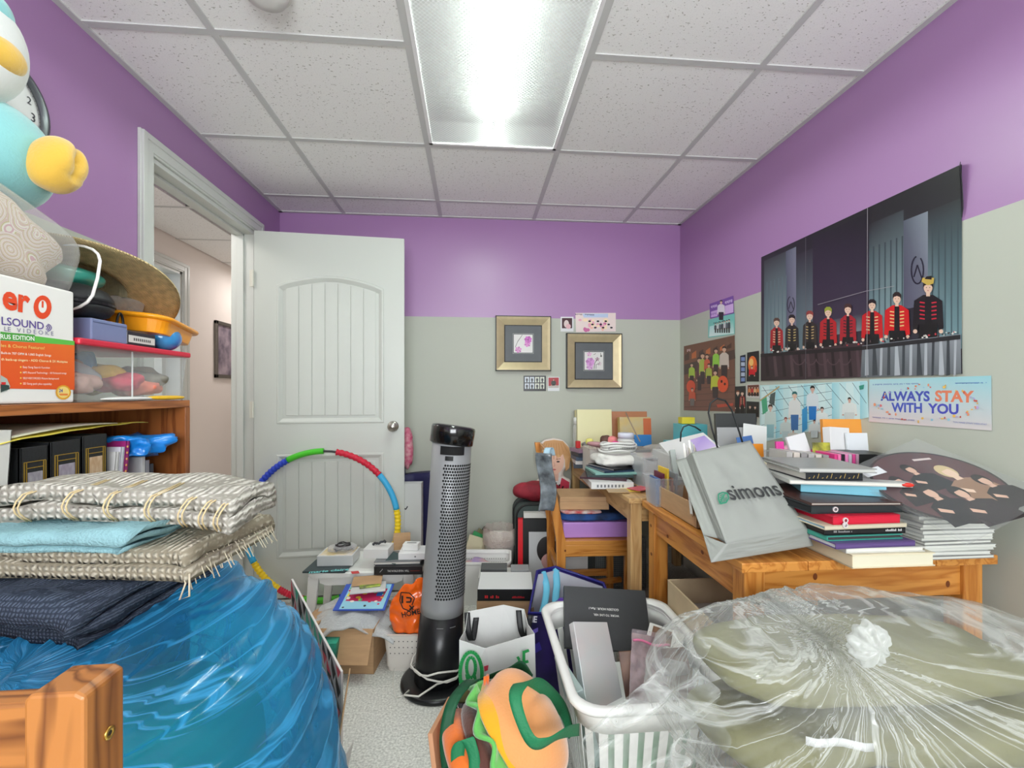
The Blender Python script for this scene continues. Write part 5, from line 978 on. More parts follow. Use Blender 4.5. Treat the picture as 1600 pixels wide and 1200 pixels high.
wx_ = slab('white_carton', 'white carton with printed sheet on the stool magazine', 'box', cmat((212, 214, 214)), on(530, 2.26, zz + .0075), .17, .13, .05, R(-2)); box('printed_sheet', mat('sheet_mix', (236, 232, 230), .4, tint2=(214, 190, 120), vs=14), -.075, .078, -.06, .06, .05, .0512, wx_)
cb_ = thing('cable_coil', 'coiled dark cable in a clear pouch on the white carton', 'cable', on(536, 2.27, zz + .059)); MB().tube([(.045 * math.cos(k * .4) * (1 - .004 * k), .028 * math.sin(k * .4) * (1 - .004 * k), .006 + .0004 * k + .003 * math.sin(k * 1.7)) for k in range(70)], .0035, 6).build('cable', cmat((54, 52, 54), .4), cb_, smooth=True); MB().blob((0, 0, .012), (.07, .05, .014), .6, .7, lambda q, u, v: .2 * ns(q, 25)).build('clear_pouch', plastic('pouch_c', (222, 222, 224), .2, .1, bump=.5, bs=40), cb_, smooth=True)
bk2 = book('thick_book', 'thick black book with white spine lettering on the white stool', on(628, 2.19, zz), .225, .16, .037, R(-3), (38, 38, 40), spine='-y'); M_ = Matrix.LocRotScale(bk2.location, bk2.rotation_euler, None); f0 = M_ @ Vector((0, -.0805, .010)); pr = Print(f0, M_.to_3x3() @ Vector((0, -1, 0)), frame=(f0, M_.to_3x3() @ Vector((1, 0, 0)), Vector((0, 0, 1)))); pr.text('THE WORLD EP.FIN : WILL', (-.05, .004), (.05, .004), (210, 208, 204), 1.5, .01); pr.line([(.055, .008), (.1, .008)], .0015, (160, 60, 40)); pr.line([(-.085, .003), (-.072, .018)], .0015, (220, 220, 220)); pr.build('spine_lettering', bk2)
book('grey_book', 'grey covered book on the thick black book', on(625, 2.21, zz + .038), .215, .15, .014, R(-1), (120, 122, 124), spine='+y')
w2 = slab('white_box', 'open white box holding a coiled charger on the grey book', 'box', cmat((226, 226, 224)), on(592, 2.22, zz + .053), .12, .1, .045, R(-6)); MB().tube([(-.03 + .008 * k, .01 * math.sin(k * 1.3), .05 + .004 * (k % 2) + .002 * k) for k in range(9)], .006, 8).build('charger_cable', cmat((60, 62, 66), .4), w2, smooth=True)
slab('dark_card', 'dark green card leaning between two white boxes', 'card', cmat((58, 76, 76)), on(616, 2.17, zz + .055), .055, .07, .003, rot=(R(20), R(14), R(-20)))
w3 = slab('phone_box', 'flat white phone box with a small grey mark by the heater', 'box', cmat((230, 230, 230), .3), on(650, 2.21, zz + .053), .15, .11, .032, R(-2)); MB().lathe([(.004, 0), (.004, .0006)], 14, Matrix.Translation((.005, -.055, .015)) @ Matrix.Rotation(R(90), 4, 'X')).build('mark', cmat((120, 120, 124)), w3)
w4 = slab('adapter_box', 'small white box with a grey slot on the phone box', 'box', cmat((232, 232, 230), .3), on(643, 2.21, zz + .086), .075, .05, .03, R(-8)); box('slot', cmat((110, 110, 112)), -.022, .024, -.004, .006, .03, .0305, w4)
slab('kraft_box', 'little kraft box at the back of the white stool', 'box', card, on(628, 2.32, zz + .053), .085, .06, .07, R(8))
# carton with bubble wrap and puzzles
fx = W(555, 1.98); fb = carton('wrap_carton', 'open brown carton overflowing with bubble wrap before the stool', (fx.x, fx.y, 0), .25, .26, .185, R(-6), flaps=(58, 0, 24, 0)); M_ = Matrix.LocRotScale(fb.location, fb.rotation_euler, None)
bub = plastic('bubble_film', (238, 242, 244), .42, .12, bump=.9, bs=95, edge=.4)
o = MB().grid(lambda a, b: Vector((-.19 + .38 * a, -.15 + .30 * b, .22 - .22 * abs(a - .5) ** 1.6 - .10 * max(0, .25 - b) + .02 * ns((a * 3, b * 3, 0), 2))), 60, 50).build('bubble_wrap', bub, None, smooth=True, solid=.006, loc=(fx.x, fx.y, 0)); tag(o, 'wide sheet of bubble wrap spilling from the brown carton', 'bubble wrap')
slab('dark_album', 'grey packed album inside the brown carton', 'album', cmat((120, 116, 122)), (fx.x - .0, fx.y, .10), .2, .2, .08, R(4))
pzl = slab('puzzle_pack', 'blue and pink activity pack lying on the bubble wrap', 'pack', mat('pack_blue', (60, 92, 190), .3), (W(570, 2.0).x, W(570, 2.0).y, .245), .22, .17, .006, R(-6)); pzl.rotation_euler = (R(14), 0, R(-4))
M_ = Matrix.LocRotScale(pzl.location, pzl.rotation_euler, None); f0 = M_ @ Vector((0, 0, .006)); R3 = M_.to_3x3(); pr = Print(f0, R3 @ Vector((0, 0, 1)), frame=(f0, R3 @ Vector((1, 0, 0)), R3 @ Vector((0, 1, 0))))
pr.rect(-.085, -.08, .1, .08, (150, 206, 226)); pr.poly([(-.075, -.03), (-.06, .06), (.09, .05), (.08, -.035)], (196, 46, 92)); 
for k in range(26): x, y = random.uniform(-.08, .08), random.uniform(-.07, .06); pr.ell(x, y, random.uniform(.004, .012), random.uniform(.004, .01), random.choice([(230, 190, 60), (210, 60, 90), (60, 60, 70), (240, 230, 220), (90, 190, 120)]), 8)
pr.poly([(-.08, .0), (-.07, .0), (-.06, .06), (-.07, .06)], (240, 220, 70)); pr.rect(.05, .0, .075, .03, (50, 110, 190)); pr.build('pack_print', pzl)
e_ = slab('white_envelope', 'white bubble envelope on the activity pack', 'envelope', cmat((214, 214, 212)), (W(576, 2.03).x, W(576, 2.03).y, .272), .15, .1, .008, R(8)); slab('green_wrapper', 'yellow-green striped wrapper on the white envelope', 'wrapper', mat('lime_strip', (176, 196, 60), .3, tint2=(70, 80, 50), vs=30), (W(578, 2.03).x, W(578, 2.03).y, .281), .09, .03, .006, R(14)); slab('tan_card', 'tan card tucked behind the striped wrapper', 'card', card, (W(574, 2.07).x, W(574, 2.07).y, .29), .13, .08, .002, rot=(R(8), 0, R(6)))
# white holed basket with orange bag
ob = W(648, 1.955); hbk = thing('holed_basket', 'white holed plastic basket next to the tower heater', 'basket', (ob.x, ob.y, 0), -YAW)
loft([ring(.095, .085, .02, 0), ring(.11, .1, .024, .15), ring(.113, .103, .024, .157), ring(.104, .094, .02, .157), ring(.1, .09, .02, .02)], True, False).build('basket_shell', mat('warm_white', (226, 220, 212), .45), hbk)
mb = MB()
for i in range(10):
    for j in range(5): x, z = -.08 + .018 * i, .025 + .026 * j; y = -.085 - .015 * z / .15 - .0006; mb.add([(x + .0026 * math.cos(t_), y, z + .0026 * math.sin(t_)) for t_ in [k * .785 for k in range(8)]], [tuple(range(8))])
g = mb.build('holes', cmat((96, 92, 88)), hbk); g['kind'] = 'stuff'
op_ = thing('orange_bag', 'orange plastic shopping bag with black print standing in the holed basket', 'plastic bag', at(642, 985, d=1.89)); 
MB().grid(lambda a, b: Vector(((a - .5) * (.10 + .085 * math.sin(min(1, .15 + b * .8) * 3.1)) + .012 * b, -.025 * math.sin(a * 3.14) - .012 * ns((a * 3, b * 4, 0), 1.5) , .235 * b * (1 - .25 * abs(a - .62) * b * 2) - .0 + .015 * math.sin(a * 9) * b)), 40, 44).build('bag_film', mat('orange_film', (246, 104, 22), .28, coat=.4, bump=.4, bs=26), op_, smooth=True, solid=.003)
pr = Print(at(642, 985, d=1.855), (sy_ * -1, -cy_, 0), base=.004); K_ = (30, 22, 20)
pr.line([(627, 925), (640, 926), (648, 934), (644, 945)], 1.6, K_); pr.line([(627, 925), (625, 938), (630, 950), (640, 954), (646, 948)], 1.6, K_); pr.line([(629, 930), (629, 942)], 3, K_); pr.line([(635, 933), (643, 934), (642, 940), (635, 940)], 2.4, K_); pr.line([(640, 945), (646, 952)], 2, K_); pr.line([(640, 952), (647, 946)], 2, K_)
pr.text('HOME', (629, 964), (657, 958), K_, 1.1, .02); pr.build('bag_print', op_)
lump('toy_bits', 'multicoloured small toys in the holed basket', 'toys', mat('toy_mix', (150, 90, 110), .5, tint2=(90, 140, 80), vs=40), (ob.x - .06, ob.y - .01, .11), (.04, .05, .035), .4, 30, 3)
fw = thing('floor_cord', 'thin white cord curving over the carpet to the heater', 'cord', (0, 0, 0)); MB().tube([at(690, 1000, z=.12), at(660, 1005, z=.08), at(630, 1025, z=.04), at(616, 1045, z=.01), at(614, 1070, z=.004), at(618, 1090, z=.004), at(640, 1085, z=.004)], .0022, 6).build('cord', cordm, fw, smooth=True)
# hula hoop against the door
hr = .405; hc_ = at(506, 820, d=2.50); hh_ = thing('hula_hoop', 'multicoloured foam hula hoop leaning on the white door', 'hula hoop', (hc_.x, hc_.y - .02, .018)); HO = Vector((0, 0, hr)); TA = R(2)
segs = [(90, 118, (70, 190, 40), 0), (118, 148, (36, 66, 190), 1), (148, 178, (206, 30, 50), 0), (178, 208, (60, 170, 220), 0), (208, 236, (240, 200, 30), 1), (236, 256, (206, 30, 60), 1), (256, 284, (86, 200, 50), 0), (284, 312, (36, 66, 190), 1), (312, 342, (206, 30, 50), 0), (342, 371, (240, 206, 30), 1), (371, 402, (60, 170, 220), 0), (402, 440, (204, 26, 56), 1)]
MB().tube([HO + Vector((hr * math.cos(R(a)), hr * math.sin(TA) * math.sin(R(a)) , hr * math.sin(R(a)))) for a in range(0, 360, 6)], .006, 8, closed=True).build('inner_tube', cmat((60, 60, 62)), hh_, smooth=True)
for a0, a1, c, rib in segs:
    n = 40 if rib else 12; MB().tube([HO + Vector((hr * math.cos(R(a0 + (a1 - a0) * k / n)), hr * math.sin(TA) * math.sin(R(a0 + (a1 - a0) * k / n)), hr * math.sin(R(a0 + (a1 - a0) * k / n)))) for k in range(n + 1)], [(.0165 + (.0022 * math.cos(k * 6.2832 / 4) if rib else 0)) for k in range(n + 1)], 14).build('foam_section', cmat(c, .5), hh_, smooth=True)
# behind the door edge
nb = W(664, 2.86); nbg = thing('navy_bag', 'navy tote bag standing behind the open door', 'bag', (nb.x - .02, 2.86, 0)); MB().grid(lambda a, b: Vector((-.16 + .25 * a, -.05 - .02 * math.sin(a * 6 + b * 2), .64 * b + .03 * a * b)), 20, 20).build('bag_front', mat('navy_cloth', (44, 42, 84), .6, bump=.3, bs=14), nbg, smooth=True, solid=.09)
ribbon([(-.15, -.06, .62), (-.145, -.07, .78), (-.13, -.06, .9), (-.11, -.05, .86), (-.1, -.05, .64)], [(.025, 0, 0), (.025, 0, 0)], 24).build('handle', mat('navy_cloth', (44, 42, 84), .6), nbg, smooth=True, solid=.003)
pr = Print((0, 2.745, 0), (0, -1, 0)); pr.marks((672, 742), (676, 742), -7, 2, (220, 220, 230)); pr.build('bag_mark', nbg)
wgb = thing('white_bag', 'white paper bag standing behind the door beside the navy tote', 'bag', (W(638, 2.74).x, 2.715, 0)); loft([[Vector((x, y, z)) for x, y in ((-.12, -.03), (.088, -.03), (.092, .03), (-.12, .03))] for z in (0, .2, .62)], True, False).build('bag_body', mat('bag_white2', (206, 208, 206), .6, bump=.2, bs=8), wgb, solid=.002)
pr = Print((0, 2.684, 0), (0, -1, 0)); pr.line([(626, 796), (630, 793), (634, 796), (637, 791)], 1.6, (40, 40, 44)); pr.build('bag_mark', wgb)
lump('pink_scarf', 'pink floral scarf draped over the navy bag behind the door', 'scarf', mat('pink_floral', (222, 170, 176), .7, tint2=(196, 60, 110), vs=40), (W(636, 2.8).x, 2.80, .695), (.04, .03, .12), .3, 18, 5)
slab('brown_box', 'dark brown box on the carpet behind the white stool', 'box', cmat((96, 66, 40)), (W(668, 2.74).x + .045, 2.72, 0), .10, .1, .25)
cb2 = carton('small_carton', 'small carton with papers between heater and waste bin', (W(745, 2.62).x, W(745, 2.62).y + .16, 0), .14, .13, .17, R(0)); 
for k in range(4): slab('paper_stack', ('cream', 'green', 'olive', 'dark')[k] + ' booklet in the small carton by the waste bin', 'booklet', cmat(((206, 196, 166), (44, 140, 80), (120, 116, 84), (60, 60, 56))[k], .5), (W(745, 2.62).x - .02, W(745, 2.62).y + .13 + .02 * k, .12), .14, .006, .15 + .015 * k, rot=(R(-20), R(20 + 8 * k), R(6)))
# geometric panel and cardboard by the blue bag
tp = thing('pattern_board', 'board printed with black, white and mint triangles beside the blue bag', 'board', (0, 0, 0)); A_, B_, C_, D_ = at(455, 905, d=1.50), at(533, 1050, d=1.30), Vector((0, 0, 0)), Vector((0, 0, 0)); C_ = Vector((B_.x, B_.y, .002)); D_ = Vector((A_.x, A_.y, .002))
n_ = (B_ - A_).cross(D_ - A_).normalized(); n_ = n_ if n_.dot(A_ - Vector((0, 0, HC))) < 0 else -n_
MB().add([A_, B_, C_, D_] + [q - n_ * .006 for q in (A_, B_, C_, D_)], [(0, 1, 2, 3), (7, 6, 5, 4), (0, 4, 5, 1), (1, 5, 6, 2), (2, 6, 7, 3), (3, 7, 4, 0)]).build('board_sheet', cmat((226, 218, 214)), tp)
pr = Print(A_, n_, base=.0004); 
for i in range(12):
    for j in range(12):
        s0, s1, t0, t1 = i / 12, (i + 1) / 12, j / 12, (j + 1) / 12; q = lambda s_, t_: (A_ * (1 - s_) + B_ * s_) * (1 - t_) + (D_ * (1 - s_) + C_ * s_) * t_
        c = random.choice([(28, 28, 30), (28, 28, 30), (40, 40, 44), (226, 80, 96), (80, 190, 160)] if j < 8 else [(80, 190, 170), (236, 196, 60), (226, 80, 96)])
        P = [q(s0, t0), q(s1, t0), q((s0 + s1) / 2, t1)] if (i + j) % 2 else [q(s0, t1), q(s1, t1), q(s0, t0)]
        pr.raw(P, [(0, 1, 2)], [lin(c)] * 3)
pr.build('triangle_print', tp)
box('mint_box', mat('mint_cover', (54, 176, 146), .5, tint2=(24, 60, 60), vs=16), 0, .07, 0, .1, 0, .16, None); o = bpy.data.objects['mint_box']; o.location = W(497, 1.78); tag(o, 'mint and black patterned box behind the triangle board', 'box')
q_ = at(540, 1120, d=1.2)
slab('cardboard_sheet', 'bare cardboard sheet leaning at the side of the blue bag', 'cardboard', card, (q_.x - .055, q_.y, .0), .004, .20, .36, rot=(0, R(9), R(10)))
slab('care_leaflet', 'white leaflet with small grey print by the cardboard sheet', 'leaflet', mat('leaflet', (226, 222, 216), .6, tint2=(196, 190, 184), vs=40, stretch=(1, 1, 6)), (q_.x + .002, q_.y - .07, .15), .003, .07, .11, rot=(0, R(12), R(-10)))
# ================================================================ ON THE NEAR TABLE
ZB = ZTB + .001
def face_print(o, y, z, fn, rough=.4, name='spine_lettering', face='-y'):
    bpy.context.view_layer.update(); M_ = parent_matrix(o); R3 = M_.to_3x3()
    n, ex, ey, p = {'-y': ((0, -1, 0), (1, 0, 0), (0, 0, 1), (0, y, z)), '+z': ((0, 0, 1), (1, 0, 0), (0, 1, 0), (0, y, z)), '-x': ((-1, 0, 0), (0, -1, 0), (0, 0, 1), (y, 0, z))}[face]
    f0 = M_ @ Vector(p); pr = Print(f0, R3 @ Vector(n), base=.0004, frame=(f0, R3 @ Vector(ex), R3 @ Vector(ey))); fn(pr); return pr.build(name, o, rough)
SA = [  # u0, u1, front depth, height, cover, pages, rz, depth, label
    (1327, 1467, 1.112, .033, (228, 216, 186), (226, 220, 196), 0, .30, 'thick cream box at the foot of the book stack'),
    (1320, 1451, 1.120, .012, (206, 206, 200), None, -1, .28, 'thin pale grey book on the cream box'),
    (1297, 1435, 1.118, .013, (96, 74, 130), (222, 224, 226), 2, .28, 'purple covered magazine with white page edges in the book stack'),
    (1286, 1415, 1.135, .012, (60, 150, 134), (60, 60, 62), 1, .27, 'teal green magazine above the purple one'),
    (1284, 1420, 1.140, .015, (26, 26, 30), (60, 58, 56), 0, .26, 'black booklet with tiny white lettering below the cream magazine'),
    (1280, 1422, 1.135, .010, (210, 200, 176), (150, 180, 200), 2, .27, 'cream and blue magazine under the red binder'),
    (1296, 1410, 1.14, .021, (206, 26, 56), (206, 30, 58), 1, .28, 'glossy red binder in the book stack'),
    (1266, 1415, 1.16, .021, (40, 46, 50), (30, 32, 34), -1, .26, 'black hard album above the red binder'),
    (1272, 1416, 1.153, .007, (72, 44, 40), (190, 182, 172), -4, .24, 'thin maroon booklet under the light blue box')]
z = ZB
for (u0, u1, d, h, c, pg, rz_, dp, lab) in SA:
    a, b_ = at(u0, 600, d=d), at(u1, 600, d=d); wd = (b_ - a).length
    o = book('stacked_book', lab, ((a.x + b_.x) / 2, (a.y + b_.y) / 2 + dp / 2, z), wd, dp, h, R(rz_), c, pg, '-x' if h > .02 and c[0] > 220 else ('-y' if 'lettering' in lab or 'red' in lab or 'album' in lab else '-x'), group='stack of books on the near table'); z += h + .0006
    if 'lettering' in lab: face_print(o, -dp / 2, .004, lambda p: (p.marks((-.085, .002), (-.035, .002), .005, 16, (170, 170, 170)), p.marks((.055, .002), (.1, .002), .006, 12, (226, 226, 226))))
    if 'red binder' in lab: MB().lathe([(.007, 0), (.007, .003), (.004, .003)], 18, Matrix.Translation((-.06, -dp / 2, .011)) @ Matrix.Rotation(R(90), 4, 'X'), capt=False).build('finger_ring', cmat((214, 206, 206), .3), o)
zA = z
lbx = slab('light_blue_box', 'light blue slipcase turned askew in the book stack', 'box', mat('pale_blue', (118, 188, 208), .4), (1.04, 1.23, zA), .20, .15, .028, R(-24), .002, 'stack of books on the near table'); z = zA + .029
o = book('stacked_book', 'wide grey-white book lying askew on the light blue slipcase', (1.035, 1.235, z), .30, .2, .011, R(-14), (196, 196, 192), None, '-x', group='stack of books on the near table'); z += .012
MB().blob((.14, -.098, .006), (.014, .006, .006), 1, 1).build('red_sticker', cmat((214, 52, 40)), o, smooth=True)
o = book('stacked_book', 'black book with gold spine lettering near the top of the stack', (.985, 1.25, z), .153, .2, .022, R(-5), (30, 32, 40), None, '-y', group='stack of books on the near table'); z += .0225
face_print(o, -.1, .006, lambda p: [p.line([(-.07 + .012 * k, .0), (-.066 + .012 * k, .011 * (k % 3) / 2 + .002)], .0016, (190, 160, 90)) for k in range(12)])
o = book('stacked_book', 'slim grey book on the very top of the stack', (.995, 1.245, z), .2, .21, .012, R(-9), (150, 150, 148), (200, 200, 196), '+y', group='stack of books on the near table')
slab('cream_booklet', 'cream booklet behind the gold lettered black book', 'booklet', cmat((226, 220, 190)), (1.0, 1.40, zA + .03), .15, .1, .02, R(4)); slab('booklet_prop', 'white carton propping the cream booklet behind the book stack', 'box', cmat((206, 204, 200)), (1.0, 1.40, ZB), .16, .1, zA + .028 - ZB)
# neat pile of thin white booklets and black cases
for k in range(14):
    lab = 'white booklet %s of the thin pile next to the wall' % (('at the bottom', 'second from the bottom', 'third from the bottom', 'fourth from the bottom', 'fifth from the bottom', 'sixth from the bottom', 'just below the middle', 'in the middle', 'just above the middle', 'sixth from the top', 'fifth from the top', 'fourth from the top', 'third from the top', 'at the top')[k])
    book('thin_booklet', lab, (1.25 + .007 * ns((k * 1.7, 0, 0), 1) * 3, 1.165 + .004 * (k % 3), ZB + .0092 * k), .195 + .006 * (k % 2), .2, .0086, R(1.5 * ns((k, 3, 0), 1.3) * 3), (206, 208, 204) if k % 4 else (150, 150, 148), (220, 221, 214), '+y', 'booklet', group='pile of thin white booklets', edge=.001)
zB = ZB + .0092 * 14
for k in range(2): slab('black_case', ('matt black flat case on the white booklets', 'black and gold flat case topping the white booklets')[k], 'case', cmat(((24, 24, 25), (46, 42, 30))[1 - k], .4), (1.295 - .006 * k, 1.2, zB + .011 * k), .19, .2, .01, R(2 - 5 * k), .001)
# picture disc in its clear sleeve
vc = at(1466, 757, d=1.2); vd = thing('picture_disc', 'round maroon picture disc in a clear sleeve beside the book stack', 'record', vc); vd.rotation_euler = (R(25), R(-13), R(0))
MB().lathe([(.146, 0), (.147, .001), (.146, .002)], 72).build('record', mat('disc_edge', (34, 24, 26), .2, coat=.3), vd)
MB().lathe([(.14, .0021), (.14, .0023)], 72).build('record_face', mat('disc_maroon', (84, 50, 54), .22, coat=.3), vd)
Mx = Matrix.Rotation(R(10), 4, 'Z'); MB().add([Mx @ Vector(q) for q in ((-.156, -.153, .004), (.156, -.153, .004), (.156, .153, .004), (-.156, .153, .004), (-.156, -.153, -.004), (.156, -.153, -.004), (.156, .153, -.004), (-.156, .153, -.004))], [(0, 1, 2, 3), (4, 5, 6, 7), (0, 1, 5, 4), (1, 2, 6, 5), (2, 3, 7, 6)]).build('clear_sleeve', plastic('sleeve', (226, 228, 230), .03, .08, edge=.18), vd)
bpy.context.view_layer.update(); M_ = parent_matrix(vd); R3 = M_.to_3x3(); f0 = M_ @ Vector((0, 0, .0024)); pr = Print(f0, R3 @ Vector((0, 0, 1)), base=.0002, frame=(f0, R3 @ Vector((1, 0, 0)), R3 @ Vector((0, 1, 0))))
def sitter(p, x, y, s_, coat, skin=(216, 176, 154), hair=(30, 22, 22)):
    p.poly([(x - .045 * s_, y - .07 * s_), (x + .05 * s_, y - .07 * s_), (x + .036 * s_, y - .012 * s_), (x + .012 * s_, y - .002 * s_), (x - .012 * s_, y - .002 * s_), (x - .034 * s_, y - .014 * s_)], coat)
    p.poly([(x - .007 * s_, y - .004 * s_), (x + .007 * s_, y - .004 * s_), (x + .006 * s_, y + .01 * s_), (x - .006 * s_, y + .01 * s_)], skin); p.ell(x, y + .024 * s_, .0165 * s_, .021 * s_, hair, 14); p.ell(x + .001 * s_, y + .018 * s_, .0105 * s_, .015 * s_, skin, 12); p.poly([(x - .013 * s_, y + .026 * s_), (x + .013 * s_, y + .03 * s_), (x + .01 * s_, y + .04 * s_), (x - .01 * s_, y + .04 * s_)], hair)
    p.poly([(x - .03 * s_, y - .03 * s_), (x - .012 * s_, y - .042 * s_), (x - .008 * s_, y - .034 * s_), (x - .026 * s_, y - .02 * s_)], skin)
for a in ((-.075, .02, 1, (30, 26, 30)), (-.01, .05, 1, (24, 24, 28)), (.06, .0, 1.35, (150, 116, 92), (232, 200, 176), (206, 184, 140)), (.1, -.05, 1.1, (36, 30, 32)), (-.05, -.045, 1.25, (28, 26, 32)), (.01, -.07, 1.2, (44, 36, 40))): sitter(pr, *a)
pr.poly([(.03, .095), (.075, .085), (.076, .093), (.032, .104)], (216, 200, 196)); pr.build('printed_scene', vd, .25)
slab('barcode_sticker', 'white barcode sticker on the clear record sleeve', 'sticker', cmat((214, 216, 220)), M_ @ Vector((-.10, .095, .0046)), .06, .03, .0004, rot=tuple(vd.rotation_euler), bevel=0)
slab('sleeve_prop', 'dark album standing behind the picture disc', 'album', cmat((60, 58, 60)), (1.24, 1.42, ZB), .2, .03, .20, bevel=.002); slab('prop_block', 'grey box set under the record sleeve', 'box', cmat((120, 120, 122)), (1.25, 1.33, ZB), .19, .09, .13)
# grey shopping bag leaning back
gm = mat('paper_grey', (150, 153, 148), .55, bump=.25, bs=7, bdist=.008, var=.03)
sg = thing('shopping_bag', 'grey paper shopping bag with a green leaf mark leaning on the near table', 'shopping bag', at(1180, 868, z=ZTB))
TL, TR, BR, BL = at(1081, 707, d=1.38), at(1172, 688, d=1.41), at(1262, 826, d=1.19), at(1135, 850, d=1.15)
TL2, BL2, BL3, BR3 = at(1056, 720, d=1.44), at(1099, 836, d=1.22), at(1111, 879, z=ZTB + .002), at(1271, 853, d=1.195)
MID_T, MID_B = (TL + TL2) / 2 + Vector((.012, .01, -.004)), (BL + BL2) / 2 + Vector((.012, .006, 0))
def quadgrid(A, B, C, D, nu, nv, wr=0, seed=0, nrm=None):
    n = nrm or (B - A).cross(D - A).normalized()
    def fn(a, b):
        e = min(a, 1 - a, b, 1 - b) * 4; e = min(1, e); return (A * (1 - a) + B * a) * (1 - b) + (D * (1 - a) + C * a) * b + n * wr * e * (ns((a * 2.2, b * 2.2, seed), 1.7) + .5 * abs(ns((a * 5 + b * 3, b * 4 - a, seed), 1.6)))
    return fn
def add_panel(name, A, B, C, D, wr=.006, seed=0, m=gm): keep(MB().grid(quadgrid(A, B, C, D, 0, 0, wr, seed), 26, 26).build(name, m, None, smooth=True, solid=.0006), sg)
add_panel('front_panel', BL, BR, TR, TL, .009, 1); add_panel('side_gusset', BL2, MID_B, MID_T, TL2, .002, 2); add_panel('side_gusset', MID_B, BL, TL, MID_T, .002, 4); add_panel('base_fold', BL3, BR3, BR, BL, .006, 5); add_panel('base_corner', BL3, BL, BL2, BL2, .002, 6)
bo = Vector((.02, .07, .0)); TR2 = TR + (TL2 - TL) * .9 + Vector((0, .02, 0)); BR2 = BR3 + Vector((-.02, .08, .0)); add_panel('back_panel', BL2, BR2, TR2, TL2, .004, 7)
n_ = (BR - BL).cross(TL - BL).normalized(); n_ = -n_ if n_.dot(BL - Vector((0, 0, HC))) > 0 else n_
pr = Print((BL + BR + TL + TR) / 4, n_, base=.0085); pr.text('SIMONS' if 0 else 'simons', (1141, 784), (1222, 776), (58, 60, 60), 1.25, .012)
lf = [(1121, 775), (1128, 772), (1135, 774), (1137, 781), (1133, 788), (1124, 790), (1121, 783)]; pr.line(lf + lf[:1], 2, (40, 134, 104))
for k in range(4): pr.line([(1123.5, 788 - 3.6 * k), (1129 + k, 779 - 1.5 * k)], 1.2, (40, 134, 104)); pr.line([(1125 + 2.6 * k, 789), (1127.5 + 2 * k, 780)], 1.0, (40, 134, 104))
pr.build('bag_lettering', sg)
hm = cmat((28, 30, 32), .5)
def arch_px(a, peak, b, d, n=18):
    A, P_, B = at(*a, d=d), at(*peak, d=d), at(*b, d=d); C = P_ * 2 - (A + B) / 2
    return [A * (1 - t_) ** 3 + (A + (C - (A + B) / 2) * 1.33 * .98 + Vector((0, 0, 0))) * 3 * t_ * (1 - t_) ** 2 * 1 + (B + (C - (A + B) / 2) * 1.33 * .98) * 3 * t_ ** 2 * (1 - t_) + B * t_ ** 3 for t_ in [k / (n - 1) for k in range(n)]]
A1, B1 = at(1121, 699, d=1.39), at(1160, 691, d=1.40); cpts = [A1, at(1113, 672, d=1.39), at(1107, 645, d=1.40), at(1110, 630, d=1.40), at(1120, 622.5, d=1.40), at(1133, 626, d=1.41), at(1143, 640, d=1.41), at(1152, 665, d=1.41), B1]
keep(MB().tube(cpts, .0028, 8).build('handle', hm, None, smooth=True), sg)
hb2 = [at(1063, 690, d=1.66), at(1064, 676, d=1.66), at(1068, 667, d=1.66), at(1076, 664, d=1.66), at(1086, 667, d=1.66), at(1095, 673, d=1.66)]
keep(MB().tube(hb2, .0028, 8).build('handle', hm, None, smooth=True), sg)
# shallow carton of magazines behind the bag
tc_ = carton('shallow_carton', 'shallow cardboard carton packed with magazines behind the grey bag', (.79, 1.52, ZB), .18, .3, .075, 0, t=.004)
cols_ = [((230, 228, 222), (140, 90, 60)), ((226, 224, 220), (220, 200, 220)), ((214, 206, 190), (96, 80, 150)), ((236, 236, 234), (200, 60, 60)), ((206, 210, 214), (60, 60, 70)), ((226, 220, 206), (190, 170, 110))]
for k in range(6):
    lab = ('cream', 'lilac-edged', 'tan and violet', 'white and red', 'silver grey', 'ivory')[k] + ' magazine standing in the shallow carton'
    o = slab('magazine', lab, 'magazine', cmat(cols_[k][0], .35), (.735 + .022 * k, 1.45 + .032 * k, ZB + .006), .008, .2, .235 - .012 * (k % 3), rot=(R(-24), R(-8), R(-30)), bevel=.001, group='magazines in the shallow carton')
    def art(p, k=k):
        p.rect(-.09, .02, .09, .2, cols_[k][1]) if k % 2 else p.poly([(-.08, .04), (.02, .02), (.06, .16), (-.05, .19)], cols_[k][1]); p.rect(-.06, .14, .05, .17, (226, 220, 120) if k % 3 else (60, 50, 90)); p.ell(.0, .09, .03, .025, (214, 150, 120) if k % 2 else (90, 60, 140))
    face_print(o, -.0042, .0, art, name='cover_print', face='-x')
slab('kraft_board', 'kraft board leaning behind the book stack by the grey bag', 'board', card, (.93, 1.47, ZB), .14, .006, .17, rot=(R(-14), 0, R(-18)))
# clear bin at the table corner
cbn = thing('clear_bin', 'clear plastic bin of stationery at the corner of the near table', 'bin', (.735, 1.70, ZB)); loft([ring(.05, .055, .01, 0), ring(.058, .062, .012, .1), ring(.062, .066, .012, .102), ring(.062, .066, .012, .108)], True, False).build('bin_shell', plastic('bin_clear', (216, 220, 222), .3, .15, edge=.35), cbn)
for k in range(5): slab('stationery', ('blue folder', 'dark red notebook', 'yellow card', 'brown bottle label', 'grey sleeve')[k] + ' inside the clear bin on the table corner', 'stationery', cmat(((90, 120, 170), (110, 40, 60), (240, 200, 60), (150, 86, 60), (150, 156, 164))[k], .4), (.70 + .017 * k, 1.70, ZB + .004), .008, .085, .1 + .018 * (k % 3), bevel=.001, group='stationery in the clear bin')
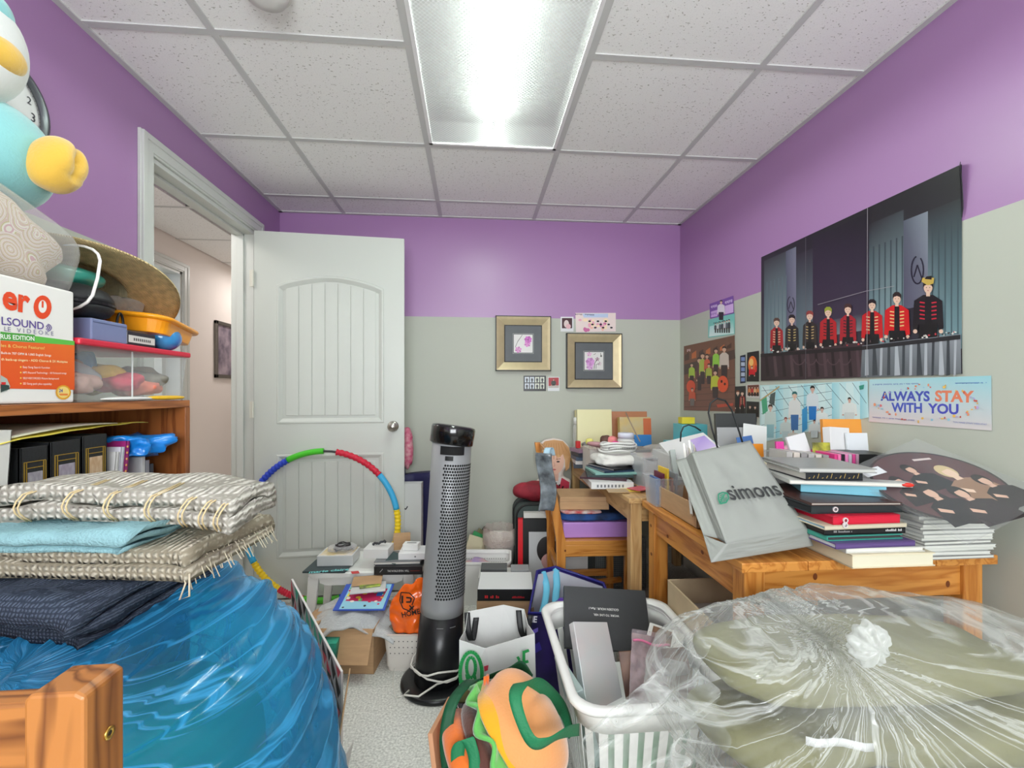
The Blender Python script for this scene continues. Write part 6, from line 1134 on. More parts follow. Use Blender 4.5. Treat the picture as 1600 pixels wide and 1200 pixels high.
# acrylic organiser against the wall
og = thing('clear_organiser', 'long clear plastic organiser of cards against the wall', 'organiser', (1.14, 1.55, ZB)); loft([ring(.19, .08, .02, 0), ring(.2, .09, .02, .205), ring(.206, .096, .022, .207), ring(.206, .096, .022, .212)], True, False).build('tray_shell', plastic('organiser_clear', (214, 220, 222), .22, .12, edge=.4), og)
def upright(name, lab, cat, col, u0, u1, v0, d, zb, t_=.012, rot=None, grp=None, rough=.4):
    a, b_ = W(u0, d), W(u1, d); zt = zat(v0, d); c_ = (a + b_) / 2
    return slab(name, lab, cat, col if not isinstance(col, tuple) else cmat(col, rough), (c_.x, c_.y, zb), (b_ - a).length, t_, zt - zb, rot=rot or (R(-6), 0, -YAW), bevel=.001, group=grp)
ev = upright('orange_envelope', 'orange padded envelope standing behind white cards', 'envelope', mat('manila', (232, 154, 62), .5), 1293, 1374, 655, 1.62, ZB + .01, .016); ev2 = box('envelope_flap', cmat((206, 204, 204)), -.085, .085, -.0095, -.008, .24, .262, ev)
upright('white_cards', 'fan of plain white cards beside the orange envelope', 'cards', (230, 230, 230), 1296, 1333, 668, 1.56, ZB + .01, .03, (R(-8), R(4), R(6))); upright('white_notepad', 'white notepad with faint blue lines in front of the envelope', 'notepad', (226, 230, 234), 1331, 1364, 677, 1.55, ZB + .01, .01); upright('white_folder', 'white folder tilted beside the fan of cards', 'folder', (222, 222, 224), 1268, 1300, 676, 1.53, ZB + .01, .01, (R(-8), R(-14), 0))
upright('label_card', 'black card with yellow and green print in front of white cards', 'card', mat('blk_print', (40, 42, 40), .4, tint2=(190, 190, 70), vs=30), 1277, 1305, 692, 1.51, ZB + .01, .004); 
mt = [(216, 60, 130), (236, 120, 170), (40, 34, 44), (226, 130, 180), (190, 180, 190), (214, 70, 140), (190, 150, 170)]
for k, c in enumerate(mt): upright('slim_case', ('magenta', 'rose', 'black', 'light pink', 'silver', 'deep pink', 'mauve')[k] + ' slim case in the clear organiser', 'case', c, 1284 + 5.4 * k, 1288.5 + 5.4 * k, 706, 1.5, ZB + .004, .12, (0, 0, -YAW), 'slim cases in the organiser')
for k in range(2): upright('disc_case', ('black disc case with white lettering in the organiser', 'black disc case nearest the wall in the organiser')[k], 'disc case', (26, 26, 28), 1320 + 28 * k, 1346 + 28 * k, 706 + k, 1.50, ZB + .004, .12, (0, 0, -YAW), 'disc cases in the organiser')
lump('pink_tissue', 'crumpled pink tissue on the slim cases', 'tissue', cmat((230, 180, 196), .7), (1.13, 1.50, ZB + .222), (.045, .03, .012), .4, 30, 3)
for k in range(6): upright('photo_pack', ('first', 'second', 'third', 'fourth', 'fifth', 'sixth')[k] + ' grey photo pack from the bag in the organiser', 'photo pack', ((176, 172, 170), (206, 196, 186), (150, 146, 146))[k % 3], 1215 + 11 * k, 1224 + 11 * k, 703 + k, 1.5, ZB + .004, .1, (0, 0, -YAW), 'photo packs in the organiser')
upright('teal_card', 'teal card with a tan square in the front of the organiser', 'card', (110, 150, 152), 1325, 1378, 722, 1.47, ZB + .004, .006); upright('tray_front', 'pale plastic divider in the front of the organiser', 'divider', plastic('divider', (220, 224, 226), .4), 1225, 1318, 726, 1.47, ZB + .004, .004)
upright('magenta_figure', 'tiny magenta ribbon on the grey photo packs', 'ribbon', (214, 60, 150), 1214, 1226, 690, 1.56, ZB + .17, .01)
# ================================================================ ON THE FAR TABLE
def flat(name, lab, cat, c, u, d, z, w_, dp, h, rz_=0, grp=None, rough=.4, bevel=.001, rot=None):
    q = W(u, d); return slab(name, lab, cat, c if not isinstance(c, tuple) else cmat(c, rough), (q.x, q.y, z), w_, dp, h, R(rz_), bevel, grp, rot)
tw_ = W(893, 2.86); tr_ = thing('clear_canister', 'tall ribbed clear canister with white lid at the back corner', 'canister', (.675, 2.88, ZB)); MB().lathe([(.034, 0)] + [(.036 - .002 * (k % 2), .012 * k + .004) for k in range(18)] + [(.03, .225)], 28).build('canister_body', plastic('canister', (226, 226, 222), .5, .2), tr_, smooth=True); MB().lathe([(.033, .225), (.033, .262), (.028, .27)], 28).build('lid', wp, tr_, smooth=True)
upright('cream_box', 'cream yellow box standing against the back wall', 'box', (228, 222, 172), 902, 956, 640, 2.86, ZB, .05); upright('box_side', 'olive sided box tucked beside the cream yellow box', 'box', (206, 196, 150), 899, 908, 641, 2.92, ZB, .03)
upright('kraft_box', 'orange-brown box against the back wall next to the cream one', 'box', (178, 116, 76), 956, 1012, 643, 2.9, ZB, .03); pbx = upright('printed_box', 'orange and blue printed box in front of the orange-brown one', 'box', mat('gold_grey', (190, 178, 140), .4, tint2=(206, 170, 90), vs=10), 968, 1016, 652, 2.78, ZB, .06)
box('blue_band', cmat((40, 120, 190)), -.03, .097, -.0315, -.029, .10, .17, pbx); box('orange_band', cmat((190, 96, 50)), .05, .0975, -.032, -.0295, .17, .27, pbx); box('brown_band', cmat((150, 90, 60)), .04, .097, -.032, -.0295, .0, .1, pbx)
# left heap: cases, brush, jar, cables
for k, (c, lab) in enumerate((((60, 70, 84), 'slate disc case lowest in the small tower on the far table'), ((206, 204, 204), 'white disc case in the small tower on the far table'), ((70, 84, 104), 'blue-grey disc case in the small tower on the far table'), ((56, 60, 70), 'charcoal disc case in the small tower on the far table'), ((150, 120, 140), 'mauve glasses case on top of the small disc tower'))):
    flat('disc_case', lab, 'disc case', c, 912 + (k % 2), 2.62, ZB + .022 * k, .12, .12, .021, 6 * k - 10, 'small tower of disc cases')
slab('red_pen_box', 'red pen box standing on the disc case tower', 'box', cmat((196, 40, 44)), (W(903, 2.6).x, W(903, 2.6).y, ZB + .112), .025, .03, .04)
lump('wire_bundle', 'silver wire bundle on the mauve glasses case', 'wire', mat('wire_silver', (150, 150, 146), .3, metal=.6, bump=.9, bs=60), (W(908, 2.64).x + .05, W(908, 2.64).y, ZB + .112), (.04, .03, .015), .4, 30, 2)
def mag(k, lab, c, u, d, z_, w_, dp, rz_): return book('magazine', lab, (W(u, d).x, W(u, d).y, z_), w_, dp, .008, R(rz_), c, (200, 200, 196), '-y', 'magazine', group='dark magazines on the far table')
zc = ZB
wa = slab('white_album', 'white album box with grey print at the far table edge', 'album', cmat((216, 216, 214)), (W(942, 2.12).x + .02, W(942, 2.12).y, zc), .19, .22, .03, R(-4), .002, None); face_print(wa, -.11, .006, lambda p: [p.rect(-.07 + .016 * k, .002, -.062 + .016 * k, .014, (110, 112, 116)) for k in range(8)])
zc += .031
for k, (c, lab) in enumerate((((70, 40, 52), 'maroon magazine on the white album box'), ((40, 60, 64), 'dark teal magazine in the fanned heap'), ((150, 200, 190), 'mint edged magazine in the fanned heap'), ((44, 60, 84), 'navy magazine in the fanned heap'), ((30, 32, 36), 'black magazine on top of the fanned heap'))): mag(k, lab, c, 945 + 5 * k, 2.16 + .02 * k, zc, .21, .2, -22 + 11 * k); zc += .0085
wc = mat('white_cotton', (222, 220, 214), .8, bump=.5, bs=30)
lump('white_cloth', 'white cotton cloth heaped over the dark magazines', 'cloth', wc, (W(965, 2.25).x, W(965, 2.25).y, zc), (.12, .10, .03), .25, 14, 3, .6, .6)
wl = thing('white_cable', 'loop of white twisted cord on the cotton cloth', 'cord', (W(962, 2.22).x, W(962, 2.22).y, zc + .058)); MB().tube([((.085 + .02 * math.sin(k * .37)) * math.cos(k * .33), (.05 + .012 * math.sin(k * .5)) * math.sin(k * .33), .008 + .0006 * k + .004 * math.sin(k)) for k in range(80)], .005, 8).build('cord', cmat((226, 226, 222), .5), wl, smooth=True)
mb = MB()
for k in range(30): mb.tube([(-.05 + .0045 * k, -.045, .025), (-.045 + .0045 * k, -.035, .038 + .008 * math.sin(k * .1)), (-.043 + .0045 * k, -.02, .034)], .0012, 4)
mb.build('dark_stitch', cmat((50, 50, 54)), wl)
hbr = thing('hair_brush', 'mauve paddle hair brush with bristles on the heap', 'hair brush', (W(938, 2.3).x, W(938, 2.3).y, zc + .07)); hbr.rotation_euler = (R(-12), R(6), R(-15)); MB().blob((0, 0, .02), (.07, .034, .014), .8, .9).build('brush_head', mat('mauve', (176, 132, 136), .4), hbr, smooth=True); MB().tube([(.06, 0, .02), (.1, 0, .022), (.15, 0, .02)], [.011, .009, .012], 10).build('handle', mat('mauve', (176, 132, 136), .4), hbr, smooth=True)
mb = MB()
for i in range(14):
    for j in range(4): mb.tube([(-.055 + .0085 * i, -.022 + .012 * j, .012), (-.055 + .0085 * i, -.028 + .012 * j, -.012)], .0012, 4)
g = mb.build('bristles', cmat((120, 80, 84)), hbr); g['kind'] = 'stuff'
jr = thing('cream_jar', 'white jar with a lilac-white lid on the far table heap', 'jar', (W(978, 2.36).x, W(978, 2.36).y, zc + .062)); MB().lathe([(.036, 0), (.043, .02), (.043, .05), (.036, .058)], 28).build('jar_body', cmat((206, 206, 204), .3), jr, smooth=True); MB().lathe([(.042, .058), (.042, .082), (.038, .085)], 28).build('lid', cmat((214, 216, 230), .35), jr, smooth=True)
flat('jar_base', 'grey cardboard box under the cream jar', 'box', (150, 150, 150), 985, 2.42, ZB, .16, .16, zc + .06 - ZB)
for k, (u, d, r_, c, lab) in enumerate(((962, 2.34, .024, (236, 70, 150), 'hot pink pompom beside the cream jar'), (966, 2.42, .02, (40, 170, 140), 'teal bottle top behind the pink pompom'), (957, 2.44, .026, (236, 140, 140), 'coral scrunchie behind the hair brush'), (946, 2.46, .028, (90, 60, 50), 'brown hair clip behind the hair brush'), (921, 2.44, .02, (226, 220, 120), 'yellow cap beside the hair brush'))): lump('small_ball', lab, 'trinket', cmat(c, .6), (W(u, d).x, W(u, d).y, zc + .062 + .012 * (k > 1)), (r_, r_, r_ * .9), .15, 40, k)
flat('heap_base', 'white shoe box beneath the hair brush', 'box', (214, 210, 204), 940, 2.46, ZB, .17, .16, zc + .06 - ZB)
mb = MB().tube([at(978, 645, d=2.5), at(985, 660, d=2.45), at(1000, 690, d=2.35)], .0035, 8); o = mb.build('drum_stick', mat('stick_wood', (150, 130, 110), .4), None, smooth=True); tag(o, 'thin wooden stick leaning over the cream jar', 'stick')
for k, (u, d, c, lab) in enumerate(((985, 2.0, (226, 200, 70), 'yellow sachet at the near corner of the far table'), (965, 1.96, (180, 150, 110), 'tan card at the near corner of the far table'), (975, 2.06, (60, 50, 50), 'dark leaflet at the near corner of the far table'), (1000, 1.98, (206, 90, 100), 'red leaflet half under the clear bin'))): flat('leaflet', lab, 'leaflet', c, u, d, ZB + .003 * k, .09, .07, .003, -25 + 18 * k)
# middle of the far table: clear boxes, albums, turquoise boxes
cbx = thing('clear_craft_box', 'clear craft box behind the stationery bin', 'box', (W(1020, 2.1).x, W(1020, 2.1).y, ZB)); loft([ring(.07, .08, .012, 0), ring(.075, .085, .012, .13), ring(.08, .09, .014, .132), ring(.08, .09, .014, .14)]).build('box_shell', plastic('craft_clear', (216, 220, 224), .35, .15), cbx)
for k in range(3): flat('craft_pack', ('white', 'cream', 'grey')[k] + ' craft pack inside the clear craft box', 'pack', ((226, 226, 226), (214, 206, 180), (130, 130, 134))[k], 1014 + 6 * k, 2.1, ZB + .004, .03, .12, .11, 4 * k)
lump('clear_packets', 'heap of clear plastic packets behind the craft box', 'packets', plastic('packets', (214, 210, 204), .45, .15, bump=.8, bs=30), (W(1040, 2.45).x, W(1040, 2.45).y, ZB), (.12, .1, .075), .3, 12, 4)
q = W(1078, 2.5); slab('turquoise_box', 'large turquoise box on the far table near the wall', 'box', mat('turquoise', (88, 190, 200), .4), (q.x + .02, q.y, ZB), .28, .16, .16, -YAW); slab('turquoise_box', 'smaller turquoise box stacked on the large one', 'box', mat('turquoise2', (96, 186, 198), .4), (q.x + .0, q.y, ZB + .162), .14, .12, .095, -YAW + R(3)); slab('yellow_box', 'little yellow box crowning the turquoise boxes', 'box', cmat((222, 206, 60)), (q.x - .02, q.y, ZB + .259), .07, .06, .035, -YAW)
sup = slab('album_carton', 'white carton under the tilted albums', 'box', cmat((206, 206, 204)), (W(1085, 1.98).x, W(1085, 1.98).y, ZB), .3, .22, .17, -YAW)
o = slab('lilac_album', 'white album with a lilac print tilted above the grey bag', 'album', cmat((226, 226, 224)), (W(1078, 1.93).x, W(1078, 1.93).y, ZB + .185), .20, .19, .02, rot=(R(16), R(-14), R(-8))); face_print(o, 0, .0201, lambda p: p.poly([(-.02, -.08), (.09, -.06), (.09, .06), (.02, .05)], [(196, 176, 226), (214, 196, 236), (176, 150, 220), (206, 186, 230)]), name='cover_print', face='+z')
slab('grey_album', 'pale green-grey album leaning under the lilac one', 'album', cmat((190, 200, 196)), (W(1060, 1.86).x, W(1060, 1.86).y, ZB), .02, .2, .19, rot=(R(-10), R(-8), R(-20)))
bp = upright('black_portfolio', 'black portfolio standing open against the posters', 'portfolio', (56, 58, 58), 1122, 1186, 646, 2.02, ZB, .02); upright('white_sheet', 'white sheet propped in front of the black portfolio', 'sheet', (226, 228, 226), 1158, 1196, 662, 1.88, ZB, .003, (R(-12), R(8), -YAW)); upright('curved_sleeve', 'clear sleeve curling before the portfolio', 'sleeve', plastic('sleeve2', (226, 228, 228), .3), 1125, 1180, 668, 1.92, ZB, .004)
upright('blue_card', 'blue framed card between bag and organiser', 'card', (70, 110, 170), 1174, 1200, 681, 1.75, ZB + .0, .004, (R(-10), R(-8), 0)); upright('orange_pouch', 'orange pouch peeking out behind the grey bag', 'pouch', (240, 150, 40), 1181, 1196, 694, 1.7, ZB, .02)
# ================================================================ WALL PICTURES AND POSTERS
def figure(p, u, top, bot, wd, coat, trim=None, hair=(36, 26, 22), skin=(226, 190, 170), legs=(28, 26, 28), pose=0, lean=0):
    h = bot - top; hh = h * .16; cx = u
    p.poly([(cx - wd * .34, top + h * .56), (cx + wd * .34, top + h * .56), (cx + wd * .3 + lean, bot), (cx - wd * .3 + lean, bot)], legs)
    p.poly([(cx - wd * .5, top + h * .28), (cx - wd * .18, top + h * .2), (cx + wd * .18, top + h * .2), (cx + wd * .5, top + h * .28), (cx + wd * .55, top + h * .66), (cx + wd * .38, top + h * .68), (cx + wd * .34, top + h * .6), (cx - wd * .34, top + h * .6), (cx - wd * .38, top + h * .68), (cx - wd * .55, top + h * .66)], coat)
    if trim:
        p.poly([(cx - wd * .1, top + h * .22), (cx + wd * .1, top + h * .22), (cx + wd * .12, top + h * .6), (cx - wd * .12, top + h * .6)], (30, 28, 30))
        for k in range(5):
            y = top + h * (.3 + .055 * k); p.line([(cx - wd * .3, y), (cx - wd * .12, y + h * .01)], h * .018, trim); p.line([(cx + wd * .3, y), (cx + wd * .12, y + h * .01)], h * .018, trim)
    for s_ in (-1, 1): p.ell(cx + s_ * wd * .46, top + h * .7, wd * .08, h * .03, skin, 8)
    p.rect(cx - wd * .07, top + hh * .9, cx + wd * .07, top + h * .22, skin); p.ell(cx, top + hh * .62, hh * .38, hh * .5, skin, 14)
    p.poly([(cx - hh * .42, top + hh * .7), (cx - hh * .42, top + hh * .2), (cx - hh * .2, top - hh * .04), (cx + hh * .2, top - hh * .04), (cx + hh * .42, top + hh * .2), (cx + hh * .42, top + hh * .7), (cx + hh * .3, top + hh * .45), (cx, top + hh * .34), (cx - hh * .3, top + hh * .45)], hair)
    p.ell(cx - hh * .14, top + hh * .62, hh * .05, hh * .035, (50, 36, 34), 6); p.ell(cx + hh * .14, top + hh * .62, hh * .05, hh * .035, (50, 36, 34), 6); p.ell(cx, top + hh * .88, hh * .09, hh * .035, (190, 100, 100), 6)
def sheet(name, label, cat, corners, plane_p, n, col, thick=.0012, off=.002, rough=.4):
    "a flat print hung on the wall: corner pixels TL TR BR BL"
    pr = Print(plane_p, n, base=0); P = [pr.h(c) for c in corners]; n = Vector(n)
    o = thing(name, label, cat, P[3]); mb = MB().add([q + n * off for q in P] + [q + n * (off - thick) for q in P], [(0, 1, 2, 3), (7, 6, 5, 4), (0, 4, 5, 1), (1, 5, 6, 2), (2, 6, 7, 3), (3, 7, 4, 0)]).build('paper_sheet', cmat(col, rough), None); keep(mb, o)
    return o, Print(Vector(plane_p) + n * off, n, base=.0004)
RW, RN = (XR, 0, 0), (-1, 0, 0); BW, BN = (0, YB, 0), (0, -1, 0)
# big group poster
o, p = sheet('group_poster', 'large dark poster of eight figures in military jackets behind a draped table', 'poster', [(1190, 402), (1500, 258), (1504, 584), (1190, 595)], RW, RN, (44, 40, 48), rough=.3)
def ty(u): return 402 - (u - 1190) * .4645
def by(u): return 595 - (u - 1190) * .035
def quad(u0, u1, f0, f1, c): # f: 0 top .. 1 bottom
    q = lambda u, f: (u, ty(u) + (by(u) - ty(u)) * f)
    p.poly([q(u0, f0), q(u1, f0), q(u1, f1), q(u0, f1)], c)
D_, G1, G2, P_ = (36, 32, 40), (96, 110, 122), (126, 146, 156), (52, 44, 60)
quad(1190, 1503, 0, .86, [(40, 40, 44), (34, 32, 36), (52, 48, 60), (64, 62, 72)])
quad(1194, 1236, .04, .86, [(58, 60, 64), (66, 70, 76), (140, 164, 172), (120, 148, 156)]); quad(1228, 1244, .04, .62, [(86, 90, 108), (120, 122, 140), (120, 118, 140), (90, 88, 110)]); quad(1244, 1270, .1, .86, [(44, 42, 50), (50, 48, 56), (116, 132, 142), (100, 120, 130)])
quad(1270, 1358, .03, .62, [(40, 36, 46), (32, 30, 36), (60, 52, 70), (58, 48, 66)]); quad(1282, 1350, .62, .72, [(92, 88, 100), (60, 54, 66), (120, 130, 138), (120, 136, 142)])
quad(1358, 1412, .1, .86, [(42, 40, 46), (60, 64, 70), (146, 172, 178), (130, 160, 168)]); quad(1412, 1450, .16, .64, [(86, 90, 104), (130, 138, 150), (112, 112, 130), (84, 82, 102)]); quad(1450, 1503, .16, .88, [(44, 44, 50), (48, 50, 54), (118, 150, 158), (140, 168, 176)])
for u in range(1198, 1234, 6): quad(u, u + 1.3, .22, .84, (92, 110, 118))
for u in list(range(1364, 1410, 9)) + list(range(1456, 1500, 10)): quad(u, u + 2.4, .24, .86, [(60, 70, 76), (60, 70, 76), (84, 106, 114), (84, 106, 114)])
for cu, cv, s_ in ((1236, 476, .8), (1434, 422, 1.35)):
    p.line([(cu + 7 * s_ * math.cos(a), cv + 16 * s_ * math.sin(a)) for a in [R(k) for k in range(-60, 280, 20)]], 1.8 * s_, (44, 42, 58)); p.line([(cu - 4 * s_, cv + 8 * s_), (cu, cv - 6 * s_), (cu + 5 * s_, cv + 9 * s_)], 1.6 * s_, (44, 42, 58))
figs = [(1214, 497, 552, 19, (166, 36, 44), (226, 206, 160), (92, 66, 56)), (1238, 492, 552, 20, (44, 40, 44), (206, 180, 110), (30, 24, 24)), (1266, 486, 551, 21, (54, 46, 44), (206, 176, 120), (150, 66, 60)), (1295, 480, 548, 25, (176, 34, 38), (40, 34, 36), (150, 160, 50)), (1326, 475, 545, 24, (166, 34, 44), (40, 38, 42), (70, 46, 40)), (1364, 468, 542, 31, (196, 32, 36), (226, 206, 150), (36, 28, 28)), (1403, 457, 540, 37, (206, 32, 34), (230, 200, 130), (44, 32, 30)), (1452, 438, 536, 44, (34, 30, 34), (200, 40, 60), (34, 28, 28))]
for a in figs: figure(p, a[0], a[1], a[2] + 16, a[3], a[4], a[5], a[6])
quad(1190, 1352, .79, 1.0, [(56, 40, 48), (66, 48, 54), (70, 52, 58), (48, 36, 42)]); 
p.poly([(1349, 540), (1503, 522), (1504, 584), (1346, 590)], [(120, 124, 132), (146, 150, 158), (110, 114, 120), (96, 100, 106)])
for k in range(12): u = 1196 + 13 * k; p.poly([(u, 553 - k * .5), (u + 4, 552 - k * .5), (u + 8, 588), (u + 3, 589)], (84, 64, 70) if k % 2 else (40, 28, 34))
for k in range(13): u = 1354 + 11.6 * k; p.poly([(u, 541 - k * 1.0), (u + 4, 540 - k), (u + 5 + 3 * math.sin(k * 2), 586), (u - 1, 587)], (66, 70, 76) if k % 2 else (176, 180, 188))
for k in range(5): u = 1250 + 18 * k; p.line([(u + 10 * math.cos(a), 556 + 14 * math.sin(a)) for a in [R(q) for q in range(20, 161, 20)]], 1.6, (86, 66, 72))
p.poly([(1442, 440), (1444, 434), (1462, 434), (1461, 443), (1452, 446)], (196, 166, 80)); p.poly([(1447, 436), (1450, 432), (1458, 431), (1458, 437)], (40, 34, 30))
p.poly([(1349, 541), (1503, 523), (1503, 530), (1349, 547)], (44, 42, 46)); p.poly([(1190, 553), (1349, 541), (1349, 547), (1190, 558)], (36, 30, 34))
for k in range(70): u = random.uniform(1194, 1500); v = (553 - (u - 1190) * .098) - random.uniform(0, 5); p.ell(u, v, random.uniform(.8, 2.2), random.uniform(.8, 2), random.choice([(30, 28, 30), (200, 196, 190), (230, 226, 220), (90, 70, 74), (190, 60, 70)]), 6)
p.line([(1261, 371), (1261, 592)], .8, (96, 94, 100)); p.line([(1358, 325), (1357, 590)], .9, (150, 146, 150)); p.line([(1280, 476), (1355, 455), (1400, 447)], .8, (150, 146, 150))
p.build('poster_print', o, .3)
P4 = [p.h(c) for c in ((1500, 258), (1504, 300), (1504, 340))]; keep(MB().grid(lambda a, b: P4[0].lerp(P4[2], b) + Vector((-.002 - .018 * a * (1 - b), -.018 * a * (1 - b) ** .5, 0)), 6, 8).build('curled_corner', cmat((40, 40, 44), .3), None, smooth=True, solid=.001), o)
# banner: ALWAYS STAY WITH YOU
o, p = sheet('slogan_banner', 'pastel banner reading ALWAYS STAY WITH YOU under the group poster', 'banner', [(1359, 593), (1549, 587), (1550, 673), (1358, 659)], RW, RN, (190, 214, 222))
p.poly([(1359, 593), (1549, 587), (1550, 673), (1358, 659)], [(176, 214, 222), (156, 208, 218), (214, 206, 206), (222, 204, 206)])
p.text('ALWAYS', (1376, 625.5), (1453, 626.5), (74, 86, 180), 1.0, .035); p.text('STAY', (1461, 626.5), (1522, 628.5), (226, 128, 96), 1.0, .035); p.text('WITH', (1393, 643), (1441, 644.5), (74, 90, 186), 1.05, .035); p.text('YOU', (1450, 645), (1498, 647), (78, 82, 186), 1.0, .035)
p.marks((1364, 600), (1438, 598.5), 2, 44, (110, 130, 190)); p.marks((1493, 598), (1543, 597), 2, 26, (80, 120, 190)); p.marks((1364, 651), (1432, 656), 1.8, 40, (140, 140, 190)); p.text('YOU MAKE STRAY KIDS STAY', (1490, 660.5), (1543, 664.5), (120, 130, 190), 1)
for k in range(56):
    a = random.uniform(0, 6.283); u, v = 1450 + 84 * math.cos(a) * random.uniform(.85, 1.0), 630 + 27 * math.sin(a) * random.uniform(.85, 1.1); p.ell(u, v, random.uniform(.8, 2.6), random.uniform(.8, 2.6), random.choice([(236, 150, 110), (240, 190, 90), (226, 120, 120), (190, 170, 220), (150, 200, 220), (206, 90, 70)]), 8)
p.build('banner_print', o)
# turquoise court poster
o, p = sheet('court_poster', 'pale turquoise poster of young men on a tiled court', 'poster', [(1188, 602), (1355, 595), (1358, 652), (1358, 700)][:3] + [(1188, 690)], RW, RN, (190, 224, 230))
o['label'] = 'pale turquoise poster of young men in white shirts below the group poster'
def cy2(u, f): t0, b0 = 602 - (u - 1188) * .042, 692 - (u - 1188) * .23; return t0 + (b0 - t0) * f
p.poly([(1188, 602), (1355, 595), (1357, 652), (1188, 692)], [(196, 228, 230), (196, 230, 236), (214, 236, 240), (206, 226, 230)])
for k in range(8): u = 1190 + 22 * k; p.poly([(u, cy2(u, .02)), (u + 12, cy2(u + 12, .02)), (u + 12, cy2(u + 12, .98)), (u, cy2(u, .98))], [(160, 214, 226), (190, 228, 234), (190, 228, 234), (150, 206, 220)] if k % 2 else (214, 236, 238))
for k in range(9): p.line([(1192 + 20 * k, cy2(1192 + 20 * k, .03)), (min(1354, 1222 + 20 * k), cy2(min(1354, 1222 + 20 * k), .6))], .7, (70, 96, 110)) if k < 8 else None
for k in range(5): p.line([(1190, cy2(1190, .1 + .2 * k)), (1300, cy2(1300, .02 + .18 * k))], .6, (80, 104, 116))
p.line([(1188, 626), (1218, 604)], 2.2, (190, 160, 110)); p.poly([(1190, 625), (1198, 620), (1200, 642), (1192, 648)], (80, 170, 130)); p.poly([(1204, 616), (1212, 612), (1210, 634), (1202, 630)], (80, 90, 90))
for a in ((1204, 632, 684, 17, (206, 222, 220), None, (70, 50, 44), (226, 190, 176), (150, 190, 200)), (1228, 652, 688, 17, (206, 216, 216), None, (130, 60, 60), (226, 180, 166), (190, 206, 210)), (1242, 612, 672, 18, (230, 230, 230), None, (40, 110, 110), (226, 190, 170), (60, 110, 170)), (1270, 603, 656, 18, (220, 228, 234), None, (30, 28, 34), (220, 180, 166), (40, 120, 196)), (1285, 636, 676, 18, (230, 236, 236), None, (50, 36, 36), (224, 186, 172), (190, 210, 220)), (1273, 656, 684, 17, (222, 226, 226), None, (50, 38, 38), (224, 184, 170), (206, 214, 216)), (1328, 621, 660, 22, (226, 232, 232), None, (30, 28, 28), (220, 176, 160), (210, 216, 216)), (1240, 672, 692, 17, (214, 206, 200), None, (46, 34, 32), (222, 182, 166), (206, 210, 212))): figure(p, *a)
p.poly([(1254, 640), (1262, 634), (1262, 670), (1254, 676)], (60, 150, 206)); p.poly([(1343, 603), (1351, 601), (1350, 608), (1344, 609)], (60, 150, 130))
p.build('poster_print', o, .3)
# orange album poster
o, p = sheet('street_poster', 'brown and orange poster of figures in lime jackets', 'poster', [(1069, 541), (1148, 524), (1149, 643), (1069, 641)], RW, RN, (96, 66, 58), rough=.3)
p.poly([(1069, 541), (1148, 524), (1149, 643), (1069, 641)], [(116, 70, 50), (110, 76, 60), (124, 82, 70), (130, 84, 74)])
p.poly([(1069, 570), (1148, 546), (1149, 560), (1069, 586)], (78, 56, 50)); 
for k in range(7): u = 1070 + 11 * k; p.poly([(u, 564 - 3.1 * k), (u + 7, 562 - 3.1 * k), (u + 7, 550 - 2.4 * k), (u, 555 - 2.4 * k)], (196, 106, 56) if k % 2 else (80, 50, 40))
for k in range(5): p.line([(1069, 600 + 9 * k), (1149, 590 + 11 * k)], .9, (96, 64, 56))
for a in ((1081, 567, 600, 9, (170, 196, 70)), (1093, 558, 610, 9, (96, 50, 60)), (1098, 551, 600, 10, (176, 190, 80)), (1105, 553, 592, 9, (206, 90, 60)), (1119, 544, 586, 10, (150, 206, 70)), (1132, 541, 590, 14, (206, 190, 180)), (1108, 568, 600, 9, (170, 180, 70)), (1118, 578, 622, 13, (196, 200, 60))): figure(p, a[0], a[1], a[2], a[3], a[4], None, (60, 40, 36), (214, 170, 146), (64, 46, 48))
p.ell(1130, 600, 8.5, 13, (226, 84, 46), 16); p.ell(1128, 596, 1.6, 2.4, (60, 30, 26), 8); p.ell(1133, 600, 1.6, 2.2, (60, 30, 26), 8); p.ell(1080, 604, 7, 10, (222, 80, 48), 14); figure(p, 1082, 606, 634, 10, (206, 84, 56), None, (70, 44, 40), (214, 170, 150), (120, 110, 110)); p.marks((1072, 546), (1080, 545), 4, 4, (226, 190, 190)); p.poly([(1120, 632), (1146, 630), (1146, 634), (1122, 637)], (196, 80, 60)); p.build('poster_print', o, .3)
# small cards on the right wall
def small(label, c, bg, draw, nm='wall_card', cat='photo card'):
    o, p = sheet(nm, label, cat, c, RW, RN, bg, rough=.3); p.poly(c, bg); draw(p); p.build('card_print', o, .3)
small('purple ticket banner with a portrait above the mint one', [(1109, 475), (1146, 462), (1147, 490), (1110, 498)], (120, 76, 164), lambda p: (p.poly([(1111, 487), (1121, 484), (1121, 494), (1111, 496)], (206, 170, 226)), p.poly([(1133, 478), (1146, 474), (1146, 488), (1133, 491)], (214, 180, 232)), p.marks((1111, 478), (1121, 475), 4, 7, (226, 206, 240)), p.marks((1133, 471), (1145, 467), 4.5, 8, (226, 206, 240)), p.marks((1111, 490), (1120, 488), 3, 6, (150, 110, 190)), figure(p, 1127, 469, 500, 11, (226, 220, 232), None, (30, 26, 30))))
small('mint ticket banner with a row of figures below the purple one', [(1107, 500), (1148, 489), (1148, 522), (1107, 528)], (120, 198, 190), lambda p: (p.poly([(1109, 510), (1146, 500), (1147, 521), (1108, 526)], [(186, 226, 226), (120, 200, 190), (206, 232, 230), (226, 240, 240)]), p.marks((1115, 504), (1134, 499), 2.6, 10, (30, 50, 56)), [figure(p, 1118 + 3.6 * k, 505 - k, 520, 3.6, ((60, 66, 74), (206, 206, 210), (90, 100, 110))[k % 3], None) for k in range(7)]))
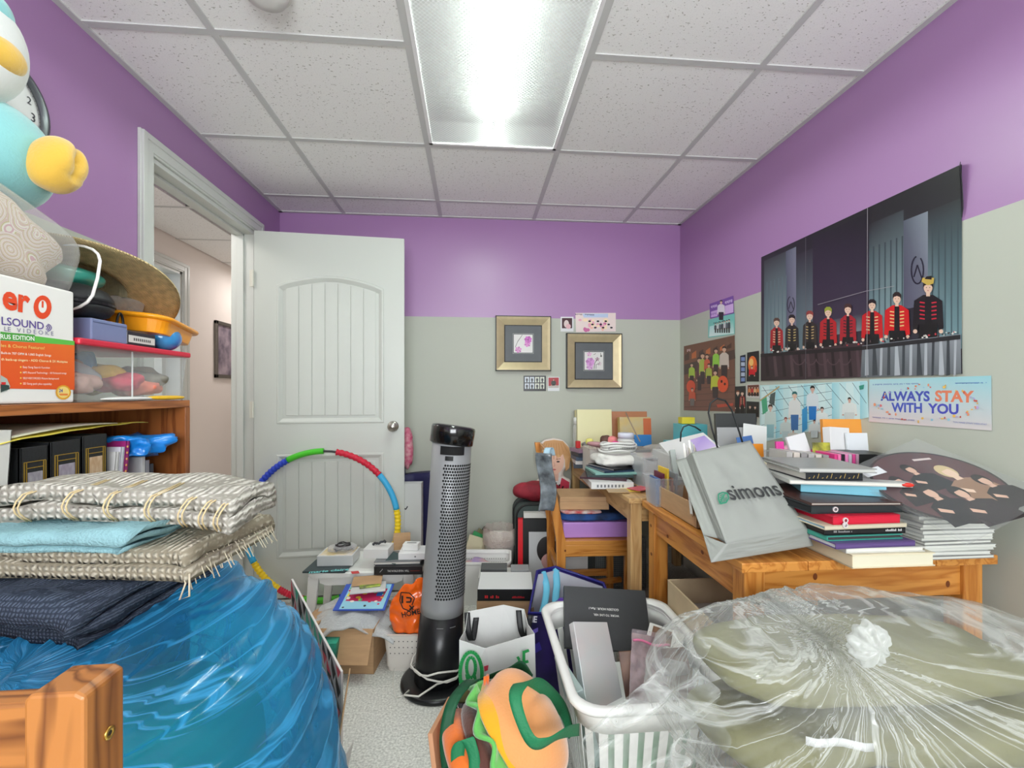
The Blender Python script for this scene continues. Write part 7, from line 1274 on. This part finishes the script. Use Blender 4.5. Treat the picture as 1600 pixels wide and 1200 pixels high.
small('narrow dark strip of tiny blue photos', [(1157, 556), (1165, 554), (1165, 598), (1157, 599)], (34, 36, 60), lambda p: [p.rect(1158, 558 + 8 * k, 1164, 564 + 8 * k, ((120, 140, 190), (180, 190, 210))[k % 2]) for k in range(5)])
small('dark photo card with orange and red figures', [(1168, 551), (1186, 548), (1186, 596), (1167, 596)], (36, 34, 36), lambda p: (p.ell(1176, 570, 7, 14, (226, 110, 50), 14), p.ell(1174, 566, 3.5, 6, (240, 190, 110), 12), figure(p, 1175, 572, 594, 9, (200, 30, 40), None), p.ell(1181, 576, 2, 6, (210, 50, 44), 8)))
small('square photo card with red and tan figures', [(1167, 601), (1187, 600), (1187, 623), (1166, 621)], (206, 202, 198), lambda p: (p.poly([(1168, 602), (1186, 601), (1186, 619), (1168, 618)], (110, 60, 50)), [figure(p, 1171 + 4.4 * k, 604, 619, 4, ((206, 130, 80), (190, 50, 50), (214, 170, 130))[k % 3]) for k in range(4)]))
small('black photo card of two suited figures', [(1148, 604), (1165, 603), (1166, 648), (1148, 646)], (44, 44, 46), lambda p: (figure(p, 1153, 610, 650, 8, (30, 30, 32), None, (120, 70, 50)), figure(p, 1160, 611, 648, 8, (150, 40, 46), (226, 200, 150), (60, 40, 36))))
small('black photo card of a pair beside the pale turquoise poster', [(1167, 627), (1186, 628), (1186, 652), (1167, 649)], (40, 40, 42), lambda p: (figure(p, 1172, 633, 660, 8, (26, 26, 28), None, (60, 46, 40)), figure(p, 1180, 634, 660, 8, (24, 24, 26), None, (70, 50, 44))))
# back wall: two framed flower prints and four cards
gold_f = mat('champagne_frame', (196, 180, 144), .38, metal=.35, var=.06, vs=20); blk_f = cmat((26, 22, 22), .4)
def framed(label, u0, v0, u1, v1, flowers):
    a, b_ = at(u0, v0, y=YB), at(u1, v1, y=YB); w_, h_ = b_.x - a.x, a.z - b_.z; o = thing('framed_print', label, 'picture frame', (a.x, YB, b_.z), 0, 'framed flower prints')
    def ringm(k0, k1, y0, y1, m, nm):
        vs = []
        for (k, y) in ((k0, y0), (k1, y1)): vs += [(k, -y, k), (w_ - k, -y, k), (w_ - k, -y, h_ - k), (k, -y, h_ - k)]
        MB().add(vs, [(i, (i + 1) % 4, 4 + (i + 1) % 4, 4 + i) for i in range(4)]).build(nm, m, o)
    MB().box(0, .006, -.03, 0, 0, h_).box(w_ - .006, w_, -.03, 0, 0, h_).box(0, w_, -.03, 0, 0, .006).box(0, w_, -.03, 0, h_ - .006, h_).build('outer_edge', blk_f, o)
    ringm(.006, .022, .031, .026, gold_f, 'frame_slope'); ringm(.022, .058, .026, .012, gold_f, 'frame_slope'); ringm(.058, .064, .013, .012, blk_f, 'inner_edge')
    box('mat_board', mat('slate_mat', (92, 96, 100), .5, var=.06, vs=12), .062, w_ - .062, -.011, -.006, .062, h_ - .062, o); k = w_ * .33
    MB().box(k - .007, w_ - k + .007, -.0125, -.011, k - .007, h_ - k + .007).build('mat_bevel', cmat((176, 176, 170)), o); box('mat_gap', mat('slate_mat', (92, 96, 100), .5), k - .005, w_ - k + .005, -.013, -.0125, k - .005, h_ - k + .005, o); box('print_paper', cmat((224, 222, 220)), k, w_ - k, -.0134, -.013, k, h_ - k, o)
    pr = Print((0, YB - .0136, 0), (0, -1, 0), base=.0002, frame=(Vector((a.x + k, YB - .0136, b_.z + k)), Vector((w_ - 2 * k, 0, 0)), Vector((0, 0, h_ - 2 * k)))); flowers(pr); pr.build('flower_print', o, .3)
def petals(p, x, y, r_, c, n=6):
    for k in range(n): a = 6.283 * k / n + .3; p.poly([(x, y), (x + r_ * math.cos(a - .45) * .8, y + r_ * math.sin(a - .45) * .8), (x + r_ * math.cos(a), y + r_ * math.sin(a)), (x + r_ * math.cos(a + .45) * .8, y + r_ * math.sin(a + .45) * .8)], c if k % 2 else tuple(min(255, q + 24) for q in c))
def fl1(p):
    p.line([(.08, .3), (.2, .6), (.45, .98)], .025, (60, 50, 60)); p.line([(.2, .62), (.34, .82)], .018, (60, 50, 60)); petals(p, .76, .72, .22, (178, 74, 168), 7); petals(p, .72, .48, .18, (190, 90, 176), 6); petals(p, .24, .16, .19, (186, 100, 170), 6); p.ell(.76, .72, .04, .04, (120, 40, 110), 8)
def fl2(p):
    petals(p, .3, .45, .26, (190, 130, 190), 7); petals(p, .28, .18, .2, (196, 140, 196), 6); petals(p, .25, .88, .14, (206, 150, 190), 5); petals(p, .68, .6, .12, (150, 110, 130), 5); petals(p, .8, .35, .12, (190, 170, 180), 5)
    p.line([(.5, .05), (.55, .4), (.7, .62)], .03, (66, 66, 66)); p.line([(.6, .05), (.62, .3), (.8, .36)], .025, (90, 90, 90)); p.line([(.85, .95), (.88, .75)], .03, (90, 90, 80)); p.line([(.48, .85), (.6, .92)], .025, (100, 90, 90)); p.ell(.88, .78, .05, .06, (90, 90, 84), 8)
framed('gold framed print with large magenta petals on the back wall', 774, 494, 860, 580, fl1); framed('gold framed print of lilac and grey stems, hanging lower', 884, 521, 970, 607, fl2)
def cardb(label, c, bg, draw):
    o, p = sheet('wall_card', label, 'photo card', c, BW, BN, bg, rough=.3); p.poly(c, bg); draw(p); p.build('card_print', o, .3)
cardb('small instant photo of a pale figure beside the wide comic strip', [(876, 495), (896, 495), (896, 518), (876, 518)], (226, 226, 228), lambda p: (p.rect(878, 497, 894, 513, (70, 36, 40)), p.ell(885, 506, 4, 6, (222, 204, 200), 12), p.ell(888, 510, 4, 4, (226, 180, 186), 10)))
cardb('wide pastel comic strip card across the paint line', [(899, 489), (962, 489), (962, 518), (900, 519)], (236, 218, 214), lambda p: (p.poly([(910, 490), (950, 490), (950, 496), (912, 496)], (190, 206, 232)), p.marks((899, 490), (929, 491), 2.2, 16, (70, 60, 90)), [p.ell(905 + random.uniform(0, 54), 500 + random.uniform(0, 16), random.uniform(1.5, 4.5), random.uniform(1.5, 3.5), random.choice([(240, 190, 170), (206, 110, 160), (236, 170, 190), (250, 226, 190)]), 10) for _ in range(26)], [p.ell(921 + 4.4 * k + random.uniform(-1, 1), 502 + 5 * (k % 3), 2.2, 1.5, (40, 34, 40), 8) for k in range(9)]))
cardb('small grid card of black and white figures under the framed petals', [(818, 587), (853, 587), (853, 611), (818, 611)], (34, 34, 36), lambda p: ([p.rect(820 + 8 * k, 589 + 10 * j, 826.5 + 8 * k, 597.5 + 10 * j, ((206, 216, 226), (214, 220, 206))[k > 1]) for k in range(4) for j in range(2)], [figure(p, 823.3 + 8 * k, 589.5 + 10 * j, 597.4 + 10 * j, 3, (36, 40, 46)) for k in range(4) for j in range(2)]))
cardb('small instant photo with a red ground under the framed petals', [(856, 589), (874, 589), (874, 611), (856, 611)], (224, 226, 228), lambda p: (p.rect(857, 590, 873, 606, (170, 44, 52)), figure(p, 865, 592, 606, 7, (60, 60, 56), None, (60, 50, 44)), p.poly([(857, 603), (873, 602), (873, 606), (857, 606)], (190, 184, 176))))
